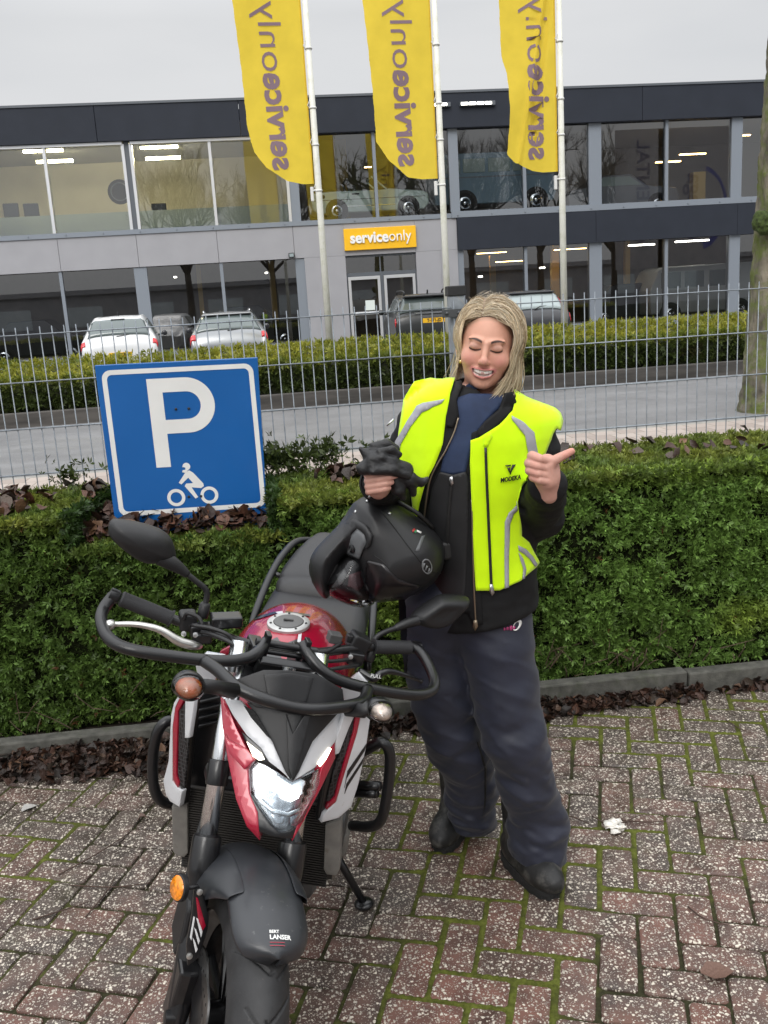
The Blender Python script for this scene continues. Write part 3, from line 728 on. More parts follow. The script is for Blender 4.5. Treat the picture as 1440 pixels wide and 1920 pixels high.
# rider pictogram
pic = adopt(empty('pictogram'), sign)
def picpart(name, outer, holes=()):
    o = flat_shape(name, outer, holes, parent=pic); return o
wr = abs(L2(342, 930)[0] - L2(308, 930)[0]) / 2
for c_ in (L2(325, 931), L2(387, 925)): picpart('wheel', arc(c_, wr, 0, 360, 36)[:-1], [arc(c_, wr * .63, 0, 360, 30)[:-1]])
hc = L2(345, 872); picpart('helmet', arc(hc, .0155, -60, 190, 16) + [L2(337, 873), L2(343, 874), L2(343, 878), L2(338, 879), L2(337, 883), L2(343, 884)])
picpart('rider', [L2(*q) for q in [(330, 903), (343, 883), (350, 879), (357, 883), (376, 903), (377, 908), (372, 912), (354, 911), (366, 929), (361, 932), (341, 909), (344, 904), (357, 903), (348, 893), (335, 906)]])
for q in ((330, 767), (354, 766), (354, 931), (377, 930)):
    b_ = MB(); b_.lathe([(.0055, 0), (.0055, .0025), (.003, .004)], spt(*q, .001), uz_, 10); o = b_.build('bolt', m_hole, sign, smooth=True)
# ================================================================== beyond the fence: walk, road, verge, car park
m_walk = mat('walk_bricks', (.30, .255, .225), .85, var=.25, vs=9)
def brick_sheet(m, sx, sy, mort):
    n = m.node_tree.nodes; l = m.node_tree.links.new; b = n['Principled BSDF']; t = n.new('ShaderNodeTexCoord')
    k = n.new('ShaderNodeTexBrick'); k.inputs['Scale'].default_value = 1; k.inputs['Brick Width'].default_value = sx; k.inputs['Row Height'].default_value = sy; k.inputs['Mortar Size'].default_value = .006
    k.inputs['Color1'].default_value = (.36, .31, .275, 1); k.inputs['Color2'].default_value = (.26, .215, .19, 1); k.inputs['Mortar'].default_value = (*mort, 1)
    l(t.outputs['Object'], k.inputs['Vector']); l(k.outputs['Color'], b.inputs['Base Color'])
brick_sheet(m_walk, .3, .3, (.16, .14, .11))
def flat(name, x0, y0, x1, y1, z, m):
    o = mesh(name, [(x0, y0, z), (x1, y0, z), (x1, y1, z), (x0, y1, z)], [(0, 1, 2, 3)], m); o['kind'] = 'structure'; return o
flat('sidewalk', -60, 5.0, 70, 10.78, .02, m_walk)
m_asph = mat('asphalt', (.155, .155, .158), .62, var=.14, vs=2.2, stretch=(.25, 1, 1), bump=.4, bs=180, rvar=.12, dirt=(.105, .105, .108), dirt_s=.9, dirt_t=(.45, .7))
flat('road', -80, 10.9, 90, 16.5, .0, m_asph)
kx = MB(); kx.span((-60, 10.78, -.02), (70, 10.9, .022)); o = kx.build('road_edge', mat('edge_stone', (.24, .23, .21), .85, var=.2, vs=8), bevel=.01); o['kind'] = 'structure'
kx = MB(); kx.span((-60, 16.5, -.02), (70, 16.64, .25)); o = kx.build('far_kerb', mat('far_kerb', (.055, .05, .045), .9, var=.4, vs=3, stretch=(.4, 1, 3)), bevel=.02); o['kind'] = 'structure'
flat('verge', -60, 16.64, 70, 20.2, .22, m_soil)
LOT = .30
flat('car_park', -60, 20.0, 70, 30.6, LOT, mat('lot_paving', (.17, .165, .16), .8, var=.2, vs=3))
# far hedge: clipped low front, taller loose back
rs = np.random.RandomState(21)
m_leaf2 = mat('privet_leaf', (1, 1, 1), .5, attr='leaf', trans=.35, spec=.35)
fh = thing('hedge', 'low bushy yellow green hedge along the far side of the road', 'hedge', (0, 18, .22))
def fh_top(x, y):
    t = np.clip((y - 16.9) / 2.0, 0, 1); return .74 + .05 * t + .20 * np.clip((t - .25) / .6, 0, 1) + .16 * (fbm(np.stack([x * 1.2, y * 1.2, x * 0], -1), 3) - .5)
rings = []
for x in np.linspace(-22, 26, 130):
    r_ = [(x, 16.95, .23), (x, 16.93, .5)]
    for y in (17.0, 17.6, 18.2, 18.8): r_.append((x, y, float(fh_top(np.array([x]), np.array([y]))[0]) - .07))
    rings.append(r_ + [(x, 19.0, .23)])
hb = MB(); hb.ring(rings); hb.build('dark_core', mat('far_core', (.018, .022, .008), .95, var=.5, vs=6), fh)  # closed dark hull under the leaves
n_ = 16000; x = rs.uniform(-14, 17, n_); y = rs.uniform(16.85, 19.05, n_); z = fh_top(x, y) + rs.uniform(-.06, .05, n_)
P1 = np.stack([x, y, z], 1); N1 = np.tile([0, -.3, 1.], (n_, 1)) + rs.normal(0, .3, (n_, 3))
yl = np.clip(rs.normal(.62, .25, n_) + (fbm(P1 * 1.4, 3) - .5) * 1.2, 0, 1)[:, None]; C1 = np.array([.10, .13, .015]) * (1 - yl) + np.array([.30, .29, .035]) * yl
n_ = 12000; x = rs.uniform(-14, 17, n_); z = rs.uniform(.25, .82, n_); cl_ = fbm(np.stack([x * 4, z * 4, x * 0], -1), 3); y = 16.9 - .10 * (cl_ - .4) + rs.uniform(-.04, .04, n_)
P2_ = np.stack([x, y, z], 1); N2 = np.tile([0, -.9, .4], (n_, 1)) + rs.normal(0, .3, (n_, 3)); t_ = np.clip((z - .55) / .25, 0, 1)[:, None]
C2 = np.array([.045, .065, .014]) * (1 - t_) + np.array([.13, .16, .022]) * t_; bb = (fbm(np.stack([x * .9, z * 2, x * 0 + 5], -1), 3) > .58)[:, None]; C2 = np.where(bb, C2 * [1.0, .7, .9], C2)  # lighter new growth above; shade of the front put into the darker green
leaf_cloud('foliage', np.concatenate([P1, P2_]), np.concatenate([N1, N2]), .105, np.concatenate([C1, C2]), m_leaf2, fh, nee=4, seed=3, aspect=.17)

# ================================================================== street tree on the right
m_bark = mat('bark', (.13, .115, .085), .9, var=.55, vs=7, stretch=(1, 1, .35), bump=1.0, bs=16, bdist=.04, dirt=(.085, .105, .022), dirt_s=3.8, dirt_t=(.44, .60))
TX = -.13
tree = thing('street_tree', 'thick mossy tree trunk standing behind the fence at the right edge', 'tree', (6.78 + TX, 11.6, 0))
TR = [(6.83, .43, -.05), (6.83, .35, .25), (6.835, .315, .8), (6.85, .285, 1.6), (6.87, .262, 2.5), (6.89, .25, 3.3), (6.92, .235, 4.2), (6.95, .22, 5.2), (6.97, .20, 6.5)]
cr_ = catmull([np.array([a[0] + TX, 11.6, a[2], a[1]]) for a in TR], 26); V, rings = [], []
for p in cr_:
    ring = []
    for k in range(64):
        a = k / 64 * 6.2832; d = np.array([math.cos(a), math.sin(a), 0]); q = p[:3] + d * p[3]
        rr = p[3] * (1 + .16 * (fbm(np.array([[q[0] * 5, q[1] * 5, q[2] * 2.2]]), 4)[0] - .5) + .22 * (fbm(np.array([[q[0] * 22, q[1] * 22, q[2] * 9]]), 3)[0] - .45) + .10 * (vnoise(np.array([[d[0] * 3 + 9, d[1] * 3, q[2] * 3.5]]))[0] - .5))
        ring.append(p[:3] + d * rr)
    rings.append(ring)
tb = MB(); tb.ring(rings); tb.build('trunk', m_bark, tree, smooth=True)
mb = np.random.RandomState(2); V = []
f = lambda P: smin(ell(P, (6.56 + TX, 11.40, 2.43), (.12, .11, .13)), ell(P, (6.60 + TX, 11.38, 2.36), (.10, .1, .1)), .05) + .13 * (fbm(P * 17, 4) - .5)
v, q = surfnet(f, (6.3 + TX, 11.1, 2.15), (6.85 + TX, 11.65, 2.65), .022)
fastmesh('moss_clump', v, q, mat('tree_moss', (.035, .055, .010), .95, var=.5, vs=30, bump=1, bs=80), tree, True)
def bare_tree(base, h, seed, parent, name='limbs', r0=.16, levels=4, m=None, up=.5, start=None, spread=.6):
    r = np.random.RandomState(seed); M = MB()
    def grow(p, d, ln, rad, lv):
        n = 3; pts = [p]; q = p.copy(); dd = d.copy()
        for i in range(n):
            dd = dd + r.normal(0, .14, 3) + np.array([0, 0, .06]); dd /= np.linalg.norm(dd); q = q + dd * ln / n; pts.append(q.copy())
        M.tube(pts, [rad, rad * .85, rad * .72, rad * .6], 5 if lv > 1 else 3, cap=False)
        if lv == 0: return
        nb = 4 if lv > 1 else 3
        for k in range(nb):
            t = r.uniform(.35, 1.0); i = min(int(t * n), n - 1); s = pts[i] + (pts[i + 1] - pts[i]) * (t * n - i)
            nd = dd + r.normal(0, spread, 3); nd[2] += up * .5; nd /= np.linalg.norm(nd); grow(s, nd, ln * r.uniform(.5, .78), rad * .55, lv - 1)
    for d in (start or [np.array([0, 0, 1.0])]): grow(np.asarray(base, float), np.asarray(d, float), h, r0, levels)
    return M.build(name, m or m_bark, parent)
bare_tree((6.82 + TX, 11.6, 6.3), 1.9, 3, tree, 'crown', .16, 4, start=[(.2, .1, 1), (-.45, .3, .9), (.5, -.2, .8), (.1, -.5, .9)])

# ================================================================== flagpoles and their flags
m_pole = mat('pole_white', (.68, .68, .62), .5, dirt=(.42, .43, .30), dirt_s=5, dirt_t=(.5, .8), var=.05, vs=10)
m_fab = mat('flag_yellow', (.80, .60, .065), .75, var=.05, vs=3, trans=.5, spec=.2)
m_ink = mat('flag_print', (.22, .155, .19), .75, trans=.15, spec=.2)
m_rope = mat('rope', (.6, .6, .58), .7)
PY = 19.8
FL = [(1.50, 4.16, [(9.6, .14), (7.6, .09), (6.4, .15), (5.27, .17), (4.82, .26), (4.5, .48), (4.23, .89), (4.16, 1.2)], 'leftmost flagpole', 1, .03),
      (4.07, 4.15, [(9.6, 2.66), (7.55, 2.64), (5.93, 2.72), (4.92, 2.75), (4.55, 2.99), (4.2, 3.36), (4.14, 3.7)], 'middle flagpole', 2, .035),
      (6.64, 4.18, [(9.6, 5.4), (7.49, 5.42), (6.5, 5.43), (6.1, 5.52), (5.3, 5.52), (4.56, 5.46), (4.39, 5.63), (4.22, 6.02), (4.17, 6.3)], 'right flagpole', 3, .09)]
def fit_len(o, ln, ht=None):
    n = len(o.data.vertices); co = np.empty(n * 3, np.float32); o.data.vertices.foreach_get('co', co); co = co.reshape(-1, 3)
    return o
def co_get(o):
    n = len(o.data.vertices); co = np.empty(n * 3, np.float32); o.data.vertices.foreach_get('co', co); return co.reshape(-1, 3).astype(float)
def co_set(o, co): o.data.vertices.foreach_set('co', np.asarray(co, np.float32).ravel()); o.data.update()
def word(parent, m, ln, xh, mirror=False, ext=.002, gap=.01, ratio=.56):
    """two-weight lettering service|only in local XY, total length ln, x-height xh"""
    a = text_mesh('lettering', 'service', 1, m, parent, ext, .032, align='LEFT'); b = text_mesh('lettering', 'only', 1, m, parent, ext, -.004, align='LEFT')
    ca, cb = co_get(a), co_get(b); out = []
    ya, yb = ca[:, 1].min(), None
    for c_, l0, l1 in ((ca, 0, ln * ratio), (cb, ln * (ratio + gap), ln)):
        mn, mx = c_[:, 0].min(), c_[:, 0].max(); c_[:, 0] = l0 + (c_[:, 0] - mn) / (mx - mn) * (l1 - l0)
    # x-height: rescale each so that the low letters share one height
    ca[:, 1] -= ca[:, 1].min(); ca[:, 1] *= xh * 1.42 / ca[:, 1].max()
    cb[:, 1] -= cb[:, 1].min(); cb[:, 1] *= xh * 1.86 / cb[:, 1].max(); cb[:, 1] -= xh * .38
    co_set(a, ca); co_set(b, cb); return a, b
for xp, zb, edge, nm, sd_, amp in FL:
    pole = thing('flagpole', {1: 'tall white flagpole left of the yellow shop sign, carrying the leftmost flag', 2: 'tall white flagpole directly behind the square fence post', 3: 'tall white flagpole in front of the dark right half of the building'}[sd_], 'flagpole', (xp, PY, .22), group='flagpoles')
    M = MB(); M.tube([(xp, PY, .2), (xp, PY, 4), (xp, PY, 10.5)], [.075, .066, .045], 14); M.build('pole', m_pole, pole, smooth=True)
    for z in (4.02, 4.9, 5.6, 6.7, 7.9, 9.0):
        M = MB(); M.lathe([(.074, -.018), (.078, 0), (.074, .018)], (xp, PY, z), (0, 0, 1), 12); M.tube([(xp - .07, PY - .02, z), (xp - .10, PY - .02, z + .05), (xp - .04, PY - .03, z + .16)], .008, 5)
        M.build('ring_clamp', m_rope, pole, smooth=True)
    M = MB(); M.span((xp - .17, PY - .03, 3.82), (xp - .11, PY + .03, 4.10)); M.tube([(xp - .14, PY, 4.03), (xp + .06, PY - .05, 4.03)], .02, 6); M.build('weight', m_rope, pole, bevel=.01)
    fl = thing('flag', {1: 'leftmost yellow beach flag with grey lettering seen from behind', 2: 'middle yellow beach flag with curved lower edge in front of the dark parapet', 3: 'narrow creased yellow flag, rightmost of the three'}[sd_], 'flag', (xp, PY, 4.2), group='yellow flags')
    ez = np.array([e[0] for e in edge])[::-1]; ex = np.array([e[1] for e in edge])[::-1]
    def wave(x, z, s=sd_, A=amp, xp=xp):
        t = np.clip((xp - x) / 1.3, 0, 1.2); d = A * np.sin(z * 1.7 + s * 2.1 + t * 2.4) * t * 1.5 + A * .35 * np.sin(z * 4.1 + t * 5 + s) * t
        if s == 3: d = d + .10 * np.exp(-((x - 6.18 - (z - 5.9) * .16) / .06) ** 2) * (z > 4.9) - .06 * np.exp(-((x - 6.0 - (z - 5.9) * .19) / .05) ** 2)
        return d + .012 * (fbm(np.stack([x * 7, z * 5, x * 0 + s], -1), 3) - .5)
    zz = np.concatenate([np.linspace(zb, zb + .9, 40), np.linspace(zb + .93, 9.6, 90)]); G = []
    for z in zz:
        xl = np.interp(z, ez, ex) if z > ez[0] else ex[0]; xr = xp - .10
        xl = xl + .004 * math.sin(z * 17 + sd_) + .002 * math.sin(z * 61)
        row = np.linspace(xl, xr, 34); G.append(np.stack([row, PY + wave(row, np.full(34, z)), np.full(34, z)], 1))
    G = np.array(G); ny, nx = G.shape[:2]; I = np.arange(ny * nx).reshape(ny, nx)
    fastmesh('cloth', G.reshape(-1, 3), np.stack([I[:-1, :-1].ravel(), I[:-1, 1:].ravel(), I[1:, 1:].ravel(), I[1:, :-1].ravel()], 1), m_fab, fl, True)
    hm_ = MB(); hm_.tube([(xp - .1, PY, zb), (xp - .1, PY, 9.6)], .014, 6); hm_.build('seam', m_fab, fl)
    z0 = {1: 4.45, 2: 4.42, 3: 4.44}[sd_]; xb = {1: .60, 2: 3.17, 3: 5.92}[sd_]; wx = {1: .32, 2: .32, 3: .33}[sd_]
    for o in word(fl, m_ink, 3.12, wx, ext=0, ratio=.585):
        c_ = co_get(o); x = xb + c_[:, 1] + ({1: .03, 2: .015, 3: .02}[sd_]) * 0; z = z0 + c_[:, 0]
        x = x - (z - z0) * {1: .06, 2: .035, 3: -.0}[sd_] * .5
        co_set(o, np.stack([x, PY + wave(x, z) - .012, z], 1))

# ================================================================== the building
YB = 31.0
m_panel = mat('facade_light', (.29, .29, .31), .45, var=.03, vs=2, rvar=.05)
m_dark = mat('facade_dark', (.022, .026, .036), .6, spec=.2, var=.06, vs=2)
m_frame = mat('frame_grey', (.20, .225, .26), .45, metal=.2)
m_silver = mat('frame_silver', (.62, .63, .65), .35, metal=.6)
m_fdk = mat('frame_dark', (.085, .095, .11), .5)
m_in = mat('interior_wall', (.72, .68, .58), .9, var=.08, vs=.6)
m_in2 = mat('interior_dark', (.22, .19, .15), .9, var=.4, vs=.7)
m_floor = mat('interior_floor', (.22, .21, .20), .5)
m_gl = glass('window_glass', (.86, .90, .92), 4.6); m_gl2 = glass('window_glass_low', (.76, .79, .81), 4.6)
m_frost = mat('frosted_film', (.50, .58, .60), .4, trans=.5)
bld = thing('showroom_building', 'two storey grey car showroom with glazed fronts above and below', 'building', (3, YB, LOT))
XL, XR = -18.0, 24.0
def part(name, m, fn, parent=None, bevel=0.0, smooth=False):
    M = MB(); fn(M); return M.build(name, m, parent or bld, bevel=bevel, smooth=smooth)
part('parapet', m_dark, lambda M: [M.span((a + .006, YB - .18, 7.02), (b - .006, YB + .3, 8.06)) for a, b in zip([XL] + list(np.arange(-13.0, 22, 4.35)), list(np.arange(-13.0, 22, 4.35)) + [XR])], bevel=.01)
part('roof_edge', m_fdk, lambda M: M.span((XL, YB - .21, 8.06), (XR, YB + .4, 8.13)))
part('roof', m_far, lambda M: M.span((XL, YB + .3, 7.6), (XR, YB + 14, 7.9)))
part('spandrel_panel', m_panel, lambda M: [M.span((a + .006, YB - .06, 3.28), (b - .006, YB + .2, 4.27)) for a, b in ((XL, -10.7), (-10.7, -8.3), (-8.3, -5.9), (-5.9, -3.5), (-3.5, -1.0), (-1.0, 1.42), (1.42, 3.05))])
part('dark_spandrel', m_dark, lambda M: [M.span((a + .005, YB - .14, 3.25), (b - .005, YB + .2, 4.26)) for a, b in ((6.78, 11.5), (11.5, 16.5), (16.5, 21), (21, XR))])
def entry(M):
    M.span((1.72, YB - .06, LOT - .1), (3.05, YB + .2, 3.275)); M.span((3.05, YB - .06, 3.27), (5.38, YB + .2, 4.27)); M.span((5.386, YB - .06, 3.28), (6.775, YB + .2, 4.27)); M.span((5.38, YB - .06, LOT - .1), (6.2, YB + .2, 3.275)); M.span((6.206, YB - .06, LOT - .1), (6.775, YB + .2, 3.275))
part('entrance_wall', m_panel, entry)
part('window_sill', m_frame, lambda M: [M.span((XL, YB - .10, 4.275), (6.62, YB + .2, 4.42)), M.span((6.62, YB - .13, 4.275), (XR, YB + .2, 4.47))] and [M.lathe([(.025, 0), (.02, .02)], (x, YB - .11 - .03 * (x > 6.6), 4.35), (0, -1, 0), 8) for x in np.arange(-9, 20, 1.13)])
# columns and mullions
def col(x0, x1, z0, z1, m, nm='column', dy=.0): return part(nm, m, lambda M: M.span((x0, YB - .02 + dy, z0), (x1, YB + .22, z1)))
for x0, x1, m in ((-3.6 + .04, -3.37 - .04, m_fdk), (1.42, 1.72, m_frame), (6.62, 6.93, m_frame), (11.32, 11.75, m_frame), (16.3, 16.68, m_frame), (21.0, 21.4, m_frame), (-8.6, -8.3, m_fdk)): col(x0, x1, 4.42, 7.02, m)
for x in (-5.95, -3.60, -3.36, -.96, 1.38, -10.9, -13.35, -15.85): col(x - .045, x + .045, 4.42, 6.95, m_silver, 'mullion', -.03)
for x in (4.2, 9.13, 14.02, 18.9): col(x - .05, x + .05, 4.42, 7.02, m_frame, 'mullion')
part('head_rail', m_silver, lambda M: [M.span((XL, YB - .09, 6.93), (-3.60, YB + .1, 7.015)), M.span((-3.36, YB - .09, 6.93), (1.42, YB + .1, 7.015))])
for x0, x1 in ((-3.69, -3.29), (1.42, 1.72), (6.78, 6.98), (11.31, 11.74), (16.3, 16.68), (21.0, 21.4)): col(x0, x1, LOT - .1, 3.27 if x1 < 6 else 3.25, m_frame)
for x in (-5.95, -.95, 9.1, 14.03, -10.8, -8.4, 18.9, -13.35, -15.85): col(x - .05, x + .05, LOT - .1, 3.26 if x < 6 else 3.24, m_frame, 'mullion')
part('base_sill', m_frame, lambda M: [M.span((XL, YB - .04, LOT - .1), (1.42, YB + .1, .62)), M.span((6.98, YB - .04, LOT - .1), (XR, YB + .1, .62))])
# panes, one per bay
def pane(x0, x1, z0, z1, m=None):
    part('window', m or m_gl, lambda M: M.add([(x0, YB + .06, z0), (x1, YB + .06, z0), (x1, YB + .06, z1), (x0, YB + .06, z1)], [(0, 1, 2, 3)]))
for x0, x1 in ((-15.8, -13.4), (-13.3, -10.95), (-10.85, -8.6), (-8.3, -6.0), (-5.9, -3.65), (-3.31, -1.01), (-.91, 1.33), (1.72, 4.15), (4.25, 6.62), (6.93, 9.08), (9.18, 11.32), (11.75, 13.97), (14.07, 16.3), (16.68, 18.85), (18.95, 21.0)): pane(x0, x1, 4.42, 7.02)
for x0, x1 in ((-15.8, -13.4), (-13.3, -10.85), (-10.75, -8.45), (-8.35, -6.0), (-5.9, -3.69), (-3.29, -1.0), (-.9, 1.42), (6.98, 9.05), (9.15, 11.31), (11.74, 13.98), (14.08, 16.3), (16.68, 18.85), (18.95, 21.0)): pane(x0, x1, .62, 3.26, m_gl2)
part('frosted_band', m_frost, lambda M: [M.add([(a, YB + .09, 4.42), (b, YB + .09, 4.42), (b, YB + .09, 4.98), (a, YB + .09, 4.98)], [(0, 1, 2, 3)]) for a, b in ((-18, -6.0), (-5.9, -3.65), (-3.31, -1.01), (-.91, 1.33))])
# rooms
part('upper_floor', m_floor, lambda M: M.span((XL, YB + .2, 4.0), (XR, YB + 12, 4.26)))
part('room_ceiling', mat('ceiling', (.5, .5, .49), .9), lambda M: M.span((XL, YB + .3, 7.5), (XR, YB + 12, 7.58)))
part('back_wall', m_in, lambda M: [M.span((XL, YB + 7, 4.26), (1.55, YB + 7.2, 7.5)), M.span((1.45, YB + .3, 4.26), (1.6, YB + 7, 7.5))])
part('back_wall', mat('showroom_wall', (.36, .36, .35), .9), lambda M: M.span((1.6, YB + 9, 4.26), (XR, YB + 9.2, 7.5)))
part('side_wall', m_in2, lambda M: [M.span((XL - .2, YB, 0), (XL, YB + 12, 8)), M.span((XR, YB, 0), (XR + .2, YB + 12, 8))])
part('lower_back_wall', m_in2, lambda M: M.span((XL, YB + 9, .2), (XR, YB + 9.2, 4.0)))
part('ground_floor', m_floor, lambda M: M.span((XL, YB + .2, .2), (XR, YB + 9, .34)))
part('partition', mat('ochre_wall', (.42, .33, .14), .9), lambda M: [M.span((2.2, YB + 4, 4.26), (3.6, YB + 4.1, 7.5)), M.span((3.6, YB + 4, 4.26), (3.75, YB + 4.15, 7.5))])
part('interior_post', mat('post_ochre', (.62, .42, .14), .8), lambda M: [M.span((8.9, YB + 4, .3), (9.1, YB + 4.2, 3.2)), M.span((11.6, YB + 5, .3), (11.9, YB + 5.2, 3.6)), M.span((12.2, YB + 2.2, .3), (12.5, YB + 2.4, 3.6)), M.span((14.6, YB + 5, .3), (14.8, YB + 5.2, 3.6)), M.span((15.55, YB + 1.2, 4.3), (16.0, YB + 1.5, 5.5)), M.span((-1.9, YB + 2.5, .3), (-1.75, YB + 2.7, 3.4)), M.span((.6, YB + 3, .3), (.8, YB + 3.2, 3.4))])
# glazed double door with transom
door = None
part('door_reveal', m_fdk, lambda M: [M.span((3.05, YB + .02, 2.60), (5.38, YB + .12, 2.72)), M.span((4.17, YB + .02, LOT), (4.27, YB + .12, 2.60)), M.span((3.05, YB + .02, LOT), (3.09, YB + .12, 2.6)), M.span((5.34, YB + .02, LOT), (5.38, YB + .12, 2.6)), M.span((3.05, YB + .02, 3.2), (5.38, YB + .12, 3.27)), M.span((4.17, YB + .03, 2.72), (4.21, YB + .1, 3.2))])
pane(3.05, 5.38, 2.72, 3.2, m_gl2)
for a, b in ((3.10, 4.16), (4.28, 5.33)):
    d_ = part('door', m_silver, lambda M: [M.span((a, YB - .01, LOT + .02), (a + .09, YB + .05, 2.59)), M.span((b - .09, YB - .01, LOT + .02), (b, YB + .05, 2.59)), M.span((a + .09, YB - .01, 2.49), (b - .09, YB + .05, 2.59)), M.span((a + .09, YB - .01, LOT + .02), (b - .09, YB + .05, LOT + .2)), M.span((a + .09, YB - .01, 1.36), (b - .09, YB + .05, 1.46))], bevel=.004)
    part('pane', m_gl2, lambda M: M.add([(a + .09, YB + .02, LOT + .2), (b - .09, YB + .02, LOT + .2), (b - .09, YB + .02, 2.49), (a + .09, YB + .02, 2.49)], [(0, 1, 2, 3)]), d_)
    part('handle', m_silver, lambda M: M.tube([(a + .18, YB - .06, 1.42), (b - .2, YB - .06, 1.42)], .022, 8), d_)
part('notice', mat('paper', (.6, .66, .64), .8), lambda M: M.span((3.62, YB - .005, 1.5), (3.93, YB + .0, 1.82)))
# lit strips and lamps
m_tube = emis('lamp_tube', (1.0, .88, .50), 38.0); m_warm = emis('lamp_warm', (1.0, .62, .22), 14); m_cool = emis('lamp_cool', (1, .93, .8), 10)
def lampstrip(name, px, py, qx, qy, Y, m, label, th=.05, cat='lamp', group=None):
    a, b = atY(px, py, Y), atY(qx, qy, Y); z = (a[2] + b[2]) / 2; x0, x1 = a[0], b[0]
    t = thing(name, label, cat, ((x0 + x1) / 2, Y, z), group=group)
    part('diffuser', m, lambda M: M.span((x0, Y, z - th / 2), (x1, Y + .12, z + th / 2)), t, bevel=.008)
    part('housing', m_fdk, lambda M: M.span((x0 - .03, Y - .02, z + th / 2 + .003), (x1 + .03, Y + .14, z + th / 2 + .04)), t)
G_ = 'ceiling lamps of the upper left rooms'
lampstrip('ceiling_lamp', 43, 283, 117, 282, YB + 2.2, m_tube, 'upper long ceiling lamp behind the far left window', .07, group=G_)
lampstrip('ceiling_lamp', 68, 303, 136, 301, YB + 3.6, m_tube, 'lower long ceiling lamp behind the far left window', .08, group=G_)
lampstrip('ceiling_lamp', 263, 276, 333, 275, YB + 2.2, m_tube, 'upper ceiling lamp in front of the reflected tree', .07, group=G_)
lampstrip('ceiling_lamp', 273, 297, 338, 295, YB + 3.6, m_tube, 'lower ceiling lamp in front of the reflected tree', .08, group=G_)
G_ = 'warm lamp rows behind the right windows'
for i, (a, b, c_, d, Y, lab) in enumerate(((1276, 290, 1324, 287, 34, 'upper row of warm lamps behind the right upper window'), (1231, 305, 1277, 301, 34.6, 'middle row of warm lamps crossed by the window bar'), (1395, 254, 1408, 252, 34, 'warm lamp row just left of the mossy trunk'),
        (684, 314, 697, 312, 33.6, 'small warm spot row above the mint convertible'), (895, 477, 950, 471, 35, 'dim warm lamp row behind the lower window at the entrance wall'), (1040, 470, 1100, 464, 35, 'warm lamp row at the top of the lower window beside the right flagpole'), (925, 492, 985, 488, 36, 'lower dim warm lamp row above the dark hatchback'))):
    lampstrip('lamp_row', a, b, c_, d, Y, m_warm, lab, .035 if i < 3 else .022, group=G_)
for a, b, c_, d, Y, lab in ((1180, 462, 1228, 456, 33, 'bright white strip lamp behind the lower right window'), (1268, 455, 1330, 448, 33, 'longest bright strip lamp at the far right lower window'), (898, 519, 905, 518, 36, 'small glowing exit light in the lower window'), (326, 520, 331, 519, 35, 'small round spot lamp behind the lower left window'), (497, 512, 502, 511, 35, 'small spot lamp right of the lower left window bar'), (1013, 504, 1022, 500, 36, 'short slanted work lamp in the workshop window')):
    lampstrip('strip_lamp', a, b, c_, d, Y, m_cool, lab, .05)
# parapet floodlights, wall lamp, round clock
for x0, x1, lab in ((5.30, 6.60, 'white light bar on the parapet behind the middle flag'), (7.02, 8.05, 'white segmented light bar on the dark parapet')):
    t = thing('light_bar', lab, 'lamp', (x0, YB - .2, 7.7), group='light bars on the parapet')
    part('housing', m_fdk, lambda M: M.span((x0 - .02, YB - .30, 7.635), (x1 + .1, YB - .18, 7.765)), t, bevel=.01)
    for k in range(4):
        w4 = (x1 - x0) / 4; part('diffuser', m_cool, lambda M: M.span((x0 + k * w4 + .02, YB - .315, 7.665), (x0 + (k + 1) * w4 - .03, YB - .301, 7.735)), t)
t = thing('wall_lamp', 'small black floodlight at the top corner of the lower left windows', 'lamp', (1.29, YB - .1, 3.4))
part('housing', m_blk, lambda M: M.span((1.22, YB - .22, 3.30), (1.40, YB - .10, 3.45)), t, bevel=.01); part('lens', m_frost, lambda M: M.span((1.245, YB - .232, 3.325), (1.375, YB - .221, 3.425)), t)
t = thing('wall_disc', 'round dark disc on the back wall seen through the upper left window', 'wall decoration', (-3.9, YB + 2.5, 5.6))
c_ = atY(225, 360, YB + 2.5)
part('disc', mat('disc', (.02, .024, .035), .5), lambda M: M.lathe([(.40, 0), (.40, -.03), (.3, -.05)], c_, (0, 1, 0), 32), t); part('ring', m_frame, lambda M: M.lathe([(.30, -.055), (.28, -.065), (.26, -.055)], c_, (0, 1, 0), 32, cap=False), t)
for px, lab in ((20, 'leftmost dark office chair back above the frosted band'), (58, 'second dark office chair back above the frosted band'), (298, 'single dark office chair back in front of the reflected tree')):
    c_ = atY(px, 392, YB + 1.2); t = thing('office_chair', lab, 'chair', (c_[0], c_[1], 4.26), group='office chairs upstairs')
    part('backrest', m_fdk, lambda M: M.span((c_[0] - .24, c_[1], c_[2] - .25), (c_[0] + .24, c_[1] + .07, c_[2] + .18)), t, bevel=.03); part('seat', m_fdk, lambda M: M.span((c_[0] - .24, c_[1] + .05, 4.68), (c_[0] + .24, c_[1] + .5, 4.75)), t, bevel=.02); part('stand', m_fdk, lambda M: [M.tube([(c_[0], c_[1] + .25, 4.28), (c_[0], c_[1] + .25, 4.7)], .03, 8), M.tube([(c_[0], c_[1] + .05, 4.6), (c_[0], c_[1] + .03, 4.9)], .025, 8), M.lathe([(.26, 0), (.2, .03), (.05, .05)], (c_[0], c_[1] + .25, 4.265), (0, 0, 1), 10)], t)
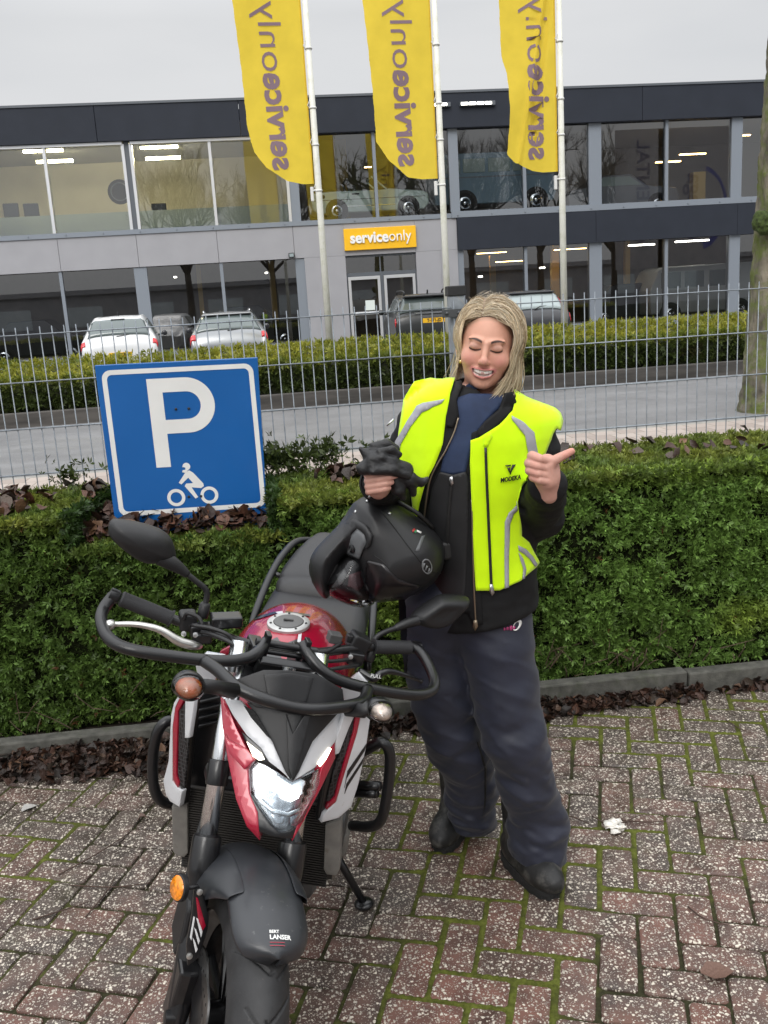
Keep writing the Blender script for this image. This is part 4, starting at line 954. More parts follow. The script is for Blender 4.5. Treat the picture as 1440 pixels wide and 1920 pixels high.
# shop sign
ss = thing('shop_sign', 'yellow shop sign with white lettering above the glass entrance door', 'sign', (4.2, YB - .1, 3.75))
part('board', mat('sign_yellow', (.80, .44, .010), .4, var=.03), lambda M: M.span((3.04, YB - .16, 3.42), (5.40, YB - .065, 4.10)), ss, bevel=.012)
for o in word(ss, m_white, 2.0, .235, ext=.02, ratio=.625): place(o, (3.235, YB - .185, 3.63), (1, 0, 0), (0, 0, 1))
# ================================================================== cars
m_tyre = mat('tyre_rubber', (.018, .018, .019), .75, bump=.2, bs=90)
m_alloy = mat('alloy', (.45, .46, .48), .35, metal=.8)
m_cglass = mat('car_glass', (.10, .125, .125), .10, spec=.8); m_red = mat('tail_red', (.50, .012, .02), .2, coat=.6)
m_plate = mat('plate_yellow', (.78, .44, .01), .5); m_ptxt = mat('plate_text', (.03, .025, .02), .6); m_trim = mat('car_trim', (.025, .026, .028), .55); m_chrome = mat('chrome', (.75, .76, .78), .12, metal=1)
class Body:
    """car shell: stations along the length, each half section given by 6 points (x, z)"""
    def __init__(s, st):
        s.y = [a[0] for a in st]; s.R = []
        for y, hw, zb, zm, zbelt, ztop, rw in st:
            P = [(hw * .86, zb), (hw * .97, zb + .10), (hw, zm), (hw * .975, zbelt), (rw + .03, ztop - .045), (rw * .72, ztop - .004), (0, ztop + .012)]
            P = [(-a, b) for a, b in P] + P[-2::-1]; s.R.append(np.array(P))
        s.R = np.array(s.R)
    def at(s, t, u):
        def cr1(A, v):
            n = len(A); i = int(min(max(math.floor(v), 0), n - 2)); f = v - i; a, b, c, d = A[max(i - 1, 0)], A[i], A[i + 1], A[min(i + 2, n - 1)]
            f2 = f; return b + (c - b) * (f2 if True else 0) + 0.0 * a
        n = len(s.y); i = int(min(max(math.floor(t), 0), n - 2)); f = t - i
        ra = s.R[i] * (1 - f) + s.R[i + 1] * f; y = s.y[i] * (1 - f) + s.y[i + 1] * f
        j = int(min(max(math.floor(u), 0), 11)); g = u - j; a, b, c, d = ra[max(j - 1, 0)], ra[j], ra[j + 1], ra[min(j + 2, 12)]
        p = .5 * (2 * b + (c - a) * g + (2 * a - 5 * b + 4 * c - d) * g * g + (3 * b - a - 3 * c + d) * g ** 3)
        return np.array([p[0], y, p[1]])
    def grid(s, t0, t1, u0, u1, nt_, nu, off=0.0):
        G = np.array([[s.at(t0 + (t1 - t0) * i / nt_, u0 + (u1 - u0) * j / nu) for j in range(nu + 1)] for i in range(nt_ + 1)])
        if off:
            N = np.cross(np.gradient(G, axis=0), np.gradient(G, axis=1)); N /= np.linalg.norm(N, axis=2)[..., None] + 1e-9
            c_ = np.array([0, s.y[len(s.y) // 2], .7]); sg = np.sign(((G - c_) * N).sum()); G = G + N * off * sg
        return G
    def shell(s, m, parent):
        n = len(s.y); G = s.grid(0, n - 1, 0, 12, (n - 1) * 2, 48); B = MB(); B.ring([list(r) for r in G], cap=True, closed=False)
        k = len(G[0]); B.F += [tuple(range(k))[::-1], tuple(range((len(G) - 1) * k, len(G) * k))]; B.M += [0, 0]
        return B.build('body', m, parent, auto=38)
    def patch(s, name, m, parent, t0, t1, u0, u1, off=.008, nt_=6, nu=10, corner=0.0):
        G = s.grid(t0, t1, u0, u1, nt_, nu, off); I = np.arange(G.shape[0] * G.shape[1]).reshape(G.shape[:2])
        Q = np.stack([I[:-1, :-1].ravel(), I[:-1, 1:].ravel(), I[1:, 1:].ravel(), I[1:, :-1].ravel()], 1)
        o = fastmesh(name, G.reshape(-1, 3), Q, m, parent, True); md = o.modifiers.new('s', 'SOLIDIFY'); md.thickness = .012; md.offset = 0; return o
def wheel(parent, c_, r, ax=(1, 0, 0), wd=.19):
    M = MB(); M.lathe([(r * .66, -wd / 2), (r * .94, -wd / 2), (r, -wd / 2 + .03), (r, wd / 2 - .03), (r * .94, wd / 2), (r * .66, wd / 2)], c_, ax, 28, cap=False); w0 = M.build('wheel', m_tyre, parent, auto=40)
    M = MB(); M.lathe([(r * .66, -wd / 2 + .005), (r * .62, -wd / 2 + .03), (r * .2, -wd / 2 + .03), (r * .17, -wd / 2 + .01), (.0, -wd / 2 + .01)], c_, ax, 28, cap=False)
    M.lathe([(r * .66, wd / 2 - .005), (r * .62, wd / 2 - .03), (r * .2, wd / 2 - .03), (r * .17, wd / 2 - .01), (.0, wd / 2 - .01)], c_, ax, 28, cap=False); M.build('rim', m_alloy, w0, auto=40)
def parked(label, paint, pos, rz, prof, L_, r, extras):
    t = thing('parked_car', label, 'car', (0, 0, 0), group='cars parked behind the far hedge')
    B = Body(prof); B.shell(paint, t); hw = max(p[1] for p in prof)
    for y in (L_ * .19, L_ * .79):
        for s in (-1, 1): wheel(t, (s * (hw - .11), y, r), r)
    extras(t, B, hw); t.location = pos; t.rotation_euler = (0, 0, rz); return t
def plate(t, x, y, z, txt, w_=.52):
    o = part('number_plate', m_plate, lambda M: M.span((x - w_ / 2, y - .012, z - .055), (x + w_ / 2, y, z + .055)), t)
    q = text_mesh('plate_text', txt, .105, m_ptxt, o, .001, .004, sx=.9); place(q, (x, y - .014, z - .002), (1, 0, 0), (0, 0, 1))
def mirrors(t, hw, y, z, m):
    for s in (-1, 1): part('mirror', m, lambda M: [M.lathe([(.02, -.04), (.065, -.03), (.075, .02), (.05, .06), (.02, .07)], (s * (hw + .12), y, z), (0, 1, .1), 12), M.tube([(s * (hw - .05), y + .02, z - .04), (s * (hw + .1), y, z - .02)], .025, 6)], t, smooth=True)
hatchP = [(0, .80, .30, .55, .66, .70, .66), (.03, .86, .25, .58, .78, .84, .68), (.10, .875, .22, .60, .86, .97, .68), (.16, .875, .2, .60, .92, 1.00, .69), (.36, .875, .2, .6, .94, 1.27, .60), (.50, .875, .2, .6, .95, 1.42, .55), (.72, .875, .2, .6, .95, 1.47, .56), (1.6, .875, .2, .6, .95, 1.49, .575), (2.3, .87, .2, .6, .94, 1.40, .555), (2.95, .86, .2, .58, .90, 1.02, .62), (3.6, .82, .22, .56, .80, .88, .62), (3.95, .70, .25, .5, .66, .70, .5)]
m_wpaint = mat('paint_white', (.55, .56, .57), .3, coat=.6, var=.02); m_spaint = mat('paint_silver', (.22, .23, .24), .35, metal=.55, coat=.6); m_bpaint = mat('paint_black', (.012, .014, .015), .35, coat=.25); m_gpaint = mat('paint_anthracite', (.024, .025, .030), .35, coat=.3)
def ex_white(t, B, hw):
    B.patch('rear_window', m_cglass, t, 3.15, 4.85, 3.95, 8.05); B.patch('side_window', m_cglass, t, 5.1, 7.6, 8.15, 8.85); B.patch('side_window', m_cglass, t, 5.1, 7.6, 3.15, 3.85)
    for u in (2.55, 8.35): B.patch('tail_light', m_red, t, 1.2, 2.3, u, u + 1.1, .012, 4, 6)
    part('high_brake_light', m_trim, lambda M: M.span((-.16, .44, 1.395), (.16, .52, 1.425)), t, bevel=.01); part('wiper', m_trim, lambda M: M.tube([(-.05, .155, 1.02), (.30, .20, 1.06)], .012, 6), t)
    part('aerial', m_trim, lambda M: M.tube([(0, .8, 1.48), (0, .72, 1.60)], .008, 5), t); part('bumper', m_trim, lambda M: M.span((-.78, -.03, .30), (.78, .05, .42)), t, bevel=.03); plate(t, 0, .0, .60, 'K-482-RB'); mirrors(t, hw, 2.6, 1.0, m_gpaint)
    part('seat_backs', m_trim, lambda M: [M.span((s - .2, 1.0, .8), (s + .2, 1.1, 1.22)) for s in (-.35, .35)], t, bevel=.04)
parked('white hatchback with dark red tail lights parked leftmost in front of the showroom', m_wpaint, (-3.22, 22.6, LOT), .07, hatchP, 3.95, .30, ex_white)
estP = [(0, .84, .28, .5, .62, .66, .72), (.04, .90, .24, .55, .76, .80, .74), (.12, .91, .22, .6, .86, .94, .74), (.18, .91, .2, .6, .90, .985, .74), (.42, .91, .2, .6, .92, 1.22, .62), (.60, .91, .2, .6, .93, 1.37, .57), (.85, .91, .2, .6, .93, 1.41, .57), (2.2, .91, .2, .6, .93, 1.43, .58), (2.9, .90, .2, .6, .92, 1.33, .56), (3.55, .89, .2, .58, .90, .99, .66), (4.3, .85, .22, .56, .80, .86, .66), (4.7, .72, .25, .5, .64, .68, .5)]
def ex_silver(t, B, hw):
    B.patch('rear_window', m_cglass, t, 3.1, 4.8, 3.9, 8.1); B.patch('side_window', m_cglass, t, 5.1, 8, 8.15, 8.85); B.patch('side_window', m_cglass, t, 5.1, 8, 3.15, 3.85)
    for u in (2.45, 8.05): B.patch('tail_light', m_red, t, 1.3, 2.7, u, u + 1.5, .012, 4, 8)
    part('spoiler', m_spaint, lambda M: M.span((-.60, .48, 1.36), (.60, .66, 1.395)), t, bevel=.015)
    for s in (-1, 1): part('roof_rail', m_chrome, lambda M: M.tube([(s * .55, .8, 1.40), (s * .56, .95, 1.47), (s * .57, 2.6, 1.48), (s * .56, 2.8, 1.40)], .018, 6, smooth=4), t, smooth=True)
    part('wiper', m_trim, lambda M: M.tube([(-.02, .165, 1.0), (.36, .22, 1.02)], .013, 6), t); part('bumper', m_trim, lambda M: M.span((-.8, -.03, .26), (.8, .05, .36)), t, bevel=.03)
    part('chrome_strip', m_trim, lambda M: M.span((-.55, .085, .845), (.55, .10, .86)), t)
    plate(t, .0, .075, .765, '23-LRK-2'); mirrors(t, hw, 2.9, 1.0, m_gpaint)
parked('silver estate car with red tail lights and yellow number plate beside the white hatchback', m_spaint, (-.67, 22.6, LOT), .03, estP, 4.7, .32, ex_silver)
suvP = [(0, .82, .42, .65, .78, .82, .74), (.03, .89, .36, .7, .92, .98, .76), (.08, .90, .34, .75, 1.0, 1.10, .77), (.13, .90, .34, .75, 1.03, 1.13, .77), (.26, .90, .34, .75, 1.05, 1.36, .68), (.38, .90, .34, .75, 1.06, 1.52, .63), (.60, .90, .34, .75, 1.06, 1.56, .63), (2.2, .90, .34, .75, 1.06, 1.58, .64), (2.7, .89, .34, .75, 1.05, 1.48, .60), (3.2, .88, .34, .72, 1.02, 1.10, .70), (4.0, .85, .36, .7, .94, 1.0, .70), (4.3, .76, .4, .6, .80, .84, .6)]
def ex_suv(t, B, hw):
    B.patch('rear_window', m_cglass, t, 3.1, 4.8, 4.0, 8.0); B.patch('side_window', m_cglass, t, 5.0, 7.8, 8.15, 8.85); B.patch('side_window', m_cglass, t, 5.0, 7.8, 3.15, 3.85)
    for u in (2.4, 9.0): B.patch('tail_light', m_red, t, 1.0, 2.6, u, u + .6, .014, 4, 4)
    part('spoiler', m_gpaint, lambda M: M.span((-.66, .18, 1.50), (.66, .44, 1.545)), t, bevel=.02)
    for s in (-1, 1): part('roof_rail', m_trim, lambda M: M.tube([(s * .60, .55, 1.55), (s * .60, .66, 1.65), (s * .61, 2.1, 1.67), (s * .60, 2.3, 1.56)], .022, 6, smooth=4), t, smooth=True)
    part('chrome_strip', m_chrome, lambda M: M.span((-.42, .035, 1.10), (.42, .06, 1.13)), t); part('bumper', m_trim, lambda M: M.span((-.84, -.05, .38), (.84, .05, .55)), t, bevel=.03); part('aerial', m_trim, lambda M: M.tube([(0, .7, 1.57), (0, .62, 1.66)], .02, 5), t)
    plate(t, .05, .02, .93, 'T-771-JD', .56); mirrors(t, hw, 2.6, 1.15, m_bpaint)
parked('black off-roader with roof rails parked in front of the glass entrance door', m_bpaint, (4.25, 22.6, LOT), -.05, suvP, 4.3, .35, ex_suv)
def ex_hatch2(t, B, hw):
    B.patch('rear_window', mat('car_glass_pale', (.36, .42, .43), .15), t, 3.1, 4.85, 3.9, 8.1); B.patch('side_window', m_cglass, t, 5.1, 7.6, 8.15, 8.85); B.patch('side_window', m_cglass, t, 5.1, 7.6, 3.15, 3.85)
    for u in (3.25, 8.18): B.patch('tail_light', m_red, t, 2.6, 4.7, u, u + .55, .016, 5, 4)
    for u in (2.4, 9.0): B.patch('tail_light', m_red, t, 1.4, 2.6, u, u + .6, .016, 4, 4)
    part('badge', m_chrome, lambda M: M.lathe([(.05, 0), (.045, .012), (.02, .016)], (0, .13, .93), (0, -1, .3), 16), t); part('wiper', m_trim, lambda M: M.tube([(.0, .15, 1.02), (.15, .20, 1.09), (.5, .25, 1.10)], .013, 6), t)
    part('spoiler', m_gpaint, lambda M: M.span((-.56, .40, 1.42), (.56, .6, 1.455)), t, bevel=.012); plate(t, 0, .0, .55, 'H-305-ZG'); mirrors(t, hw, 2.6, 1.0, m_gpaint)
parked('anthracite hatchback with tall red tail lights flanking its pale rear window', m_gpaint, (6.85, 22.6, LOT), -.1, hatchP, 3.95, .30, ex_hatch2)

# --- showroom cars upstairs, seen from the side
def side_car(name, label, cat, pos, paint, poly, arches, thick, r):
    t = thing(name, label, cat, (0, 0, 0)); out = []
    M = MB(); M.prism([(x, 0, z) for x, z in poly], (0, thick, 0)); M.build('body', paint, t, bevel=.05, seg=3)
    for x in arches:
        M = MB(); M.lathe([(r * 1.28, -.012), (r * 1.28, .02)], (x, 0, r), (0, 1, 0), 28); M.build('wheel_arch', m_trim, t)
        M = MB(); M.lathe([(r, -.02), (r, .14)], (x, .0, r), (0, 1, 0), 28); w0 = M.build('wheel', m_tyre, t, bevel=.02)
        M = MB(); M.lathe([(r * .62, -.03), (r * .55, -.04), (r * .3, -.035), (r * .28, -.06), (.0, -.062)], (x, 0, r), (0, 1, 0), 24, cap=False); M.build('hub_cap', m_chrome, w0, smooth=True)
    LATER.append((t, pos)); return t
LATER = []
m_mint = mat('paint_mint', (.74, .88, .82), .3, coat=.5); m_blue2 = mat('paint_blue', (.20, .30, .38), .35, coat=.5)
xa = atY(632, 398, YB + .5)[0]; xb_ = atY(766, 388, YB + .5)[0]; wb = xb_ - xa
cab = side_car('convertible_car', 'pale mint green open convertible on show behind the upper window over the shop sign', 'car', (xa, YB + .5, 4.44), m_mint,
    [(-.78, .34), (-.82, .62), (-.80, .86), (-.2, .90), (.9, .89), (1.62, .90), (1.75, .92), (2.9, .80), (3.05, .72), (3.08, .40), (2.9, .22), (-.6, .22)], (0, wb), 1.5, .29)
part('windscreen_frame', m_mint, lambda M: M.tube([(1.68, .05, .90), (1.22, .12, 1.32), (1.20, 1.4, 1.32), (1.66, 1.46, .90)], .03, 8), cab); part('rollover_bar', m_trim, lambda M: M.tube([(.46, .1, .88), (.40, .14, 1.28), (.40, 1.36, 1.28), (.46, 1.4, .88)], .05, 8), cab)
part('folded_roof', m_trim, lambda M: M.ring([[(x, .08 + .0 * k, .88 + .17 * math.sin(math.pi * (x + .75) / .95) * math.sin(math.pi * k / 6)) if False else (x, .1 + 1.3 * k / 6, .87 + .20 * max(0, math.sin(math.pi * (x + .78) / 1.0)) * math.sin(math.pi * (.15 + .7 * k / 6))) for k in range(7)] for x in np.linspace(-.78, .2, 8)], cap=False, closed=False), cab)
part('side_line', m_trim, lambda M: M.span((-.8, -.008, .62), (2.95, -.003, .635)), cab); part('sill_line', m_chrome, lambda M: M.span((.3, -.012, .40), (1.95, -.004, .425)), cab); part('door', m_mint, lambda M: M.span((.46, -.006, .30), (1.66, -.002, .86)), cab); part('door_handle', m_trim, lambda M: M.span((.52, -.02, .765), (.76, -.008, .81)), cab); part('fuel_cap', m_trim, lambda M: M.lathe([(.06, 0), (.05, -.01)], (-.42, -.002, .74), (0, 1, 0), 16), cab)
for y in (.3, .95): part('seat', m_trim, lambda M: M.span((.55, y, .6), (.72, y + .42, 1.12)), cab, bevel=.05)
xa = atY(872, 388, YB + .5)[0]; xb_ = atY(1005, 372, YB + .5)[0]; wb = xb_ - xa
van = side_car('showroom_van', 'dusty blue old van with pale window band behind the upper right window', 'van', (xa, YB + .5, 4.44), m_blue2,
    [(-1.0, .30), (-1.02, 1.0), (-.95, 1.45), (-.85, 1.82), (-.6, 1.9), (2.55, 1.9), (2.85, 1.75), (3.12, 1.15), (3.16, .6), (3.05, .28)], (0, wb), 1.7, .33)
m_vg = mat('van_glass', (.33, .40, .38), .2)
for x in (-.85, -.02, .83, 1.66): part('side_window', m_vg, lambda M: M.span((x, -.02, 1.28), (x + .74, .02, 1.72)), van, bevel=.04)
part('belt_line', m_frame, lambda M: M.span((-1.0, -.015, 1.12), (3.1, -.006, 1.16)), van)
car3 = side_car('showroom_car', 'dim grey saloon behind the reflected lettering in the right upper window', 'car', (12.2, YB + 2.2, 4.27), mat('paint_grey', (.22, .23, .25), .3, coat=.5),
    [(-.8, .3), (-.85, .75), (-.7, .92), (-.15, 1.0), (.4, 1.36), (1.5, 1.38), (2.1, .98), (3.2, .85), (3.3, .6), (3.25, .28)], (0, 2.5), 1.6, .31)
part('side_window', m_vg, lambda M: M.prism([(.05, -.015, 1.0), (.45, -.015, 1.30), (1.42, -.015, 1.31), (1.9, -.015, 1.0)], (0, .03, 0)), car3)
wv = side_car('workshop_van', 'pale grey van standing in the workshop at the far right lower window', 'van', (15.1, YB + 2.0, .34), mat('paint_van', (.42, .43, .42), .4),
    [(-.75, .35), (-.78, 1.2), (-.45, 1.9), (-.2, 2.02), (3.6, 2.04), (3.7, 1.8), (3.72, .35)], (0, 2.7), 1.8, .33)
for x in (-.35, .55, 1.5): part('side_window', m_cglass, lambda M: M.span((x, -.02, 1.25), (x + .75, .02, 1.82)), wv, bevel=.04)
for i, (px, w_, h_, lab) in enumerate(((960, 2.6, 1.35, 'dark car on the workshop floor behind the leftmost lower right window'), (1190, 4.2, 1.5, 'dark pickup in the workshop behind the third lower window from the entrance'), (60, 4.2, 1.5, 'dark car inside behind the far left lower window'), (470, 3.9, 1.55, 'dark car inside with a yellow lit room behind, lower window left of the entrance'))):
    c_ = atY(px, 560, YB + 3); side_car('workshop_car', lab, 'car', (c_[0] - 1.2, YB + 3, .34), m_gpaint, [(-.8, .3), (-.85, .8), (-.6, .95), (-.1, 1.0), (.3, h_), (1.5, h_ + .02), (2.1, 1.0), (2.95, .88), (3.05, .6), (3.0, .28)], (0, 2.3), 1.6, .31)
for i, (px, zc, lab) in enumerate(((930, 1.9, 'dull gold workbench behind the lower window'), (1075, 1.2, 'orange brown engine stand in the workshop'))):
    c_ = atY(px, 550, YB + 4.5); t = thing('workbench', lab, 'furniture', (c_[0], YB + 4.5, .34)); part('top', mat('bench_gold', (.5, .36, .14), .6), lambda M: M.span((c_[0] - .9, YB + 4.5, 1.2), (c_[0] + .5, YB + 5, 1.32)), t)
    for dx in (-.8, .4): part('leg', m_fdk, lambda M: M.span((c_[0] + dx - .05, YB + 4.55, .34), (c_[0] + dx + .05, YB + 4.7, 1.2)), t)

for t_, p_ in LATER: t_.location = p_

# ================================================================== what stands behind the viewer and shows in the glass
m_tw = mat('bare_bark', (.05, .042, .035), .9, var=.3, vs=4)
for i, (px, D, zb, s, h, lab) in enumerate(((338, 66, 0, 5, 3.0, 'bare street tree that shows as a reflection in the left upper window'), (880, 64, 0, 9, 3.0, 'bare street tree reflected around the blue van'), (1010, 63, 0, 12, 3.2, 'bare street tree reflected beside the right flag'), (848, 67, 0, 14, 2.9, 'bare street tree reflected over the mint convertible'), (1150, 68, 0, 15, 3.0, 'bare street tree reflected left of the grey banner'), (500, 70, 0, 17, 2.8, 'bare street tree reflected at the end of the left windows'))):
    q = atY(px, 400, D); x = q[0]; y = 62.0 - D
    t = thing('bare_tree', lab, 'tree', (x, y, 0), group='bare trees behind the viewer')
    part('trunk', m_tw, lambda M: M.tube([(x, y, -.1), (x + .1, y, 2.2), (x + .05, y, 4.4)], [.30, .24, .2], 8, smooth=3), t, smooth=True)
    bare_tree((x + .05, y, 4.3), h * 1.25, s, t, 'crown', .14, 5, m_tw, .7, start=[(0, 0, 1), (-.5, .2, .8), (.5, -.2, .8), (.15, .3, 1), (-.2, -.3, 1)], spread=.45)
opp = thing('workshop_building', 'low dark commercial building across the yard that only shows mirrored in the lower windows', 'building', (5, -22, 0))
part('wall', m_panel, lambda M: M.span((-45, -24, -.1), (50, -22, 3.9)), opp); part('roof', m_panel, lambda M: M.span((-45.3, -24.2, 3.9), (50.3, -21.7, 4.3)), opp)
for k in range(14): part('window', mat('pale_pane', (.5, .55, .58), .2) if k == 0 else bpy.data.materials['pale_pane'], lambda M: M.span((-40 + k * 6, -21.99, 1.2), (-37 + k * 6, -21.95, 2.9)), opp)
m_ban = mat('banner_grey', (.42, .41, .43), .8, trans=.3); m_bt = mat('banner_text', (.10, .10, .17), .8)
for px, wpx, txt, lab in ((1203, 96, 'AA RENTAL', 'plain grey banner flag with dark letters mirrored in the right upper window'), (1300, 130, 'Amega', 'grey banner flag with a large blue arc, mirrored in the right upper window')):
    D = 60.0; y = 62.0 - D - 6; D = 66.0; y = -4.0; a, b = atY(px - wpx / 2, 430, D), atY(px + wpx / 2, 430, D); zb = 3.0; zt = 12.5
    t = thing('banner', lab, 'banner', ((a[0] + b[0]) / 2, y, zb), group='banners behind the viewer')
    part('cloth', m_ban, lambda M: M.span((a[0], y - .02, zb), (b[0], y, zt)), t); part('pole', m_pole, lambda M: M.tube([(b[0] + .1, y, 0), (b[0] + .1, y, 13)], .06, 8), t)
    o = text_mesh('lettering', txt, 1.35 if txt[1] == 'A' else 1.7, m_bt, t, .004, .02, sx=1.0, align='LEFT'); place(o, ((a[0] + b[0]) / 2 + .1, y + .012, 4.7), (0, 0, 1), (1, 0, 0))
    if txt == 'Amega': part('arc', mat('banner_blue', (.08, .09, .30), .8), lambda M: M.ring([[((a[0] + b[0]) / 2 + .3 + rr * math.sin(q), y + .006, 7.0 + rr * 1.3 * math.cos(q)) for rr in (2.0 + .12 * math.sin(q * 1.5), 2.3)] for q in np.linspace(.3, 2.9, 24)], cap=False, closed=False), t)
# ================================================================== motorcycle
# machine frame: x forward, y to the rider's left, z up, origin under the front axle; S = turns with the steering
BPX, BPY, BYAW, BLEAN, BST, BSC = -0.2612, 1.6963, -0.19492, -0.18029, 0.41500, 0.98766
RAKE = R_(25.5); S_AX = np.array([-math.sin(RAKE), 0, math.cos(RAKE)]); S_A0 = np.array([.101, 0, 0.])
def rotm(ax, a):
    x, y, z = ax; K = np.array([[0, -z, y], [z, 0, -x], [-y, x, 0.]]); return np.eye(3) + math.sin(a) * K + (1 - math.cos(a)) * K @ K
_S = rotm(S_AX, BST)
_A = rotm((0, 0, 1), BYAW) @ np.array([[0, 1, 0], [-1, 0, 0], [0, 0, 1.]]) @ rotm((1, 0, 0), BLEAN) * BSC
_MU, _TU = _A, np.array([BPX, BPY, 0.]); _MS, _TS = _A @ _S, _A @ (S_A0 - _S @ S_A0) + _TU
_IU, _IS = np.linalg.inv(_MU), np.linalg.inv(_MS)
def Wb(P, st=True):
    P = np.asarray(P, float); return P @ (_MS if st else _MU).T + (_TS if st else _TU)
def bl(px, py, x=None, y=None, z=None, st=True):
    I, T = (_IS, _TS) if st else (_IU, _TU); o = I @ (EYE - T); d = I @ ray(px, py)
    for k, v in enumerate((x, y, z)):
        if v is not None: return o + d * ((v - o[k]) / d[k])
def trace(px, py, D, st=True):
    x = -.2
    for _ in range(14):
        p = bl(px, py, x=x, st=st); x += .6 * (D(p[1], p[2]) - x)
    return bl(px, py, x=x, st=st)
bike = thing('motorcycle', 'red white and black naked motorcycle with lit headlight leaning on its side stand', 'motorcycle', (BPX, BPY, 0))
class BB(MB):
    def make(s, name, m, st=True, parent=None, **k):
        s.V = [tuple(v) for v in Wb(np.array(s.V), st)]; return s.build(name, m, parent or bike, **k)
def btube(name, pts, r, m, st=True, seg=12, sm=6, parent=None):
    B = BB(); B.tube(pts, r, seg, smooth=sm); return B.make(name, m, st, parent, smooth=True)
def panel_px(name, poly, D, m, st=True, th=.006, lift=0.0, parent=None, cuts=3, holes=()):
    bm_ = bmesh.new(); es = []
    for lp in (poly, *holes):
        vs = [bm_.verts.new((q[0], q[1], 0)) for q in lp]; es += [bm_.edges.new((vs[i], vs[(i + 1) % len(vs)])) for i in range(len(vs))]
    bmesh.ops.triangle_fill(bm_, use_beauty=True, edges=es)
    for _ in range(cuts):
        lng = [e for e in bm_.edges if e.calc_length() > 14]
        if not lng: break
        bmesh.ops.subdivide_edges(bm_, edges=lng, cuts=1); bmesh.ops.triangulate(bm_, faces=bm_.faces[:])
    P = np.array([trace(v.co.x, v.co.y, D, st) + np.array([lift, 0, 0]) for v in bm_.verts])
    W = Wb(P, st)
    for v, q in zip(bm_.verts, W): v.co = q
    bmesh.ops.recalc_face_normals(bm_, faces=bm_.faces[:])
    fw = (_MS if st else _MU) @ np.array([1., 0, 0]); s_ = sum(f.normal.dot(Vector(fw)) * f.calc_area() for f in bm_.faces)
    if s_ < 0: bmesh.ops.reverse_faces(bm_, faces=bm_.faces[:])
    me = bpy.data.meshes.new(name); bm_.to_mesh(me); bm_.free(); o = link(name, me, m, parent or bike, auto=30)
    md = o.modifiers.new('s', 'SOLIDIFY'); md.thickness = th; md.offset = -1
    md = o.modifiers.new('b', 'BEVEL'); md.width = min(.0015, th * .3); md.segments = 2; md.limit_method = 'ANGLE'; md.angle_limit = R_(50)
    return o
m_mblk = mat('matt_black', (.010, .010, .011), .48, var=.15, vs=30, bump=.12, bs=500, bdist=.001)
m_gblk = mat('satin_black', (.008, .008, .009), .30, coat=.25, dirt=(.05, .05, .048), dirt_s=40, dirt_t=(.6, .8))
m_tubeb = mat('powder_black', (.008, .008, .009), .34, coat=.15, bump=.05, bs=300)
m_fend = mat('fender_grey', (.026, .028, .032), .36, dirt=(.11, .11, .11), dirt_s=60, dirt_t=(.62, .75), var=.15, vs=8, coat=.1)
m_rpaint = mat('paint_red', (.36, .006, .030), .22, coat=.9, metal=.15, dirt=(.25, .06, .07), dirt_s=70, dirt_t=(.66, .74))
m_wp = mat('panel_white', (.62, .63, .65), .32, coat=.5, dirt=(.36, .33, .28), dirt_s=45, dirt_t=(.62, .75))
m_chr = mat('fork_chrome', (.80, .82, .84), .2, metal=1)
m_rub = mat('grip_rubber', (.022, .022, .024), .7, bump=.4, bs=250, bdist=.002)
m_alu = mat('lever_alu', (.62, .61, .58), .32, metal=.9, var=.1, vs=60)
m_rad = mat('radiator_fins', (.022, .020, .018), .6)
m_tank = mat('radiator_grey', (.16, .15, .135), .65, var=.2, vs=30, dirt=(.10, .085, .065), dirt_s=30)
m_eng = mat('engine_grey', (.10, .10, .10), .5, metal=.4, dirt=(.10, .08, .06), dirt_s=20, var=.3, vs=20)
m_seat = mat('seat_vinyl', (.028, .028, .030), .52, bump=.25, bs=400, bdist=.001)
m_disc = mat('disc_steel', (.42, .41, .40), .3, metal=1, var=.25, vs=40)
m_tyre2 = mat('tyre_tread', (.022, .022, .023), .62, var=.3, vs=25, dirt=(.10, .09, .08), dirt_s=80, dirt_t=(.64, .76), bump=.2, bs=120, bdist=.002)
# ---- front wheel
def tyre_obj(name, c, R, hw, m, st, parent=None, groove=True):
    nth, ns = (900, 60) if groove else (120, 24); th = np.linspace(0, 2 * np.pi, nth, endpoint=False); s = np.linspace(-1, 1, ns); TH, SS = np.meshgrid(th, s, indexing='ij')
    y = hw * np.sin(SS * 1.75) / math.sin(1.57) ; y = hw * np.sign(SS) * np.clip(np.abs(np.sin(SS * 1.72)), 0, 1); rr = R - .085 * (1 - np.cos(np.clip(np.abs(SS), 0, 1) * 1.62)) ** .95
    if groove:
        a = TH * 11 / (2 * np.pi); g = 0
        for sg, ph in ((1, 0.0), (-1, .5)):
            u = (a + ph + .62 * np.abs(SS)) % 1.0; on = (np.sign(SS) == sg) | (np.abs(SS) < .07); dd = np.minimum(np.abs(u - .5), 1) * 2 * np.pi * R / 11
            g = np.maximum(g, on * np.clip((.0036 - dd) / .0012, 0, 1) * (np.abs(SS) < .72))
            u2 = (a + ph + .35 + .75 * np.abs(SS)) % 1.0; d2 = np.abs(u2 - .5) * 2 * np.pi * R / 11
            g = np.maximum(g, on * np.clip((.0028 - d2) / .0012, 0, 1) * (np.abs(SS) < .45) * (np.abs(SS) > .12))
        rr = rr - .0055 * g
    P = np.stack([c[0] + rr * np.sin(TH), c[1] + y, c[2] + rr * np.cos(TH)], -1); I = np.arange(nth * ns).reshape(nth, ns); J = np.roll(I, -1, 0)
    Q = np.stack([I[:, :-1].ravel(), J[:, :-1].ravel(), J[:, 1:].ravel(), I[:, 1:].ravel()], 1)
    return fastmesh(name, Wb(P.reshape(-1, 3), st), Q, m, parent or bike, True)
WC = np.array([0, 0, .300])
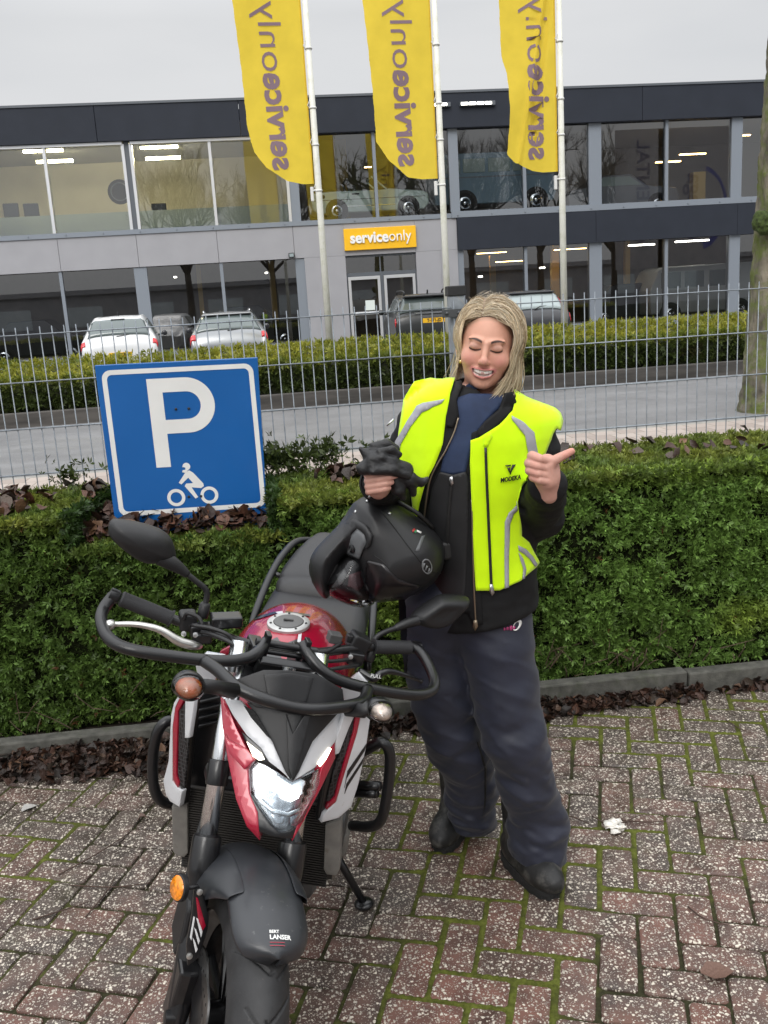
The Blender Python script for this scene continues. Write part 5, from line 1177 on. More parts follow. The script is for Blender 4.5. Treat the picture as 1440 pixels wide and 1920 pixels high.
def moto_wheel(name, c, R, hw, st, disc_y):
    w0 = BB(); w0.lathe([(R - .094, -hw * .80), (R - .080, -hw * .84), (R - .094, -hw * .55), (R - .115, -.02), (R - .115, .02), (R - .094, hw * .55), (R - .080, hw * .84), (R - .094, hw * .80), (R - .12, .02), (R - .12, -.02)], c, (0, 1, 0), 48, cap=False)
    for k in range(6):
        a = k * math.pi / 3 + .3; d = np.array([math.sin(a), 0, math.cos(a)]); t = np.array([d[2], 0, -d[0]])
        for sgn in (-1, 1): w0.tube([c + d * .03 + t * .012 * sgn, c + d * .10 + t * .02 * sgn, c + d * (R - .11) + t * .038 * sgn], [.013, .010, .009], 8)
    w0.lathe([(.012, -.07), (.03, -.068), (.035, -.03), (.035, .03), (.03, .068), (.012, .07)], c, (0, 1, 0), 20)
    o = w0.make(name, m_gblk, st, auto=40)
    tyre_obj('tyre', c, R, hw, m_tyre2, st, o)
    for y in disc_y:
        B = BB(); n = 72; ro = []
        for k in range(n):
            a = 2 * math.pi * k / n; wv = .152 + .005 * math.cos(9 * a); ro.append((a, wv))
        rings = [[c + np.array([math.sin(a) * w_ * f, y + dy, math.cos(a) * w_ * f]) for a, w_ in ro] for f, dy in ((.76, -.0022), (1, -.0022), (1, .0022), (.76, .0022), (.76, -.0022))]
        B.ring(rings, cap=False); B.make('brake_disc', m_disc, st, o, auto=40)
        B = BB()
        for k in range(48):
            a = 2 * math.pi * k / 48; rr = .122 + .010 * (k % 3); q = c + np.array([math.sin(a) * rr, y, math.cos(a) * rr])
            B.lathe([(.0034, -.0026), (.0034, .0026)], q, (0, 1, 0), 8)
        B.make('disc_hole', m_mblk, st, o)['kind'] = 'stuff'
        B = BB(); B.lathe([(.115, -.0015), (.105, -.003), (.05, -.006), (.05, .006), (.105, .003), (.115, .0015)], c + np.array([0, y, 0]), (0, 1, 0), 40, cap=False); B.make('disc_carrier', m_gblk, st, o, auto=30)
    return o
moto_wheel('front_wheel', WC, .300, .060, True, (-.078,))
# ---- fender
def fender(th0, th1, n=40, k=22):
    G = []
    for i in range(n + 1):
        t = th0 + (th1 - th0) * i / n; a = R_(t); e = (th1 - t) / 17.0; wtip = max(0, 1 - (1 - min(1, e)) ** 2.6) ** (1 / 2.6); w = (.080 if t > -5 else .080 - .012 * min(1, (-5 - t) / 30)) * max(.10, wtip); row = []
        for j in range(k + 1):
            v = -1 + 2 * j / k; y = w * math.sin(v * 1.45) / math.sin(1.45); rr = .350 - .052 * (1 - math.cos(v * 1.35)) * (1 if abs(t) < 200 else 1) 
            row.append((WC[0] + rr * math.sin(a), y, WC[2] + rr * math.cos(a)))
        G.append(row)
    return np.array(G)
G = fender(-78, 30.5); I = np.arange(G.shape[0] * G.shape[1]).reshape(G.shape[:2]); Q = np.stack([I[:-1, :-1].ravel(), I[1:, :-1].ravel(), I[1:, 1:].ravel(), I[:-1, 1:].ravel()], 1)
fen = fastmesh('front_fender', Wb(G.reshape(-1, 3)), Q, m_fend, bike, True); md = fen.modifiers.new('s', 'SOLIDIFY'); md.thickness = .004; md.offset = -1
for sg in (-1, 1):       # side cheeks that reach to the fork legs
    B = BB(); rings = []
    for t, lo_, yo in ((-52, .262, .106), (-38, .232, .112), (-24, .226, .114), (-12, .245, .108), (-2, .285, .096), (7, .318, .082)):
        a = R_(t); row = []
        for f in np.linspace(0, 1, 8):
            rr = .342 + (lo_ - .342) * f ** 1.15; y = (.052 + (yo - .052) * math.sin(min(1, f * 1.25) * 1.57)) * sg; row.append((rr * math.sin(a), y, .3 + rr * math.cos(a)))
        rings.append(row)
    B.ring(rings, cap=False, closed=False); o = B.make('fender_cheek', m_fend, True, fen, smooth=True); md = o.modifiers.new('s', 'SOLIDIFY'); md.thickness = .003
    md = o.modifiers.new('sub', 'SUBSURF'); md.levels = md.render_levels = 2
def on_fender(px, py):
    p = bl(px, py, x=.3)
    I_, T_ = _IS, _TS; o = I_ @ (EYE - T_); d = I_ @ ray(px, py); d /= np.linalg.norm(d)
    best = min((abs(math.hypot((o + d * s)[0], (o + d * s)[2] - .3) - .352), s) for s in np.linspace(.6, 2.2, 1600)); return o + d * best[1]
pc = on_fender(523, 1757); nrm = np.array([pc[0], 0, pc[2] - .3]); nrm /= np.linalg.norm(nrm); ydn = np.array([nrm[2], 0, -nrm[0]])   # down along the fender
def on_f(name, s, size, dv, du, bold, m=m_white):
    o = text_mesh(name, s, size, m, fen, .0004, bold, align='LEFT'); c_ = co_get(o); out = []
    th0 = math.atan2(pc[0], pc[2] - .3)
    for a, b, e in c_:
        y = pc[1] + (a + du); t = th0 - (b + dv) / .352; v = math.asin(max(-1, min(1, y / .080 * math.sin(1.45)))) / 1.45; rr = .350 - .052 * (1 - math.cos(v * 1.35)) + .0010 + e
        out.append((rr * math.sin(t), y, .3 + rr * math.cos(t)))
    co_set(o, Wb(np.array(out))); return o
on_f('lettering', 'BERT', .0085, .0108, -.018, .0002); on_f('lettering', 'LANSER', .0122, .0, -.018, .0004)
for dv in (-.008, -.014): on_f('red_line', '____', .0145, dv + .004, -.018, .0002, m_rpaint)
# ---- forks
FA = lambda h, y, off=.03: S_A0 + S_AX * (h / math.cos(RAKE)) + np.array([math.cos(RAKE), 0, math.sin(RAKE)]) * off + np.array([0, y, 0])
m_stk = mat('sticker_white', (.7, .7, .7), .4)
for sg in (-1, 1):
    y = .098 * sg; B = BB(); B.tube([FA(.58, y), FA(.99, y)], .0205, 20); B.make('fork_tube', m_chr, True, smooth=True)
    B = BB(); B.lathe([(.023, 0), (.0245, .004), (.0245, .05), (.023, .054)], FA(.705, y), S_AX, 20, cap=False); B.make('fork_collar', m_gblk, True, auto=40)
    B = BB(); B.lathe([(.020, -.36), (.0245, -.34), (.0245, -.20), (.0245, -.085), (.030, -.068), (.0315, -.055), (.0315, .002), (.030, .010), (.022, .014)], FA(.60, y), S_AX, 24); o = B.make('fork_leg', m_gblk, True, auto=40)
    B = BB(); c_ = FA(.335, y); B.ring([[(c_[0] + a, y + b, c_[2] + cz) for a, b in ((-.03, -.022), (.03, -.022), (.034, .0), (.03, .022), (-.03, .022), (-.034, 0))] for cz in (-.075, -.03, .03, .06)]); B.make('axle_clamp', m_gblk, True, o, bevel=.006)
    B = BB(); B.lathe([(.014, -.012), (.014, .008), (.010, .010)], (0, sg * .118, .30), (0, sg, 0), 16); B.make('axle_nut', m_gblk, True, o, auto=40)
B = BB(); B.ring([[(-.10 + x, -.123, .455 + z) for x, z in ((-.055, -.06), (.02, -.075), (.045, -.02), (.03, .05), (-.03, .07), (-.065, .03))], [(-.10 + x, -.085, .455 + z) for x, z in ((-.05, -.06), (.02, -.07), (.04, -.02), (.03, .05), (-.03, .065), (-.06, .03))]]); B.make('brake_caliper', m_mblk, True, bevel=.008)
btube('brake_hose', [(-.12, -.125, .50), (-.16, -.120, .60), (-.22, -.10, .72), (-.30, -.07, .86)], .005, m_mblk)
fpD = lambda y, z: -.02 - .30 * (z - .5)
o = panel_px('fork_plate', [(364, 1672), (371, 1658), (380, 1672), (392, 1718), (390, 1742), (374, 1795), (352, 1812), (350, 1770), (360, 1716)], fpD, m_gblk, th=.01)
for pl, m in (([(367, 1682), (371, 1684), (386, 1736), (380, 1745), (372, 1728)], m_rpaint), ([(368, 1721), (372, 1723), (380, 1747), (377, 1758)], m_stk), ([(364, 1739), (368, 1743), (375, 1764), (372, 1772)], m_stk), ([(361, 1758), (365, 1763), (371, 1780), (367, 1787)], m_stk), ([(363, 1718), (366, 1720), (359, 1764), (356, 1758)], m_stk)):
    panel_px('sticker', pl, lambda y, z: fpD(y, z) + .002, m, th=.0015, parent=o)
for q in ((374, 1672), (355, 1792)): B = BB(); B.lathe([(.0065, 0), (.0065, .004), (.003, .005)], trace(*q, fpD), (1, 0, .3), 10); B.make('bolt', m_alu, True, o, auto=40)
B = BB(); rc = bl(333, 1667, x=-.035); B.lathe([(.027, 0), (.0275, .004), (.0275, .010), (.025, .012)], rc + np.array([-.006, .010, 0]), (.35, -1, .1), 20); o = B.make('reflector_case', m_mblk, True, auto=40)
B = BB(); B.lathe([(.0245, .012), (.022, .0150), (.0, .0155)], rc + np.array([-.006, .010, 0]), (.35, -1, .1), 20, cap=False); B.make('reflector', mat('reflector_amber', (.85, .26, .01), .2, var=.35, vs=140, coat=.7), True, o, smooth=True)
btube('reflector_stay', [rc + np.array([0, .012, 0]), rc + np.array([0, .04, .01])], .004, m_mblk)
B = BB()
for z in (.72, .92): B.box(FA(z, 0, .005), (.07, .235, .035))
B.make('triple_clamp', m_gblk, True, bevel=.01)
# ---- headlight cluster and its cowl
HC = .035
def DH(y, z): return -.055 - .52 * max(0, z - .70) - .30 * max(0, .70 - z) - .95 * max(0, abs(y - HC) - .012) ** 1.22
def DC(y, z): return DH(y, z) + .012
red_l = [(413, 1306), (423, 1314), (442, 1362), (462, 1403), (478, 1424), (465, 1442), (468, 1488), (483, 1522), (487, 1577), (462, 1550), (442, 1498), (426, 1420), (417, 1363)]
panel_px('cowl_panel', red_l, lambda y, z: DH(y, z) - .004, m_rpaint, th=.02)
blade = [(419, 1372), (426, 1385), (462, 1404), (478, 1425), (458, 1443), (430, 1412)]
panel_px('cowl_blade', blade, lambda y, z: DH(y, z) + .010, m_rpaint, th=.008)
panel_px('cowl_panel', [(628, 1390), (629, 1421), (604, 1474), (569, 1541), (548, 1578), (560, 1540), (592, 1486), (599, 1466), (602, 1444), (613, 1420)], lambda y, z: DH(y, z) - .004, m_rpaint, th=.02)
panel_px('cowl_white', [(421, 1311), (450, 1313), (485, 1350), (510, 1389), (535, 1446), (548, 1464), (520, 1440), (504, 1428), (488, 1402), (462, 1378), (436, 1340)], DH, m_wp, th=.012)
panel_px('cowl_white', [(551, 1464), (560, 1448), (586, 1389), (612, 1362), (634, 1337), (643, 1337), (638, 1373), (628, 1392), (609, 1415), (590, 1440)], DH, m_wp, th=.012)
beak = [(462, 1316), (500, 1328), (545, 1334), (600, 1334), (645, 1318), (634, 1338), (612, 1362), (587, 1390), (560, 1448), (549, 1466), (535, 1447), (510, 1390), (486, 1351)]
panel_px('cowl_beak', beak, DC, m_mblk, th=.012)
panel_px('beak_ridge', [(536, 1338), (549, 1376), (571, 1340), (584, 1338), (558, 1440), (549, 1465), (541, 1440)], lambda y, z: DC(y, z) + .010, m_mblk, th=.01)
panel_px('cowl_vent', [(456, 1322), (478, 1334), (508, 1386), (500, 1380), (470, 1345)], lambda y, z: DC(y, z) + .004, mat('vent_black', (.006, .006, .006), .6, bump=.6, bs=260), th=.006)
visor = [(432, 1292), (436, 1276), (494, 1256), (545, 1257), (594, 1264), (643, 1292), (646, 1320), (600, 1336), (545, 1336), (480, 1326)]
def DV(y, z): return -.175 - .55 * max(0, z - .90) - 1.2 * max(0, abs(y - .03) - .05) ** 1.4
panel_px('instrument_visor', visor, DV, m_mblk, th=.016)
panel_px('visor_facet', [(494, 1264), (545, 1262), (588, 1270), (575, 1318), (545, 1330), (505, 1322)], lambda y, z: DV(y, z) + .006, m_mblk, th=.008)
# housing, lens, lamps
lens = [(478, 1427), (495, 1433), (520, 1447), (548, 1466), (582, 1451), (599, 1441), (599, 1466), (592, 1486), (567, 1540), (543, 1558), (524, 1560), (507, 1545), (483, 1510), (469, 1474), (468, 1445)]
m_refl = mat('lamp_reflector', (.55, .57, .60), .25, metal=.9, var=.3, vs=60, bump=.35, bs=30, bdist=.006)
def inset(P, k):
    c_ = np.mean(P, axis=0); return [tuple(c_ + (np.array(p) - c_) * k) for p in P]
hou = panel_px('headlight', inset(lens, .98), lambda y, z: DH(y, z) - .035, m_refl, th=.02)
panel_px('chin', [(468, 1488), (483, 1512), (507, 1547), (524, 1562), (543, 1560), (566, 1542), (549, 1572), (530, 1572), (508, 1567), (487, 1560)], lambda y, z: DH(y, z) - .006, m_gblk, th=.03)
panel_px('lens', lens, lambda y, z: DH(y, z) - .002, glass('lens_clear', (.92, .95, .97), 1.6), th=.003, parent=hou)
m_led = emis('led_white', (1.0, 1.0, .97), 4.0); m_led2 = emis('led_low', (.95, .98, 1.0), .5); m_drl = emis('led_side', (1.0, .93, .72), 4.0)
panel_px('led_bar', [(485, 1436), (520, 1455), (548, 1472), (580, 1457), (594, 1449), (592, 1470), (575, 1484), (560, 1493), (530, 1492), (505, 1482), (478, 1458)], lambda y, z: DH(y, z) - .026, m_led2, th=.004, parent=hou)
panel_px('led_core', [(520, 1478), (545, 1476), (566, 1482), (560, 1497), (545, 1504), (526, 1497)], lambda y, z: DH(y, z) - .020, m_led, th=.004, parent=hou)
panel_px('lamp_divider', [(475, 1490), (490, 1498), (510, 1516), (540, 1524), (572, 1512), (588, 1496), (586, 1502), (570, 1520), (540, 1532), (508, 1524), (486, 1506)], lambda y, z: DH(y, z) - .016, m_chr, th=.006, parent=hou)
for pl in ([(505, 1524), (525, 1532), (534, 1530), (532, 1545), (515, 1545)], [(545, 1532), (565, 1524), (560, 1538), (545, 1548)]): panel_px('lamp_cell', pl, lambda y, z: DH(y, z) - .018, m_refl, th=.004, parent=hou)
panel_px('side_light', [(462, 1390), (472, 1398), (490, 1412), (496, 1424), (486, 1426), (474, 1418)], lambda y, z: DH(y, z) + .004, m_drl, th=.004, parent=hou)
panel_px('side_light', [(597, 1432), (606, 1420), (619, 1402), (622, 1404), (612, 1424), (601, 1438)], lambda y, z: DH(y, z) + .004, m_drl, th=.004, parent=hou)
panel_px('lamp_shroud', [(453, 1372), (463, 1380), (490, 1403), (502, 1427), (497, 1428), (480, 1408), (464, 1398)], lambda y, z: DH(y, z) + .002, m_gblk, th=.004, parent=hou)
# ---- handlebar, guards, controls
def P_(px, py, x, st=True): return bl(px, py, x=x, st=st)
gro, gri, glo, gli = P_(226, 1122, -.47), P_(322, 1160, -.455), P_(770, 1214, -.47), P_(700, 1213, -.455)
cR, cL = np.array([-.40, -.055, .975]), np.array([-.40, .075, .975])
btube('handlebar', [gro, gri, gri + (cR - gri) * .35 + np.array([.0, 0, .0]), cR, cL, gli + (cL - gli) * .35, gli, glo], .0115, m_tubeb)
for a, b, nm in ((gro, gri, 1), (glo, gli, 2)):
    d = b - a; B = BB(); B.lathe([(.0155, .0), (.0185, .004), (.0175, .012), (.0178, np.linalg.norm(d) * .45), (.0172, np.linalg.norm(d) * .97), (.021, np.linalg.norm(d) * .975), (.021, np.linalg.norm(d))], a, d, 22); g_ = B.make('grip', m_rub, True, auto=40)
    B = BB(); B.lathe([(.010, -.028), (.0165, -.026), (.0165, -.008), (.012, -.002)], a, d, 18); B.make('bar_end', m_gblk, True, g_, auto=40)
for k, y in enumerate((-.045, .065)):
    B = BB(); B.ring([[(-.43, y - .016, z), (-.36, y - .016, z), (-.36, y + .016, z), (-.43, y + .016, z)] for z in (.90, .99)]); B.make('riser', m_gblk, True, bevel=.004)
guard = btube('hand_guard', [P_(212, 1117, -.475), P_(194, 1142, -.45), P_(190, 1165, -.41), P_(201, 1193, -.36), P_(230, 1213, -.32), P_(290, 1226, -.30), P_(400, 1239, -.29), P_(455, 1236, -.30), P_(482, 1224, -.32), P_(500, 1202, -.36)], .0138, m_tubeb)
btube('hand_guard', [P_(566, 1207, -.36), P_(580, 1230, -.33), P_(610, 1261, -.30), P_(650, 1280, -.29), P_(710, 1294, -.29), P_(775, 1303, -.30), P_(806, 1297, -.33), P_(815, 1280, -.36), P_(805, 1250, -.41), P_(788, 1222, -.45), P_(772, 1210, -.475)], .0138, m_tubeb)
btube('front_bar', [P_(382, 1238, -.285), P_(410, 1258, -.25), P_(446, 1290, -.20), P_(500, 1313, -.17), P_(560, 1328, -.16), P_(610, 1329, -.165), P_(660, 1322, -.19), P_(682, 1312, -.23), P_(690, 1292, -.275)], .0138, m_tubeb)
B = BB(); B.box((-.352, -.035, 1.0), (.03, .012, .06)); B.box((-.352, .062, 1.0), (.03, .012, .06)); B.tube([(-.352, -.06, 1.005), (-.352, .09, 1.005)], .009, 10); B.tube([(-.352, -.04, .985), (-.352, .07, .985)], .007, 10); B.make('guard_clamp', m_gblk, True, bevel=.002)
m_trf = mat('bar_pin', (.6, .6, .6), .3, metal=.8)
# brake lever (silver) and clutch lever (black)
lv = [P_(207, 1171, -.395), P_(222, 1170, -.395), P_(260, 1171, -.385), P_(300, 1181, -.375), P_(335, 1202, -.37), P_(362, 1210, -.375), P_(376, 1212, -.39)]
B = BB(); B.tube(lv, [.0065, .0058, .0066, .0080, .0105, .0105, .006], 12, smooth=6); B.lathe([(.004, -.011), (.010, -.007), (.0115, 0), (.010, .007), (.004, .011)], lv[0], lv[1] - lv[0], 14); B.make('brake_lever', m_alu, True, smooth=True)
lv = [P_(791, 1278, -.40), P_(782, 1274, -.40), P_(760, 1266, -.39), P_(733, 1259, -.38), P_(715, 1262, -.375), P_(700, 1272, -.375), P_(672, 1256, -.40)]
B = BB(); B.tube(lv, [.0065, .0045, .0055, .0075, .0085, .0095, .008], 12, smooth=6); B.make('clutch_lever', m_gblk, True, smooth=True)
o = text_mesh('lettering', 'PULL', .012, m_white, bike, .0003, 0); q = Wb(P_(705, 1268, -.362)); place(o, q, _xr * .95 + np.array([0, 0, -.15]), _yu)
# switch gear, master cylinder, clutch perch, cables
def blob(name, c_, h, r, m, rot=None, parent=None):
    M_ = np.eye(3) if rot is None else rot; B = BB(); B.box(c_, [2 * a for a in h], rot=M_); return B.make(name, m, True, parent, bevel=r, seg=3)
mr = rotm((1, 0, 0), .22)
mc = blob('brake_reservoir', P_(424, 1163, -.43), (.022, .036, .014), .005, m_gblk, mr); c_ = P_(424, 1157, -.43); B = BB(); B.box(P_(422, 1156, -.428), (.038, .064, .004), rot=mr); B.make('reservoir_lid', mat('lid_grey', (.10, .10, .10), .45, metal=.3, bump=.8, bs=190, bdist=.004), True, mc, bevel=.0015)
blob('master_cylinder', P_(385, 1180, -.43), (.016, .036, .014), .005, m_gblk, mr); blob('switch_box', P_(352, 1163, -.455), (.022, .020, .022), .008, m_mblk, mr); blob('lever_perch', P_(378, 1195, -.41), (.015, .022, .012), .004, m_gblk, mr)
blob('switch_box', P_(672, 1205, -.455), (.024, .026, .022), .007, m_mblk, rotm((1, 0, 0), -.25)); blob('clutch_perch', P_(664, 1232, -.43), (.018, .022, .016), .005, m_gblk); blob('switch_tab', P_(655, 1196, -.45), (.010, .008, .010), .004, m_mblk); blob('wire_box', P_(627, 1195, -.44), (.016, .016, .012), .003, mat('box_grey', (.06, .06, .06), .5))
for pp in ([(377, 1185, -.40), (400, 1190, -.37), (440, 1210, -.33), (462, 1235, -.33)], [(345, 1160, -.43), (352, 1150, -.42), (372, 1158, -.41), (380, 1172, -.40)], [(360, 1172, -.40), (395, 1178, -.38), (430, 1192, -.36), (455, 1222, -.36), (462, 1252, -.38)], [(660, 1236, -.40), (620, 1240, -.38), (585, 1238, -.37), (560, 1252, -.37)], [(672, 1248, -.40), (640, 1252, -.36), (600, 1258, -.34), (575, 1258, -.35)], [(640, 1205, -.43), (610, 1222, -.40), (570, 1226, -.38)]):
    btube('cable', [P_(*q) for q in pp], .0048, m_mblk, seg=8)
for q in ((344, 1188), (366, 1190), (657, 1231)): B = BB(); B.lathe([(.006, 0), (.006, .004), (.003, .005)], P_(*q, -.385), (1, 0, .2), 10); B.make('bolt', m_trf, True, auto=40)
dash = blob('instrument', np.array([-.33, .02, .955]), (.012, .07, .03), .006, m_gblk, rotm((0, 1, 0), .5))
for q in ((432, 1258), (540, 1262)): B = BB(); B.lathe([(.016, 0), (.016, .012), (.009, .014)], P_(*q, -.30), (-.3, 0, 1), 14); B.make('fork_cap', m_chr, True, auto=40)
# mirrors
def mirror(name, outline, x, parent, bulge=.045):
    P = np.array([bl(a, b, x=x) for a, b in outline]); P = np.array(catmull(list(P) + [P[0]], 5))[:-1]; c_ = P.mean(0); rings = []
    for f, dx in ((.90, -.012), (.985, -.010), (1.0, 0), (.97, .012), (.86, .028), (.62, .040), (.3, bulge), (.05, bulge + .002)):
        rings.append([c_ + (p - c_) * f + np.array([dx, 0, 0]) for p in P])
    B = BB(); B.ring(rings); o = B.make(name, m_mblk, True, smooth=True)
    B = BB(); B.ring([[c_ + (p - c_) * .88 + np.array([-.0135, 0, 0]) for p in P], [c_ + (p - c_) * .05 + np.array([-.0137, 0, 0]) for p in P]], cap=False); B.make('mirror_glass', mat('mirror_silver', (.8, .82, .84), .02, metal=1), True, o); return o
oR = [(203, 990), (206, 979), (217, 974), (255, 979), (285, 987), (306, 996), (322, 1012), (330, 1038), (326, 1049), (302, 1053), (278, 1055), (255, 1046), (232, 1030), (212, 1012), (204, 1001)]
mo = mirror('mirror', oR, -.5, bike)
B = BB(); B.tube([P_(300, 1044, -.485), P_(322, 1056, -.48), P_(340, 1068, -.478), P_(352, 1078, -.476)], [(.020, .014), (.017, .013), (.0125, .0115), (.009, .009)], 14, smooth=4); B.make('mirror_neck', m_mblk, True, mo, smooth=True)
B = BB(); B.tube([P_(348, 1074, -.476), P_(368, 1090, -.472), P_(384, 1103, -.47), P_(388, 1114, -.468), P_(386, 1128, -.465), P_(381, 1146, -.46)], [.0068, .0068, .0068, .0068, .0068, .007], 12, smooth=5); B.lathe([(.012, 0), (.0135, .004), (.0135, .03), (.010, .036)], P_(379, 1158, -.458), P_(386, 1128, -.465) - P_(379, 1158, -.458), 14); B.make('mirror_stem', m_mblk, True, mo, smooth=True)
oL = [(771, 1157), (778, 1147), (796, 1134), (814, 1122), (826, 1117), (850, 1116), (872, 1118), (879, 1123), (876, 1131), (862, 1146), (843, 1164), (830, 1171), (812, 1175), (792, 1173), (776, 1166)]
mo = mirror('mirror', oL, -.5, bike, .03)
B = BB(); B.tube([P_(788, 1162, -.485), P_(766, 1168, -.48), P_(748, 1175, -.478), P_(740, 1179, -.476)], [(.014, .018), (.013, .013), (.0105, .0095), (.008, .008)], 14, smooth=4); B.make('mirror_neck', m_mblk, True, mo, smooth=True)
B = BB(); B.tube([P_(744, 1177, -.476), P_(724, 1184, -.472), P_(708, 1193, -.47), P_(701, 1204, -.466), P_(697, 1218, -.46)], .0068, 12, smooth=5); B.lathe([(.012, 0), (.0135, .004), (.0135, .03), (.010, .036)], P_(690, 1240, -.455), P_(697, 1218, -.46) - P_(690, 1240, -.455), 14); B.make('mirror_stem', m_mblk, True, mo, smooth=True)
# indicators
m_cl = glass('indicator_lens', (1.0, .93, .88), 1.6); m_amb = mat('indicator_bulb', (.42, .085, .012), .25, coat=.6, col2=(.26, .15, .09), vs=48); m_amb2 = mat('indicator_inside', (.50, .48, .46), .3, metal=.6, var=.3, vs=120)
def indicator(px0, px1, cy, hgt, x, stalk, amber):
    c_ = P_((px0 + px1) / 2, cy, x); hw = abs(P_(px1, cy, x)[1] - P_(px0, cy, x)[1]) / 2; hh = abs(P_((px0 + px1) / 2, cy - hgt, x)[2] - P_((px0 + px1) / 2, cy + hgt, x)[2]) / 2
    sg = -1 if amber else 1; tl = rotm((1, 0, 0), .05)
    f = lambda q: smax(ell(q, c_, (.045, hw, hh * (1 if hw < hh else .94))), -(q[:, 0] - c_[0] + .002), .004); v, qd = surfnet(f, c_ - [.06, hw + .01, hh + .01], c_ + [.06, hw + .01, hh + .01], .0022); v = v - c_
    f2 = lambda q: smax(ell(q, c_, (.040, hw * 1.03, hh * 1.08)), (q[:, 0] - c_[0] - .003), .003); v2, q2 = surfnet(f2, c_ - [.06, hw + .02, hh + .02], c_ + [.02, hw + .02, hh + .02], .0025)
    cs = fastmesh('indicator', Wb(v2), q2, m_gblk, bike, True)
    fastmesh('indicator_lens', Wb(v + c_), qd, m_cl, cs, True)
    f3 = lambda q: smax(ell(q, c_ + [.0, 0, 0], (.034, hw * .86, hh * .84)), -(q[:, 0] - c_[0] - .004), .003); v3, q3 = surfnet(f3, c_ - [.05, hw, hh], c_ + [.05, hw, hh], .0022); fastmesh('bulb', Wb(v3), q3, m_amb if amber else m_amb2, cs, True)
    B = BB(); B.tube(stalk(c_, hw), [(.011, .015), (.012, .016), (.014, .018)], 12); B.make('indicator_stalk', m_mblk, True, cs, smooth=True); return cs
indicator(322, 384, 1286, 24, -.14, lambda c_, hw: [c_ + [-.01, hw * .8, 0], P_(400, 1288, -.16), P_(440, 1296, -.19)], True)
indicator(690, 737, 1331, 19, -.15, lambda c_, hw: [c_ + [-.01, -hw * .8, 0], P_(682, 1333, -.17), P_(650, 1328, -.20)], False)
# ---- fixed bodywork: shrouds beside the radiator
def DSR(y, z): return -.24 - .75 * max(0, -y - .15) - .16 * max(0, .8 - z)
def DSL(y, z): return -.24 - .75 * max(0, y - .15) - .16 * max(0, .8 - z)
m_mesh = bpy.data.materials.new('vent_mesh'); m_mesh.use_nodes = True
def _mesh_nodes(m):
    n = m.node_tree.nodes; l = m.node_tree.links.new; b = n['Principled BSDF']; t = n.new('ShaderNodeTexCoord'); v = n.new('ShaderNodeTexVoronoi'); v.inputs['Scale'].default_value = 95; v.inputs['Randomness'].default_value = .15; v.feature = 'DISTANCE_TO_EDGE'
    l(t.outputs['Object'], v.inputs['Vector']); r = n.new('ShaderNodeValToRGB'); r.color_ramp.elements[0].position = .06; r.color_ramp.elements[1].position = .14; r.color_ramp.elements[0].color = (.045, .045, .047, 1); r.color_ramp.elements[1].color = (.004, .004, .004, 1)
    l(v.outputs['Distance'], r.inputs[0]); l(r.outputs[0], b.inputs['Base Color']); b.inputs['Roughness'].default_value = .5; bu = n.new('ShaderNodeBump'); bu.invert = True; bu.inputs['Strength'].default_value = 1; bu.inputs['Distance'].default_value = .004; l(v.outputs['Distance'], bu.inputs['Height']); l(bu.outputs[0], b.inputs['Normal'])
_mesh_nodes(m_mesh)
sh = panel_px('radiator_shroud', [(339, 1298), (326, 1318), (321, 1340), (316, 1427), (306, 1465), (311, 1490), (318, 1502), (336, 1513), (342, 1510), (349, 1440), (354, 1384), (363, 1312), (348, 1304)], lambda y, z: DSR(y, z) - .012, m_gblk, False, .02)
panel_px('shroud_white', [(339, 1298), (326, 1318), (321, 1340), (316, 1427), (306, 1465), (311, 1490), (318, 1502), (336, 1513), (341, 1484), (333, 1478), (323, 1464), (323, 1362), (328, 1326), (338, 1306), (347, 1306)], DSR, m_wp, False, .014, parent=sh)
panel_px('shroud_stripe', [(338, 1306), (346, 1309), (333, 1334), (330, 1454), (335, 1466), (333, 1478), (323, 1464), (323, 1362), (328, 1326)], lambda y, z: DSR(y, z) - .001, m_rpaint, False, .012, parent=sh)
panel_px('shroud_vent', [(346, 1318), (347, 1380), (353, 1386), (346, 1472), (339, 1483), (333, 1455), (335, 1333)], lambda y, z: DSR(y, z) - .006, m_mesh, False, .006, parent=sh)
panel_px('shroud_strip', [(347, 1308), (364, 1310), (362, 1330), (354, 1384), (346, 1384)], lambda y, z: DSR(y, z) + .002, m_wp, False, .012, parent=sh)
sh = panel_px('radiator_shroud', [(648, 1335), (669, 1335), (694, 1350), (687, 1399), (673, 1468), (659, 1513), (635, 1534), (602, 1543), (598, 1541), (612, 1454), (626, 1416), (630, 1388)], lambda y, z: DSL(y, z) - .012, m_gblk, False, .02)
panel_px('shroud_white', [(669, 1335), (682, 1340), (694, 1350), (687, 1399), (673, 1468), (659, 1513), (635, 1534), (602, 1543), (607, 1527), (631, 1504), (640, 1468), (670, 1375), (677, 1341)], DSL, m_wp, False, .014, parent=sh)
panel_px('shroud_stripe', [(668, 1336), (677, 1339), (670, 1374), (637, 1482), (630, 1504), (612, 1519), (617, 1508), (629, 1494), (634, 1470), (664, 1372)], lambda y, z: DSL(y, z) + .001, m_rpaint, False, .012, parent=sh)
panel_px('shroud_vent', [(666, 1343), (665, 1374), (632, 1486), (618, 1503), (612, 1503), (629, 1434), (638, 1409), (655, 1364)], lambda y, z: DSL(y, z) - .006, m_mesh, False, .006, parent=sh)
panel_px('shroud_strip', [(648, 1335), (668, 1336), (655, 1364), (636, 1413), (626, 1416), (630, 1388)], lambda y, z: DSL(y, z) + .002, m_wp, False, .012, parent=sh)
panel_px('shroud_slash', [(688, 1394), (684, 1408), (650, 1460), (646, 1478), (652, 1446)], lambda y, z: DSL(y, z) + .002, m_gblk, False, .004, parent=sh)
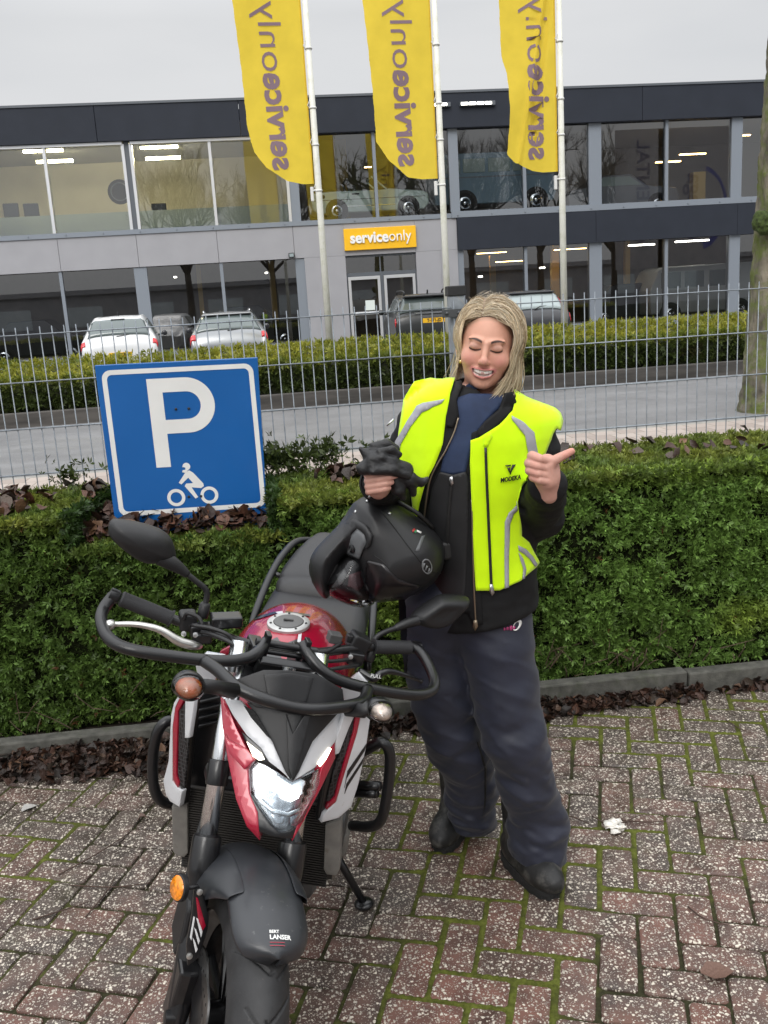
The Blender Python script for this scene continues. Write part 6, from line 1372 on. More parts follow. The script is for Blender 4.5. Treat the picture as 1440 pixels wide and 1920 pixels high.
panel_px('shroud_slash', [(683, 1420), (680, 1432), (652, 1476), (646, 1490), (650, 1470)], lambda y, z: DSL(y, z) + .002, m_gblk, False, .004, parent=sh)
panel_px('inner_cowl', [(362, 1322), (385, 1296), (415, 1290), (470, 1300), (470, 1500), (352, 1500), (354, 1384)], lambda y, z: -.40 + .0 * y, m_gblk, False, .02)
for k in range(4): panel_px('cowl_rib', [(372, 1316 + k * 15), (412, 1306 + k * 15), (412, 1311 + k * 15), (372, 1321 + k * 15)], lambda y, z: -.388, m_mblk, False, .01)
for pl in ([(366, 1244), (385, 1226), (420, 1232), (395, 1300), (376, 1300)], [(640, 1290), (672, 1262), (690, 1280), (678, 1336), (650, 1336)]):
    panel_px('side_fairing', pl, lambda y, z: -.46, m_wp, False, .02)
panel_px('tank_shoulder', [(412, 1222), (432, 1212), (470, 1230), (476, 1262), (440, 1300), (415, 1262)], lambda y, z: -.50, m_rpaint, False, .02)
# radiator
rp = [(347, 1500), (470, 1490), (640, 1500), (622, 1650), (480, 1640), (345, 1606)]
rad = panel_px('radiator', rp, lambda y, z: -.36, m_rad, False, .03)
fn = BB()
zf = np.linspace(bl(480, 1495, x=-.345, st=False)[2], bl(480, 1645, x=-.345, st=False)[2], 34)
for z in zf: fn.box((-.352, 0, z), (.012, .36, .0022))
fn.make('radiator_fins', mat('fin_dark', (.05, .046, .042), .55, metal=.3), False, rad)
for pl in ([(322, 1512), (336, 1514), (351, 1503), (352, 1600), (346, 1607), (330, 1605), (324, 1596)], [(610, 1548), (640, 1536), (637, 1630), (630, 1642), (612, 1640), (607, 1630)]): panel_px('radiator_tank', pl, lambda y, z: -.335, m_tank, False, .045, parent=rad)
# engine guards
btube('engine_guard', [P_(340, 1362, -.46, False), P_(316, 1352, -.43, False), P_(298, 1368, -.42, False), P_(289, 1400, -.42, False), P_(286, 1440, -.42, False), P_(290, 1480, -.42, False), P_(304, 1503, -.43, False), P_(330, 1510, -.46, False)], .0138, m_tubeb, False)
btube('engine_guard', [P_(660, 1420, -.50, False), P_(690, 1404, -.46, False), P_(714, 1392, -.44, False), P_(729, 1406, -.44, False), P_(731, 1440, -.44, False), P_(724, 1500, -.44, False), P_(714, 1538, -.45, False), P_(694, 1550, -.48, False), P_(660, 1548, -.54, False)], .0138, m_tubeb, False)
B = BB(); B.tube([P_(665, 1472, -.52, False), P_(712, 1474, -.48, False)], .012, 10); B.tube([P_(665, 1486, -.52, False), P_(706, 1488, -.48, False)], .012, 10); B.make('guard_stay', m_gblk, False, smooth=True)
# engine, frame, exhaust, rear end
B = BB(); B.box((-.62, 0, .42), (.36, .30, .30)); B.box((-.55, 0, .60), (.26, .34, .18)); B.make('engine', m_eng, False, bevel=.03)
for sg in (-1, 1):
    B = BB(); B.lathe([(.10, 0), (.10, .03), (.085, .05), (.03, .055)], (-.62, sg * .15, .40), (0, sg, 0), 28); B.make('engine_cover', m_eng, False, auto=35)
    btube('frame_rail', [(-.38, sg * .05, .88), (-.60, sg * .13, .80), (-.90, sg * .12, .62), (-1.0, sg * .11, .45)], .022, m_gblk, False); btube('exhaust_pipe', [(-.43, sg * .06, .52), (-.36, sg * .07, .42), (-.37, sg * .07, .30), (-.50, sg * .06, .22), (-.9, 0, .20)], .019, mat('pipe_steel', (.25, .22, .19), .4, metal=.9, var=.3, vs=20), False)
    B = BB(); B.tube([(-.98, sg * .11, .38), (-1.41, sg * .10, .31)], [.03, .024], 10); B.make('swing_arm', m_gblk, False, smooth=True)
    B = BB(); B.tube([(-.92, sg * .14, .34), (-.92, sg * .24, .34)], .013, 10); B.make('foot_peg', m_rub, False, smooth=True)
B = BB(); B.lathe([(.03, 0), (.06, .03), (.06, .38), (.045, .42)], (-.92, -.17, .30), (-1, -.08, .16), 20); B.make('silencer', m_gblk, False, auto=35)
moto_wheel('rear_wheel', np.array([-1.41, 0, .31]), .31, .078, False, (.09,))
f = lambda P: smin(ell(P, (-.70, 0, .80), (.30, .172, .155)), smin(ell(P, (-.52, 0, .80), (.16, .155, .10)), cap(P, (-.80, 0, .80), (-.97, 0, .77), .11, .07), .06), .07)
v, q = surfnet(f, (-1.10, -.26, .60), (-.30, .26, 1.02), .009)
tk = fastmesh('fuel_tank', Wb(v, False), q, m_rpaint, bike, True)
def tank_pt(px, py):
    o_ = _IU @ (EYE - _TU); d_ = _IU @ ray(px, py); d_ /= np.linalg.norm(d_); s = 1.2
    for _ in range(80):
        e = f((o_ + d_ * s)[None])[0]; s += e * .8
    return o_ + d_ * s
def tank_patch(name, poly, m, lift=.0025):
    bm_ = bmesh.new(); vs = [bm_.verts.new((a, b, 0)) for a, b in poly]; es = [bm_.edges.new((vs[i], vs[(i + 1) % len(vs)])) for i in range(len(vs))]; bmesh.ops.triangle_fill(bm_, use_beauty=True, edges=es)
    for _ in range(3):
        lng = [e for e in bm_.edges if e.calc_length() > 12]
        if lng: bmesh.ops.subdivide_edges(bm_, edges=lng, cuts=1); bmesh.ops.triangulate(bm_, faces=bm_.faces[:])
    for v_ in bm_.verts:
        p = tank_pt(v_.co.x, v_.co.y); e = 1e-3; g_ = np.array([f((p + np.eye(3)[k] * e)[None])[0] - f((p - np.eye(3)[k] * e)[None])[0] for k in range(3)]); g_ /= np.linalg.norm(g_) + 1e-9; v_.co = Wb(p + g_ * lift, False)
    me = bpy.data.meshes.new(name); bm_.to_mesh(me); bm_.free(); return link(name, me, m, tk, smooth=True)
cp = tank_pt(541, 1169); e = 1e-3; g_ = np.array([f((cp + np.eye(3)[k] * e)[None])[0] - f((cp - np.eye(3)[k] * e)[None])[0] for k in range(3)]); g_ /= np.linalg.norm(g_)
B = BB(); B.lathe([(.056, -.004), (.056, .004), (.053, .006), (.040, .006)], cp, g_, 40, cap=False); cf = B.make('cap_ring', mat('cap_alu', (.50, .50, .49), .45, metal=.5, var=.1, vs=40), False, tk, auto=40)
B = BB(); B.lathe([(.040, .003), (.038, .008), (.020, .009), (.0, .009)], cp, g_, 32, cap=False); B.make('filler_cap', mat('cap_grey', (.13, .13, .13), .5, metal=.4), False, tk, auto=40)
B = BB(); B.box(cp + g_ * .0105, (.010, .026, .003), rot=rotm((0, 1, 0), -.12)); B.make('key_slot', m_mblk, False, tk, bevel=.001)
for k in range(7): a = k * 2 * math.pi / 7; B = BB(); u_, v_, w_ = frame(g_); B.lathe([(.0032, 0), (.0032, .003)], cp + g_ * .005 + (u_ * math.cos(a) + v_ * math.sin(a)) * .047, g_, 8); B.make('cap_bolt', m_mblk, False, cf)
m_tstripe = mat('tank_black', (.02, .02, .022), .3, coat=.6)
tank_patch('tank_stripe', [(503, 1203), (520, 1196), (528, 1208), (526, 1262), (498, 1258)], m_tstripe); tank_patch('tank_stripe', [(540, 1206), (556, 1200), (566, 1206), (566, 1262), (542, 1262)], m_tstripe); tank_patch('tank_tick', [(498, 1184), (503, 1185), (505, 1206), (499, 1206)], m_wp, .004); tank_patch('tank_tick', [(559, 1192), (565, 1190), (563, 1210), (556, 1210)], m_wp, .004)
tank_patch('tank_tick', [(517, 1150), (530, 1148), (531, 1152), (522, 1154)], m_wp, .004); tank_patch('tank_stripe', [(470, 1160), (515, 1148), (520, 1151), (476, 1164)], m_tstripe); tank_patch('tank_stripe', [(535, 1147), (580, 1153), (582, 1157), (536, 1151)], m_tstripe)
# seat: rider part and raised pillion part
fs = lambda P: smax(smin(rbox(P, (-1.14, 0, .755), (.27, .172, .055), .05), cap(P, (-.92, 0, .76), (-1.0, 0, .76), .06, .09), .06), -(P[:, 2] - .66), .01)
v, q = surfnet(fs, (-1.5, -.26, .62), (-.80, .26, .86), .009); st_ = fastmesh('seat', Wb(v, False), q, m_seat, bike, True)
def pillion(x, hw, zb, zt):
    return [(x, hw * math.copysign(abs(math.cos(a)) ** .55, math.cos(a)), (zb + zt) / 2 + (zt - zb) / 2 * math.copysign(abs(math.sin(a)) ** .6, math.sin(a))) for a in np.linspace(0, 2 * math.pi, 29)[:-1]]
B = BB(); B.ring([pillion(*q) for q in ((-1.285, .10, .77, .80), (-1.295, .142, .755, .835), (-1.33, .155, .755, .862), (-1.345, .150, .755, .856), (-1.36, .154, .757, .872), (-1.42, .148, .775, .893), (-1.50, .128, .80, .918), (-1.57, .102, .825, .938), (-1.62, .080, .84, .946), (-1.66, .055, .855, .935), (-1.675, .03, .87, .915))]); B.make('pillion_seat', m_seat, False, smooth=True)
B = BB(); B.ring([[(x, -w_, z0), (x, w_, z0), (x, w_ * .8, z1), (x, -w_ * .8, z1)] for x, w_, z0, z1 in ((-.95, .12, .60, .74), (-1.3, .14, .62, .76), (-1.5, .10, .72, .80), (-1.66, .05, .80, .85))]); B.make('tail_fairing', m_mblk, False, bevel=.02)
for sg in (-1, 1): btube('grab_rail', [(-1.08, sg * .195, .66), (-1.16, sg * .192, .75), (-1.25, sg * .186, .805), (-1.35, sg * .176, .852), (-1.45, sg * .156, .895), (-1.56, sg * .125, .915), (-1.66, sg * .06, .90)], .0125, m_tubeb, False); btube('rail_stay', [(-1.36, sg * .172, .85), (-1.37, sg * .13, .83)], .009, m_tubeb, False)
B = BB(); B.box((-1.665, 0, .815), (.02, .09, .04)); B.make('tail_light', m_red, False, bevel=.01)
# side stand
ft = np.array(_IU @ (np.array([.162, 2.381, .012]) - _TU)); B = BB(); top = np.array([-.80, .12, .27]); B.tube([top, top + (ft - top) * .5, ft], [.014, .012, .011], 12); B.lathe([(.028, -.006), (.03, 0), (.022, .008)], ft, _IU @ np.array([0, 0, 1.]), 16); B.make('side_stand', m_gblk, False, smooth=True)
btube('stand_spring', [top + [.02, .02, 0], top + (ft - top) * .35 + [.03, .01, 0]], .008, m_eng, False)
B = BB(); B.box((-.62, .19, .36), (.10, .05, .08)); B.make('side_cover', m_tank, False, bevel=.02)
# ================================================================== the rider
def interp_tab(T):
    T = sorted(T); zs = [t[0] for t in T]
    return lambda z, k: np.interp(z, zs, [t[k] for t in T])
def hit(px, py, f, s0=1.6, s1=3.4, n=90):
    """first point where the pixel's ray meets the solid f (or its nearest approach)"""
    d = ray(px, py); d = d / np.linalg.norm(d); ss = np.linspace(s0, s1, n); P = EYE + d * ss[:, None]; v = f(P)
    i = np.argmax(v < 0) if (v < 0).any() else None
    if i is None or i == 0: return EYE + d * ss[np.argmin(v)]
    a, b = ss[i - 1], ss[i]
    for _ in range(14):
        m = (a + b) / 2
        if f((EYE + d * m)[None])[0] < 0: b = m
        else: a = m
    return EYE + d * b
def grad(f, P, e=.002):
    g = np.stack([f(P + np.eye(3)[k] * e) - f(P - np.eye(3)[k] * e) for k in range(3)], 1); return g / (np.linalg.norm(g, axis=1)[:, None] + 1e-9)
def cloth_px(name, poly, f, m, parent, lift=.01, th=.003, wr=0.0, ws=14, seg=9, holes=(), s1=3.4, bevel=True):
    bm_ = bmesh.new(); es = []
    for lp in (poly, *holes):
        vs = [bm_.verts.new((q[0], q[1], 0)) for q in lp]; es += [bm_.edges.new((vs[i], vs[(i + 1) % len(vs)])) for i in range(len(vs))]
    bmesh.ops.triangle_fill(bm_, use_beauty=True, edges=es)
    for _ in range(5):
        lng = [e for e in bm_.edges if e.calc_length() > seg]
        if not lng: break
        bmesh.ops.subdivide_edges(bm_, edges=lng, cuts=1); bmesh.ops.triangulate(bm_, faces=bm_.faces[:])
        bmesh.ops.beautify_fill(bm_, faces=bm_.faces[:], edges=[e for e in bm_.edges if not e.is_boundary])
    bm_.verts.ensure_lookup_table()
    P = np.array([hit(v.co.x, v.co.y, f, s1=s1) for v in bm_.verts]); N = grad(f, P)
    L_ = lift + (wr * (fbm(P * np.array([ws, ws, ws * .45]) + 3.7, 3) - .45) if wr else 0)
    W = P + N * np.reshape(L_, (-1, 1) if np.ndim(L_) else (1,))
    for v, q in zip(bm_.verts, W): v.co = q
    bmesh.ops.recalc_face_normals(bm_, faces=bm_.faces[:])
    s_ = sum(fc.normal.dot(Vector(EYE) - fc.calc_center_median()) * fc.calc_area() for fc in bm_.faces)
    if s_ < 0: bmesh.ops.reverse_faces(bm_, faces=bm_.faces[:])
    me = bpy.data.meshes.new(name); bm_.to_mesh(me); bm_.free(); o = link(name, me, m, parent, smooth=True)
    md = o.modifiers.new('s', 'SOLIDIFY'); md.thickness = th; md.offset = -1
    return o
def wcap(*q): return [atY(a, b, Y) for a, b, Y in q]
m_skin = mat('skin', (1, 1, 1), .50, attr='skin', sss=.10, bump=.10, bs=900, bdist=.0006, spec=.4)
m_vest = mat('hi_vis_yellow', (.66, 1.0, .0), .75, var=.05, vs=12, bump=.35, bs=900, bdist=.0008, sheen=.2, spec=.25)
m_refs = mat('reflective_grey', (.36, .36, .39), .42, var=.06, vs=40, spec=.6)
m_jack = mat('jacket_black', (.0065, .0065, .007), .72, var=.3, vs=14, bump=.3, bs=350, bdist=.001, spec=.3)
m_navy = mat('shirt_navy', (.018, .034, .085), .75, var=.2, vs=20, bump=.3, bs=500, bdist=.0008)
m_bib = mat('bib_black', (.010, .010, .011), .6, var=.2, vs=20)
m_trou = mat('trousers_navy', (.017, .020, .036), .6, var=.2, vs=9, bump=.2, bs=260, bdist=.001, dirt=(.075, .07, .065), dirt_s=7, dirt_t=(.66, .85), sheen=.1)
m_boot = mat('boot_leather', (.014, .014, .014), .55, var=.3, vs=25, bump=.4, bs=200, bdist=.0015, dirt=(.11, .105, .095), dirt_s=18, dirt_t=(.48, .72))
m_sole = mat('boot_sole', (.012, .012, .012), .8, bump=.3, bs=90)
m_zip = mat('zip_metal', (.30, .24, .17), .4, metal=.9); m_zsil = mat('zip_silver', (.6, .6, .6), .3, metal=1); m_zblk = mat('zip_black', (.012, .012, .012), .5)
# ---- body: head and hands in detail, the rest under the clothes
YB_ = 2.45
hc = atY(914, 649, 2.42)
fr_ = np.array([-.30, -.95, -.06]); fr_ /= np.linalg.norm(fr_); up0 = np.array([0, 0, 1.]) - fr_ * fr_[2]; up0 /= np.linalg.norm(up0); rt0 = np.cross(up0, fr_) * 1.0
rt0 = np.cross(fr_, up0) * -1.0
if rt0[0] < 0: rt0 = -rt0
tl = R_(9.5); hu = up0 * math.cos(tl) + rt0 * math.sin(tl); hr = rt0 * math.cos(tl) - up0 * math.sin(tl)
HM = np.stack([hr, fr_, hu], 1)          # columns: image right, front, up
def poly_cap(P, pts, r):
    d = None
    for a, b, ra, rb in zip(pts[:-1], pts[1:], r[:-1], r[1:]):
        e = cap(P, a, b, ra, rb); d = e if d is None else np.minimum(d, e)
    return d
LID = lambda s: (s * .0275, .0775, .006)
def f_head(P):
    d = ell(P, (0, -.020, .034), (.072, .092, .084))
    d = smin(d, ell(P, (0, .018, -.020), (.0625, .070, .088)), .03)
    d = smin(d, ell(P, (0, .040, -.064), (.0425, .040, .038)), .022)
    d = smin(d, ell(P, (0, .066, -.0905), (.019, .016, .013)), .018)
    for s in (-1, 1):
        d = smin(d, ell(P, (s * .037, .056, -.028), (.023, .026, .021)), .022)
        d = smax(d, -ell(P, (s * .0285, .099, .006), (.018, .017, .011)), .012)
        d = smin(d, ell(P, LID(s), (.0155, .0110, .0100)), .006)
        d = smin(d, cap(P, (s * .012, .087, .021), (s * .044, .074, .025), .0055, .004), .012)
        d = smin(d, ell(P, (s * .0098, .0955, -.0325), (.0066, .0082, .0060)), .006)
        d = smax(d, -cap(P, (s * .0185, .096, -.034), (s * .0385, .080, -.053), .0032, .0022), .007)
    d = smin(d, cap(P, (0, .086, .012), (0, .104, -.026), .0062, .0086), .012)
    d = smin(d, sph(P, (0, .1065, -.0275), .0080), .008)
    for s in (-1, 1): d = smax(d, -ell(P, (s * .006, .104, -.0395), (.0034, .006, .0026)), .003)
    # open smile: lips as curved rolls, a cut between them, teeth set back
    d = smin(d, poly_cap(P, [(-.0330, .0715, -.0440), (-.016, .0885, -.0505), (0, .0945, -.0510), (.016, .0885, -.0505), (.0330, .0715, -.0440)], [.0022, .0038, .0042, .0038, .0022]), .006)
    d = smin(d, poly_cap(P, [(-.0330, .0715, -.0452), (-.018, .086, -.0655), (0, .0900, -.0705), (.018, .086, -.0655), (.0330, .0715, -.0452)], [.0022, .0044, .0052, .0044, .0022]), .006)
    q = P.copy(); q[:, 2] -= 8 * P[:, 0] ** 2
    d = smax(d, -ell(q, (0, .094, -.0595), (.0296, .030, .0078)), .0018)
    d = np.minimum(d, ell(q, (0, .052, -.0580), (.0312, .0400, .0105)))
    for s in (-1, 1): d = smin(d, ell(P, (s * .0755, -.008, -.008), (.008, .019, .030)), .006)
    d = smin(d, cap(P, (0, -.012, -.085), (0, -.030, -.20), .050, .055), .022)
    return d
v, q = surfnet(f_head, (-.095, -.125, -.17), (.095, .125, .125), .0021)
x, y, z = v.T; line_h = .060 - .62 * np.clip(.085 - z, 0, .15) + .004
C = np.tile([.66, .345, .245], (len(v), 1))
def blend(C, w_, col): w_ = np.clip(w_, 0, 1)[:, None]; return C * (1 - w_) + np.array(col) * w_
for s in (-1, 1):
    C = blend(C, .75 * np.exp(-(((x - s * .040) / .021) ** 2 + ((z + .028) / .019) ** 2)) * (y > .02), [.62, .26, .21])
C = blend(C, .45 * np.exp(-((x / .015) ** 2 + ((z + .028) / .014) ** 2)) * (y > .08), [.60, .27, .22])
C = blend(C, .35 * (z < -.085) * np.clip((-.085 - z) / .02, 0, 1), [.44, .25, .19])  # shading under the chin put into the skin colour
for s in (-1, 1):
    bz = .0250 - 13 * (np.abs(x) - .030) ** 2 + .05 * (np.abs(x) - .03); C = blend(C, np.clip(1.25 - np.abs(z - bz) / (.0036 - .11 * np.clip(np.abs(x) - .026, 0, .02)), 0, 1) * 1.5 * (np.abs(x) > .0115) * (np.abs(x) < .046) * (y > .04) * (np.sign(x) == s), [.055, .032, .026])
    e = ((x - s * .0275) / .0158) ** 2
    C = blend(C, .6 * np.exp(-(((x - s * .029) / .016) ** 2 + ((z - .009) / .007) ** 2)) * (y > .05), [.40, .235, .19])  # eyeshadow and shading of the lids, both put into the skin colour
    lz = -.0032 + .0042 * e; C = blend(C, (1.7 - np.abs(z - lz) / .0019) * (np.abs(x - s * .0275) < .0155) * (y > .05), [.035, .02, .018])
qz = z - 8 * x ** 2
lip = (np.abs(x) < .035) & (y > .055) & (((x / .035) ** 2 + ((qz + .0585) / np.where(qz > -.0585, .0122, .0165)) ** 2) < 1)
C = blend(C, lip * 1.0, [.60, .23, .205])
mouth = (((x / .0300) ** 2 + ((qz + .0595) / .0088) ** 2) < 1.0) & (y > .04) & (y < .0915 - 8 * x ** 2)
C[mouth] = [.95, .90, .83]
low = mouth & (qz < -.0628); C[low] = [.66, .55, .50]; gp_ = mouth & (np.abs(qz + .0630) < .0009); C[gp_] = [.30, .14, .12]
tl_ = mouth & (np.abs(((np.abs(x) * 1000) % 7.6) - 3.8) > 3.4); C[tl_] *= .66
C[mouth & (np.abs(x) > .0235)] = [.14, .05, .045]
hl_ = np.clip(1 - (line_h - y) / -.012, 0, 1) * (z > .02) * 0 + np.clip((np.abs(y - line_h) < .010) * (1 - np.abs(y - line_h) / .010), 0, 1) * (z > .03)
C = blend(C, .55 * hl_, [.34, .22, .14])
C *= (1 + .10 * (fbm(v * 160, 3) - .45))[:, None]
Vb, Qb, Cb = [hc + v @ HM.T], [q], [C]
# hand with raised thumb (her left)
hp = atY(1017, 880, 2.16); vw = (EYE - hp) / np.linalg.norm(EYE - hp); hx = np.cross([0, 0, 1.], vw) * 1.0; hx /= np.linalg.norm(hx); hx = hx if hx @ _xr > 0 else -hx; hz = np.cross(hx, vw); hz = hz if hz[2] > 0 else -hz
def rot2(a): c_, s_ = math.cos(a), math.sin(a); return hx * c_ + hz * s_, hz * c_ - hx * s_
ex, ez = rot2(R_(-6)); LM = np.stack([ex, vw, ez], 1)          # image right, to the viewer, up
def f_fist(P):
    d = ell(P, (.010, -.010, -.004), (.033, .022, .043))
    d = smin(d, cap(P, (.016, -.008, -.028), (.022, -.028, -.062), .025, .022), .02)
    d = smin(d, cap(P, (.016, .008, -.028), (.014, .014, .008), .017, .015), .012)
    for k, (zz, r, ln, xo) in enumerate(((.0265, .0108, 1.0, .0), (.0085, .0112, 1.06, -.0035), (-.0092, .0106, 1.0, -.0025), (-.0250, .0092, .88, .003))):
        fz = zz; b = [(-.018 + xo, -.024, fz + .001), (-.0275 * ln + xo, -.004, fz + .004), (-.0262 * ln + xo, .013, fz + .0035), (-.006 + xo, .0262, fz - .0025), (.010 + xo, .020, fz - .0045), (.012 + xo, .008, fz - .005)]
        e = poly_cap(P, b, [r * 1.05, r * 1.2, r * 1.18, r * 1.06, r * .92, r * .8]); d = smin(d, e, .0032)
    t = poly_cap(P, [(.012, .010, .008), (.024, .015, .022), (.043, .010, .0345), (.066, .003, .0485)], [.0155, .0125, .0108, .0088]); d = smin(d, t, .006)
    return d
v, q = surfnet(f_fist, (-.06, -.055, -.10), (.09, .055, .08), .0019)
C = np.tile([.56, .30, .235], (len(v), 1)); x, y, z = v.T
C = blend(C, .6 * (x > .045), [.62, .27, .21]); C = blend(C, .5 * np.exp(-((x + .02) / .012) ** 2) * (y > 0), [.60, .285, .22])
for zb in (.0185, .0005, -.0165): C = blend(C, .55 * np.exp(-((z - zb - .0015 + .12 * (x + .02)) / .0016) ** 2) * (x < .002), [.33, .15, .115])
C *= (1 + .12 * (fbm(v * 140, 3) - .45))[:, None]
Vb.append(hp + v @ LM.T); Qb.append(q); Cb.append(C)
# hand that holds the gloves (her right)
gp = atY(712, 902, 2.20); vw2 = (EYE - gp) / np.linalg.norm(EYE - gp); gx = np.cross([0, 0, 1.], vw2); gx = gx / np.linalg.norm(gx); gx = gx if gx @ _xr > 0 else -gx; gz = np.cross(gx, vw2); gz = gz if gz[2] > 0 else -gz
GM = np.stack([gx, vw2, gz], 1)
def f_grip(P):
    d = ell(P, (-.004, -.020, -.006), (.030, .018, .034)); d = smin(d, cap(P, (-.004, -.02, -.014), (-.004, -.085, -.030), .023, .022), .02)
    for k, (zz, r, ln) in enumerate(((.0175, .0092, .92), (.0035, .0096, 1.12), (-.0105, .0092, .80), (-.0230, .0080, .62))):
        b = [(-.016, -.028, zz - .004), (-.0285, -.010, zz - .002), (-.0265, .010, zz - .001), (-.004, .0235, zz + .001), (-.004 + .026 * ln, .0235, zz + .0045 * ln), (-.004 + .040 * ln, .017, zz + .0075 * ln)]
        d = smin(d, poly_cap(P, b, [r * 1.1, r * 1.1, r * 1.05, r, r * .93, r * .80]), .0028)
    return smin(d, poly_cap(P, [(.0, -.03, .01), (.02, -.025, .03), (.04, -.012, .036)], [.013, .011, .009]), .006)
v, q = surfnet(f_grip, (-.06, -.10, -.11), (.08, .05, .07), .0020)
C = np.tile([.55, .30, .235], (len(v), 1)); x, y, z = v.T
for zb in (.0100, -.0040, -.0170): C = blend(C, .55 * np.exp(-((z - zb - .12 * (x + .01)) / .0016) ** 2) * (y > 0), [.33, .15, .115])
C = blend(C, .45 * (x > .024), [.62, .33, .27]); C *= (1 + .12 * (fbm(v * 140, 3) - .45))[:, None]
Vb.append(gp + v @ GM.T); Qb.append(q); Cb.append(C)
# clothed proportions
torso = []
for (a, b), (c_, d_), hd in (((852, 716), (926, 711), .075), ((806, 730), (940, 722), .095), ((784, 745), (956, 735), .108), ((772, 763), (984, 750), .118), ((764, 783), (1016, 768), .126), ((760, 803), (1032, 787), .132), ((760, 830), (1034, 813), .140), ((764, 880), (1026, 864), .145), ((776, 950), (1008, 935), .142), ((792, 1010), (1000, 997), .138), ((803, 1060), (1002, 1048), .140), ((806, 1110), (1004, 1098), .145), ((806, 1160), (1008, 1148), .148), ((800, 1210), (1004, 1198), .145)):
    l_, r_ = atY(a, b, YB_), atY(c_, d_, YB_); torso.append(((l_[2] + r_[2]) / 2, (l_[0] + r_[0]) / 2, (r_[0] - l_[0]) / 2, hd))
tt = interp_tab(torso); ZTOP, ZHEM = max(t[0] for t in torso), min(t[0] for t in torso)
def f_torso(P):
    z = P[:, 2]; cx, hw, hd = tt(z, 1), tt(z, 2), tt(z, 3); cy = YB_ + .0 * z
    r = np.sqrt(((P[:, 0] - cx) / hw) ** 2 + ((P[:, 1] - cy) / hd) ** 2); d = (r - 1) * np.minimum(hw, hd) * .9
    return d
S1, E1, W1 = atY(1004, 808, 2.45), atY(1014, 966, 2.40), atY(1026, 912, 2.20)      # her left arm
S2, E2, W2 = atY(785, 800, 2.47), atY(735, 950, 2.50), atY(711, 908, 2.285)      # her right arm
def fold(P, a, fx, fy, fz, s=0.0): n_ = fbm(P * np.array([fx, fy, fz]) + s, 3); return a * (np.abs(n_ - .47) * 4 - .5)
def f_arms(P, r=1.0):
    d = smin(cap(P, S1, E1, .058 * r, .059 * r), cap(P, E1, W1, .060 * r, .047 * r), .02)
    e = smin(cap(P, S2, E2, .058 * r, .056 * r), cap(P, E2, W2, .056 * r, .044 * r), .02); return np.minimum(d, e)
def f_coat0(P):
    d = f_torso(P); d = smin(d, f_arms(P), .035); return smax(d, P[:, 2] - ZTOP - .004, .012)
def cuffcut(P, W, E): ax = (W - E) / np.linalg.norm(W - E); return (P - W) @ ax
NK0, NK1 = np.array([hc[0] - .004, YB_ - .02, ZTOP - .07]), hc + HM @ np.array([.0, -.0, -.06])
def hem(P): return (1.0 * (atY(900, 1172, 2.33)[2] + .16 * (P[:, 0] - .62)) - P[:, 2])
def f_coat(P):
    d = smax(f_coat0(P), -cap(P, NK0, NK1, .084, .078), .006) + fold(P, .0045, 9, 9, 20) * (1 + 1.5 * (f_arms(P) < .01))
    return smax(d, hem(P), .008)
lo, hi = (min(S2[0], E2[0], W2[0]) - .10, 2.10, ZHEM - .05), (max(E1[0], S1[0]) + .12, 2.66, ZTOP + .03)
# body under the clothes (coarse) joined to head and hands in the same mesh
LEG = {}
def legrows(rows, Y): return [((atY(a, b, y)), (atY(c_, d_, y))) for (a, b, c_, d_), y in zip(rows, Y)]
rl = legrows([(738, 1150, 872, 1142), (745, 1200, 874, 1192), (762, 1250, 880, 1243), (776, 1313, 890, 1306), (794, 1373, 899, 1367), (808, 1405, 910, 1399), (830, 1430, 920, 1425), (834, 1467, 926, 1461), (838, 1495, 929, 1490), (845, 1520, 929, 1515), (846, 1545, 924, 1540), (852, 1558, 918, 1553)], [2.50, 2.50, 2.50, 2.50, 2.51, 2.52, 2.55, 2.58, 2.60, 2.62, 2.64, 2.64])
ll = legrows([(866, 1148, 993, 1141), (868, 1215, 996, 1207), (886, 1285, 1004, 1278), (899, 1350, 1011, 1343), (908, 1380, 1019, 1373), (924, 1418, 1024, 1411), (942, 1473, 1030, 1467), (953, 1513, 1044, 1507), (957, 1545, 1057, 1538), (962, 1580, 1053, 1574), (974, 1608, 1052, 1603), (990, 1632, 1054, 1626)], [2.42, 2.41, 2.40, 2.39, 2.38, 2.38, 2.39, 2.41, 2.42, 2.42, 2.41, 2.40])
def f_leg(P, rows, shrink=0.0):
    d = None
    for (a, b), (c_, e_) in zip(rows[:-1], rows[1:]):
        k = cap(P, (a + b) / 2, (c_ + e_) / 2, np.linalg.norm(b - a) / 2 - shrink, np.linalg.norm(e_ - c_) / 2 - shrink); d = k if d is None else smin(d, k, .012)
    return d
pel = (rl[0][0] + ll[0][1]) / 2 + np.array([0, .0, .03])
f_leg_u = lambda P: np.minimum(f_leg(P, rl, .045), f_leg(P, ll, .045))
def f_under(P):
    d = f_torso(P) + .05; d = smin(d, f_arms(P, .55), .03)
    d = smin(smax(d, ZHEM + .06 - P[:, 2], .02), f_leg_u(P), .03); d = smin(d, ell(P, pel, (.11, .08, .10)), .04); d = smax(d, P[:, 2] - ZTOP - .0, .02)
    return smin(d, cap(P, hc + HM @ np.array([0, -.02, -.10]), (hc[0] - .0, YB_, ZTOP - .03), .048, .055), .03)
v, q = surfnet(f_under, (lo[0], 2.1, .06), (hi[0], 2.85, ZTOP + .10), .012); Vb.append(v); Qb.append(q); Cb.append(np.tile([.55, .31, .24], (len(v), 1)))
off = np.cumsum([0] + [len(a) for a in Vb[:-1]])
person = fastmesh('person', np.concatenate(Vb), np.concatenate([a + o_ for a, o_ in zip(Qb, off)]), m_skin, None, True, {'skin': np.concatenate(Cb)})
tag(person, 'smiling woman in yellow hi-vis vest giving a thumbs up and holding black gloves', 'person')
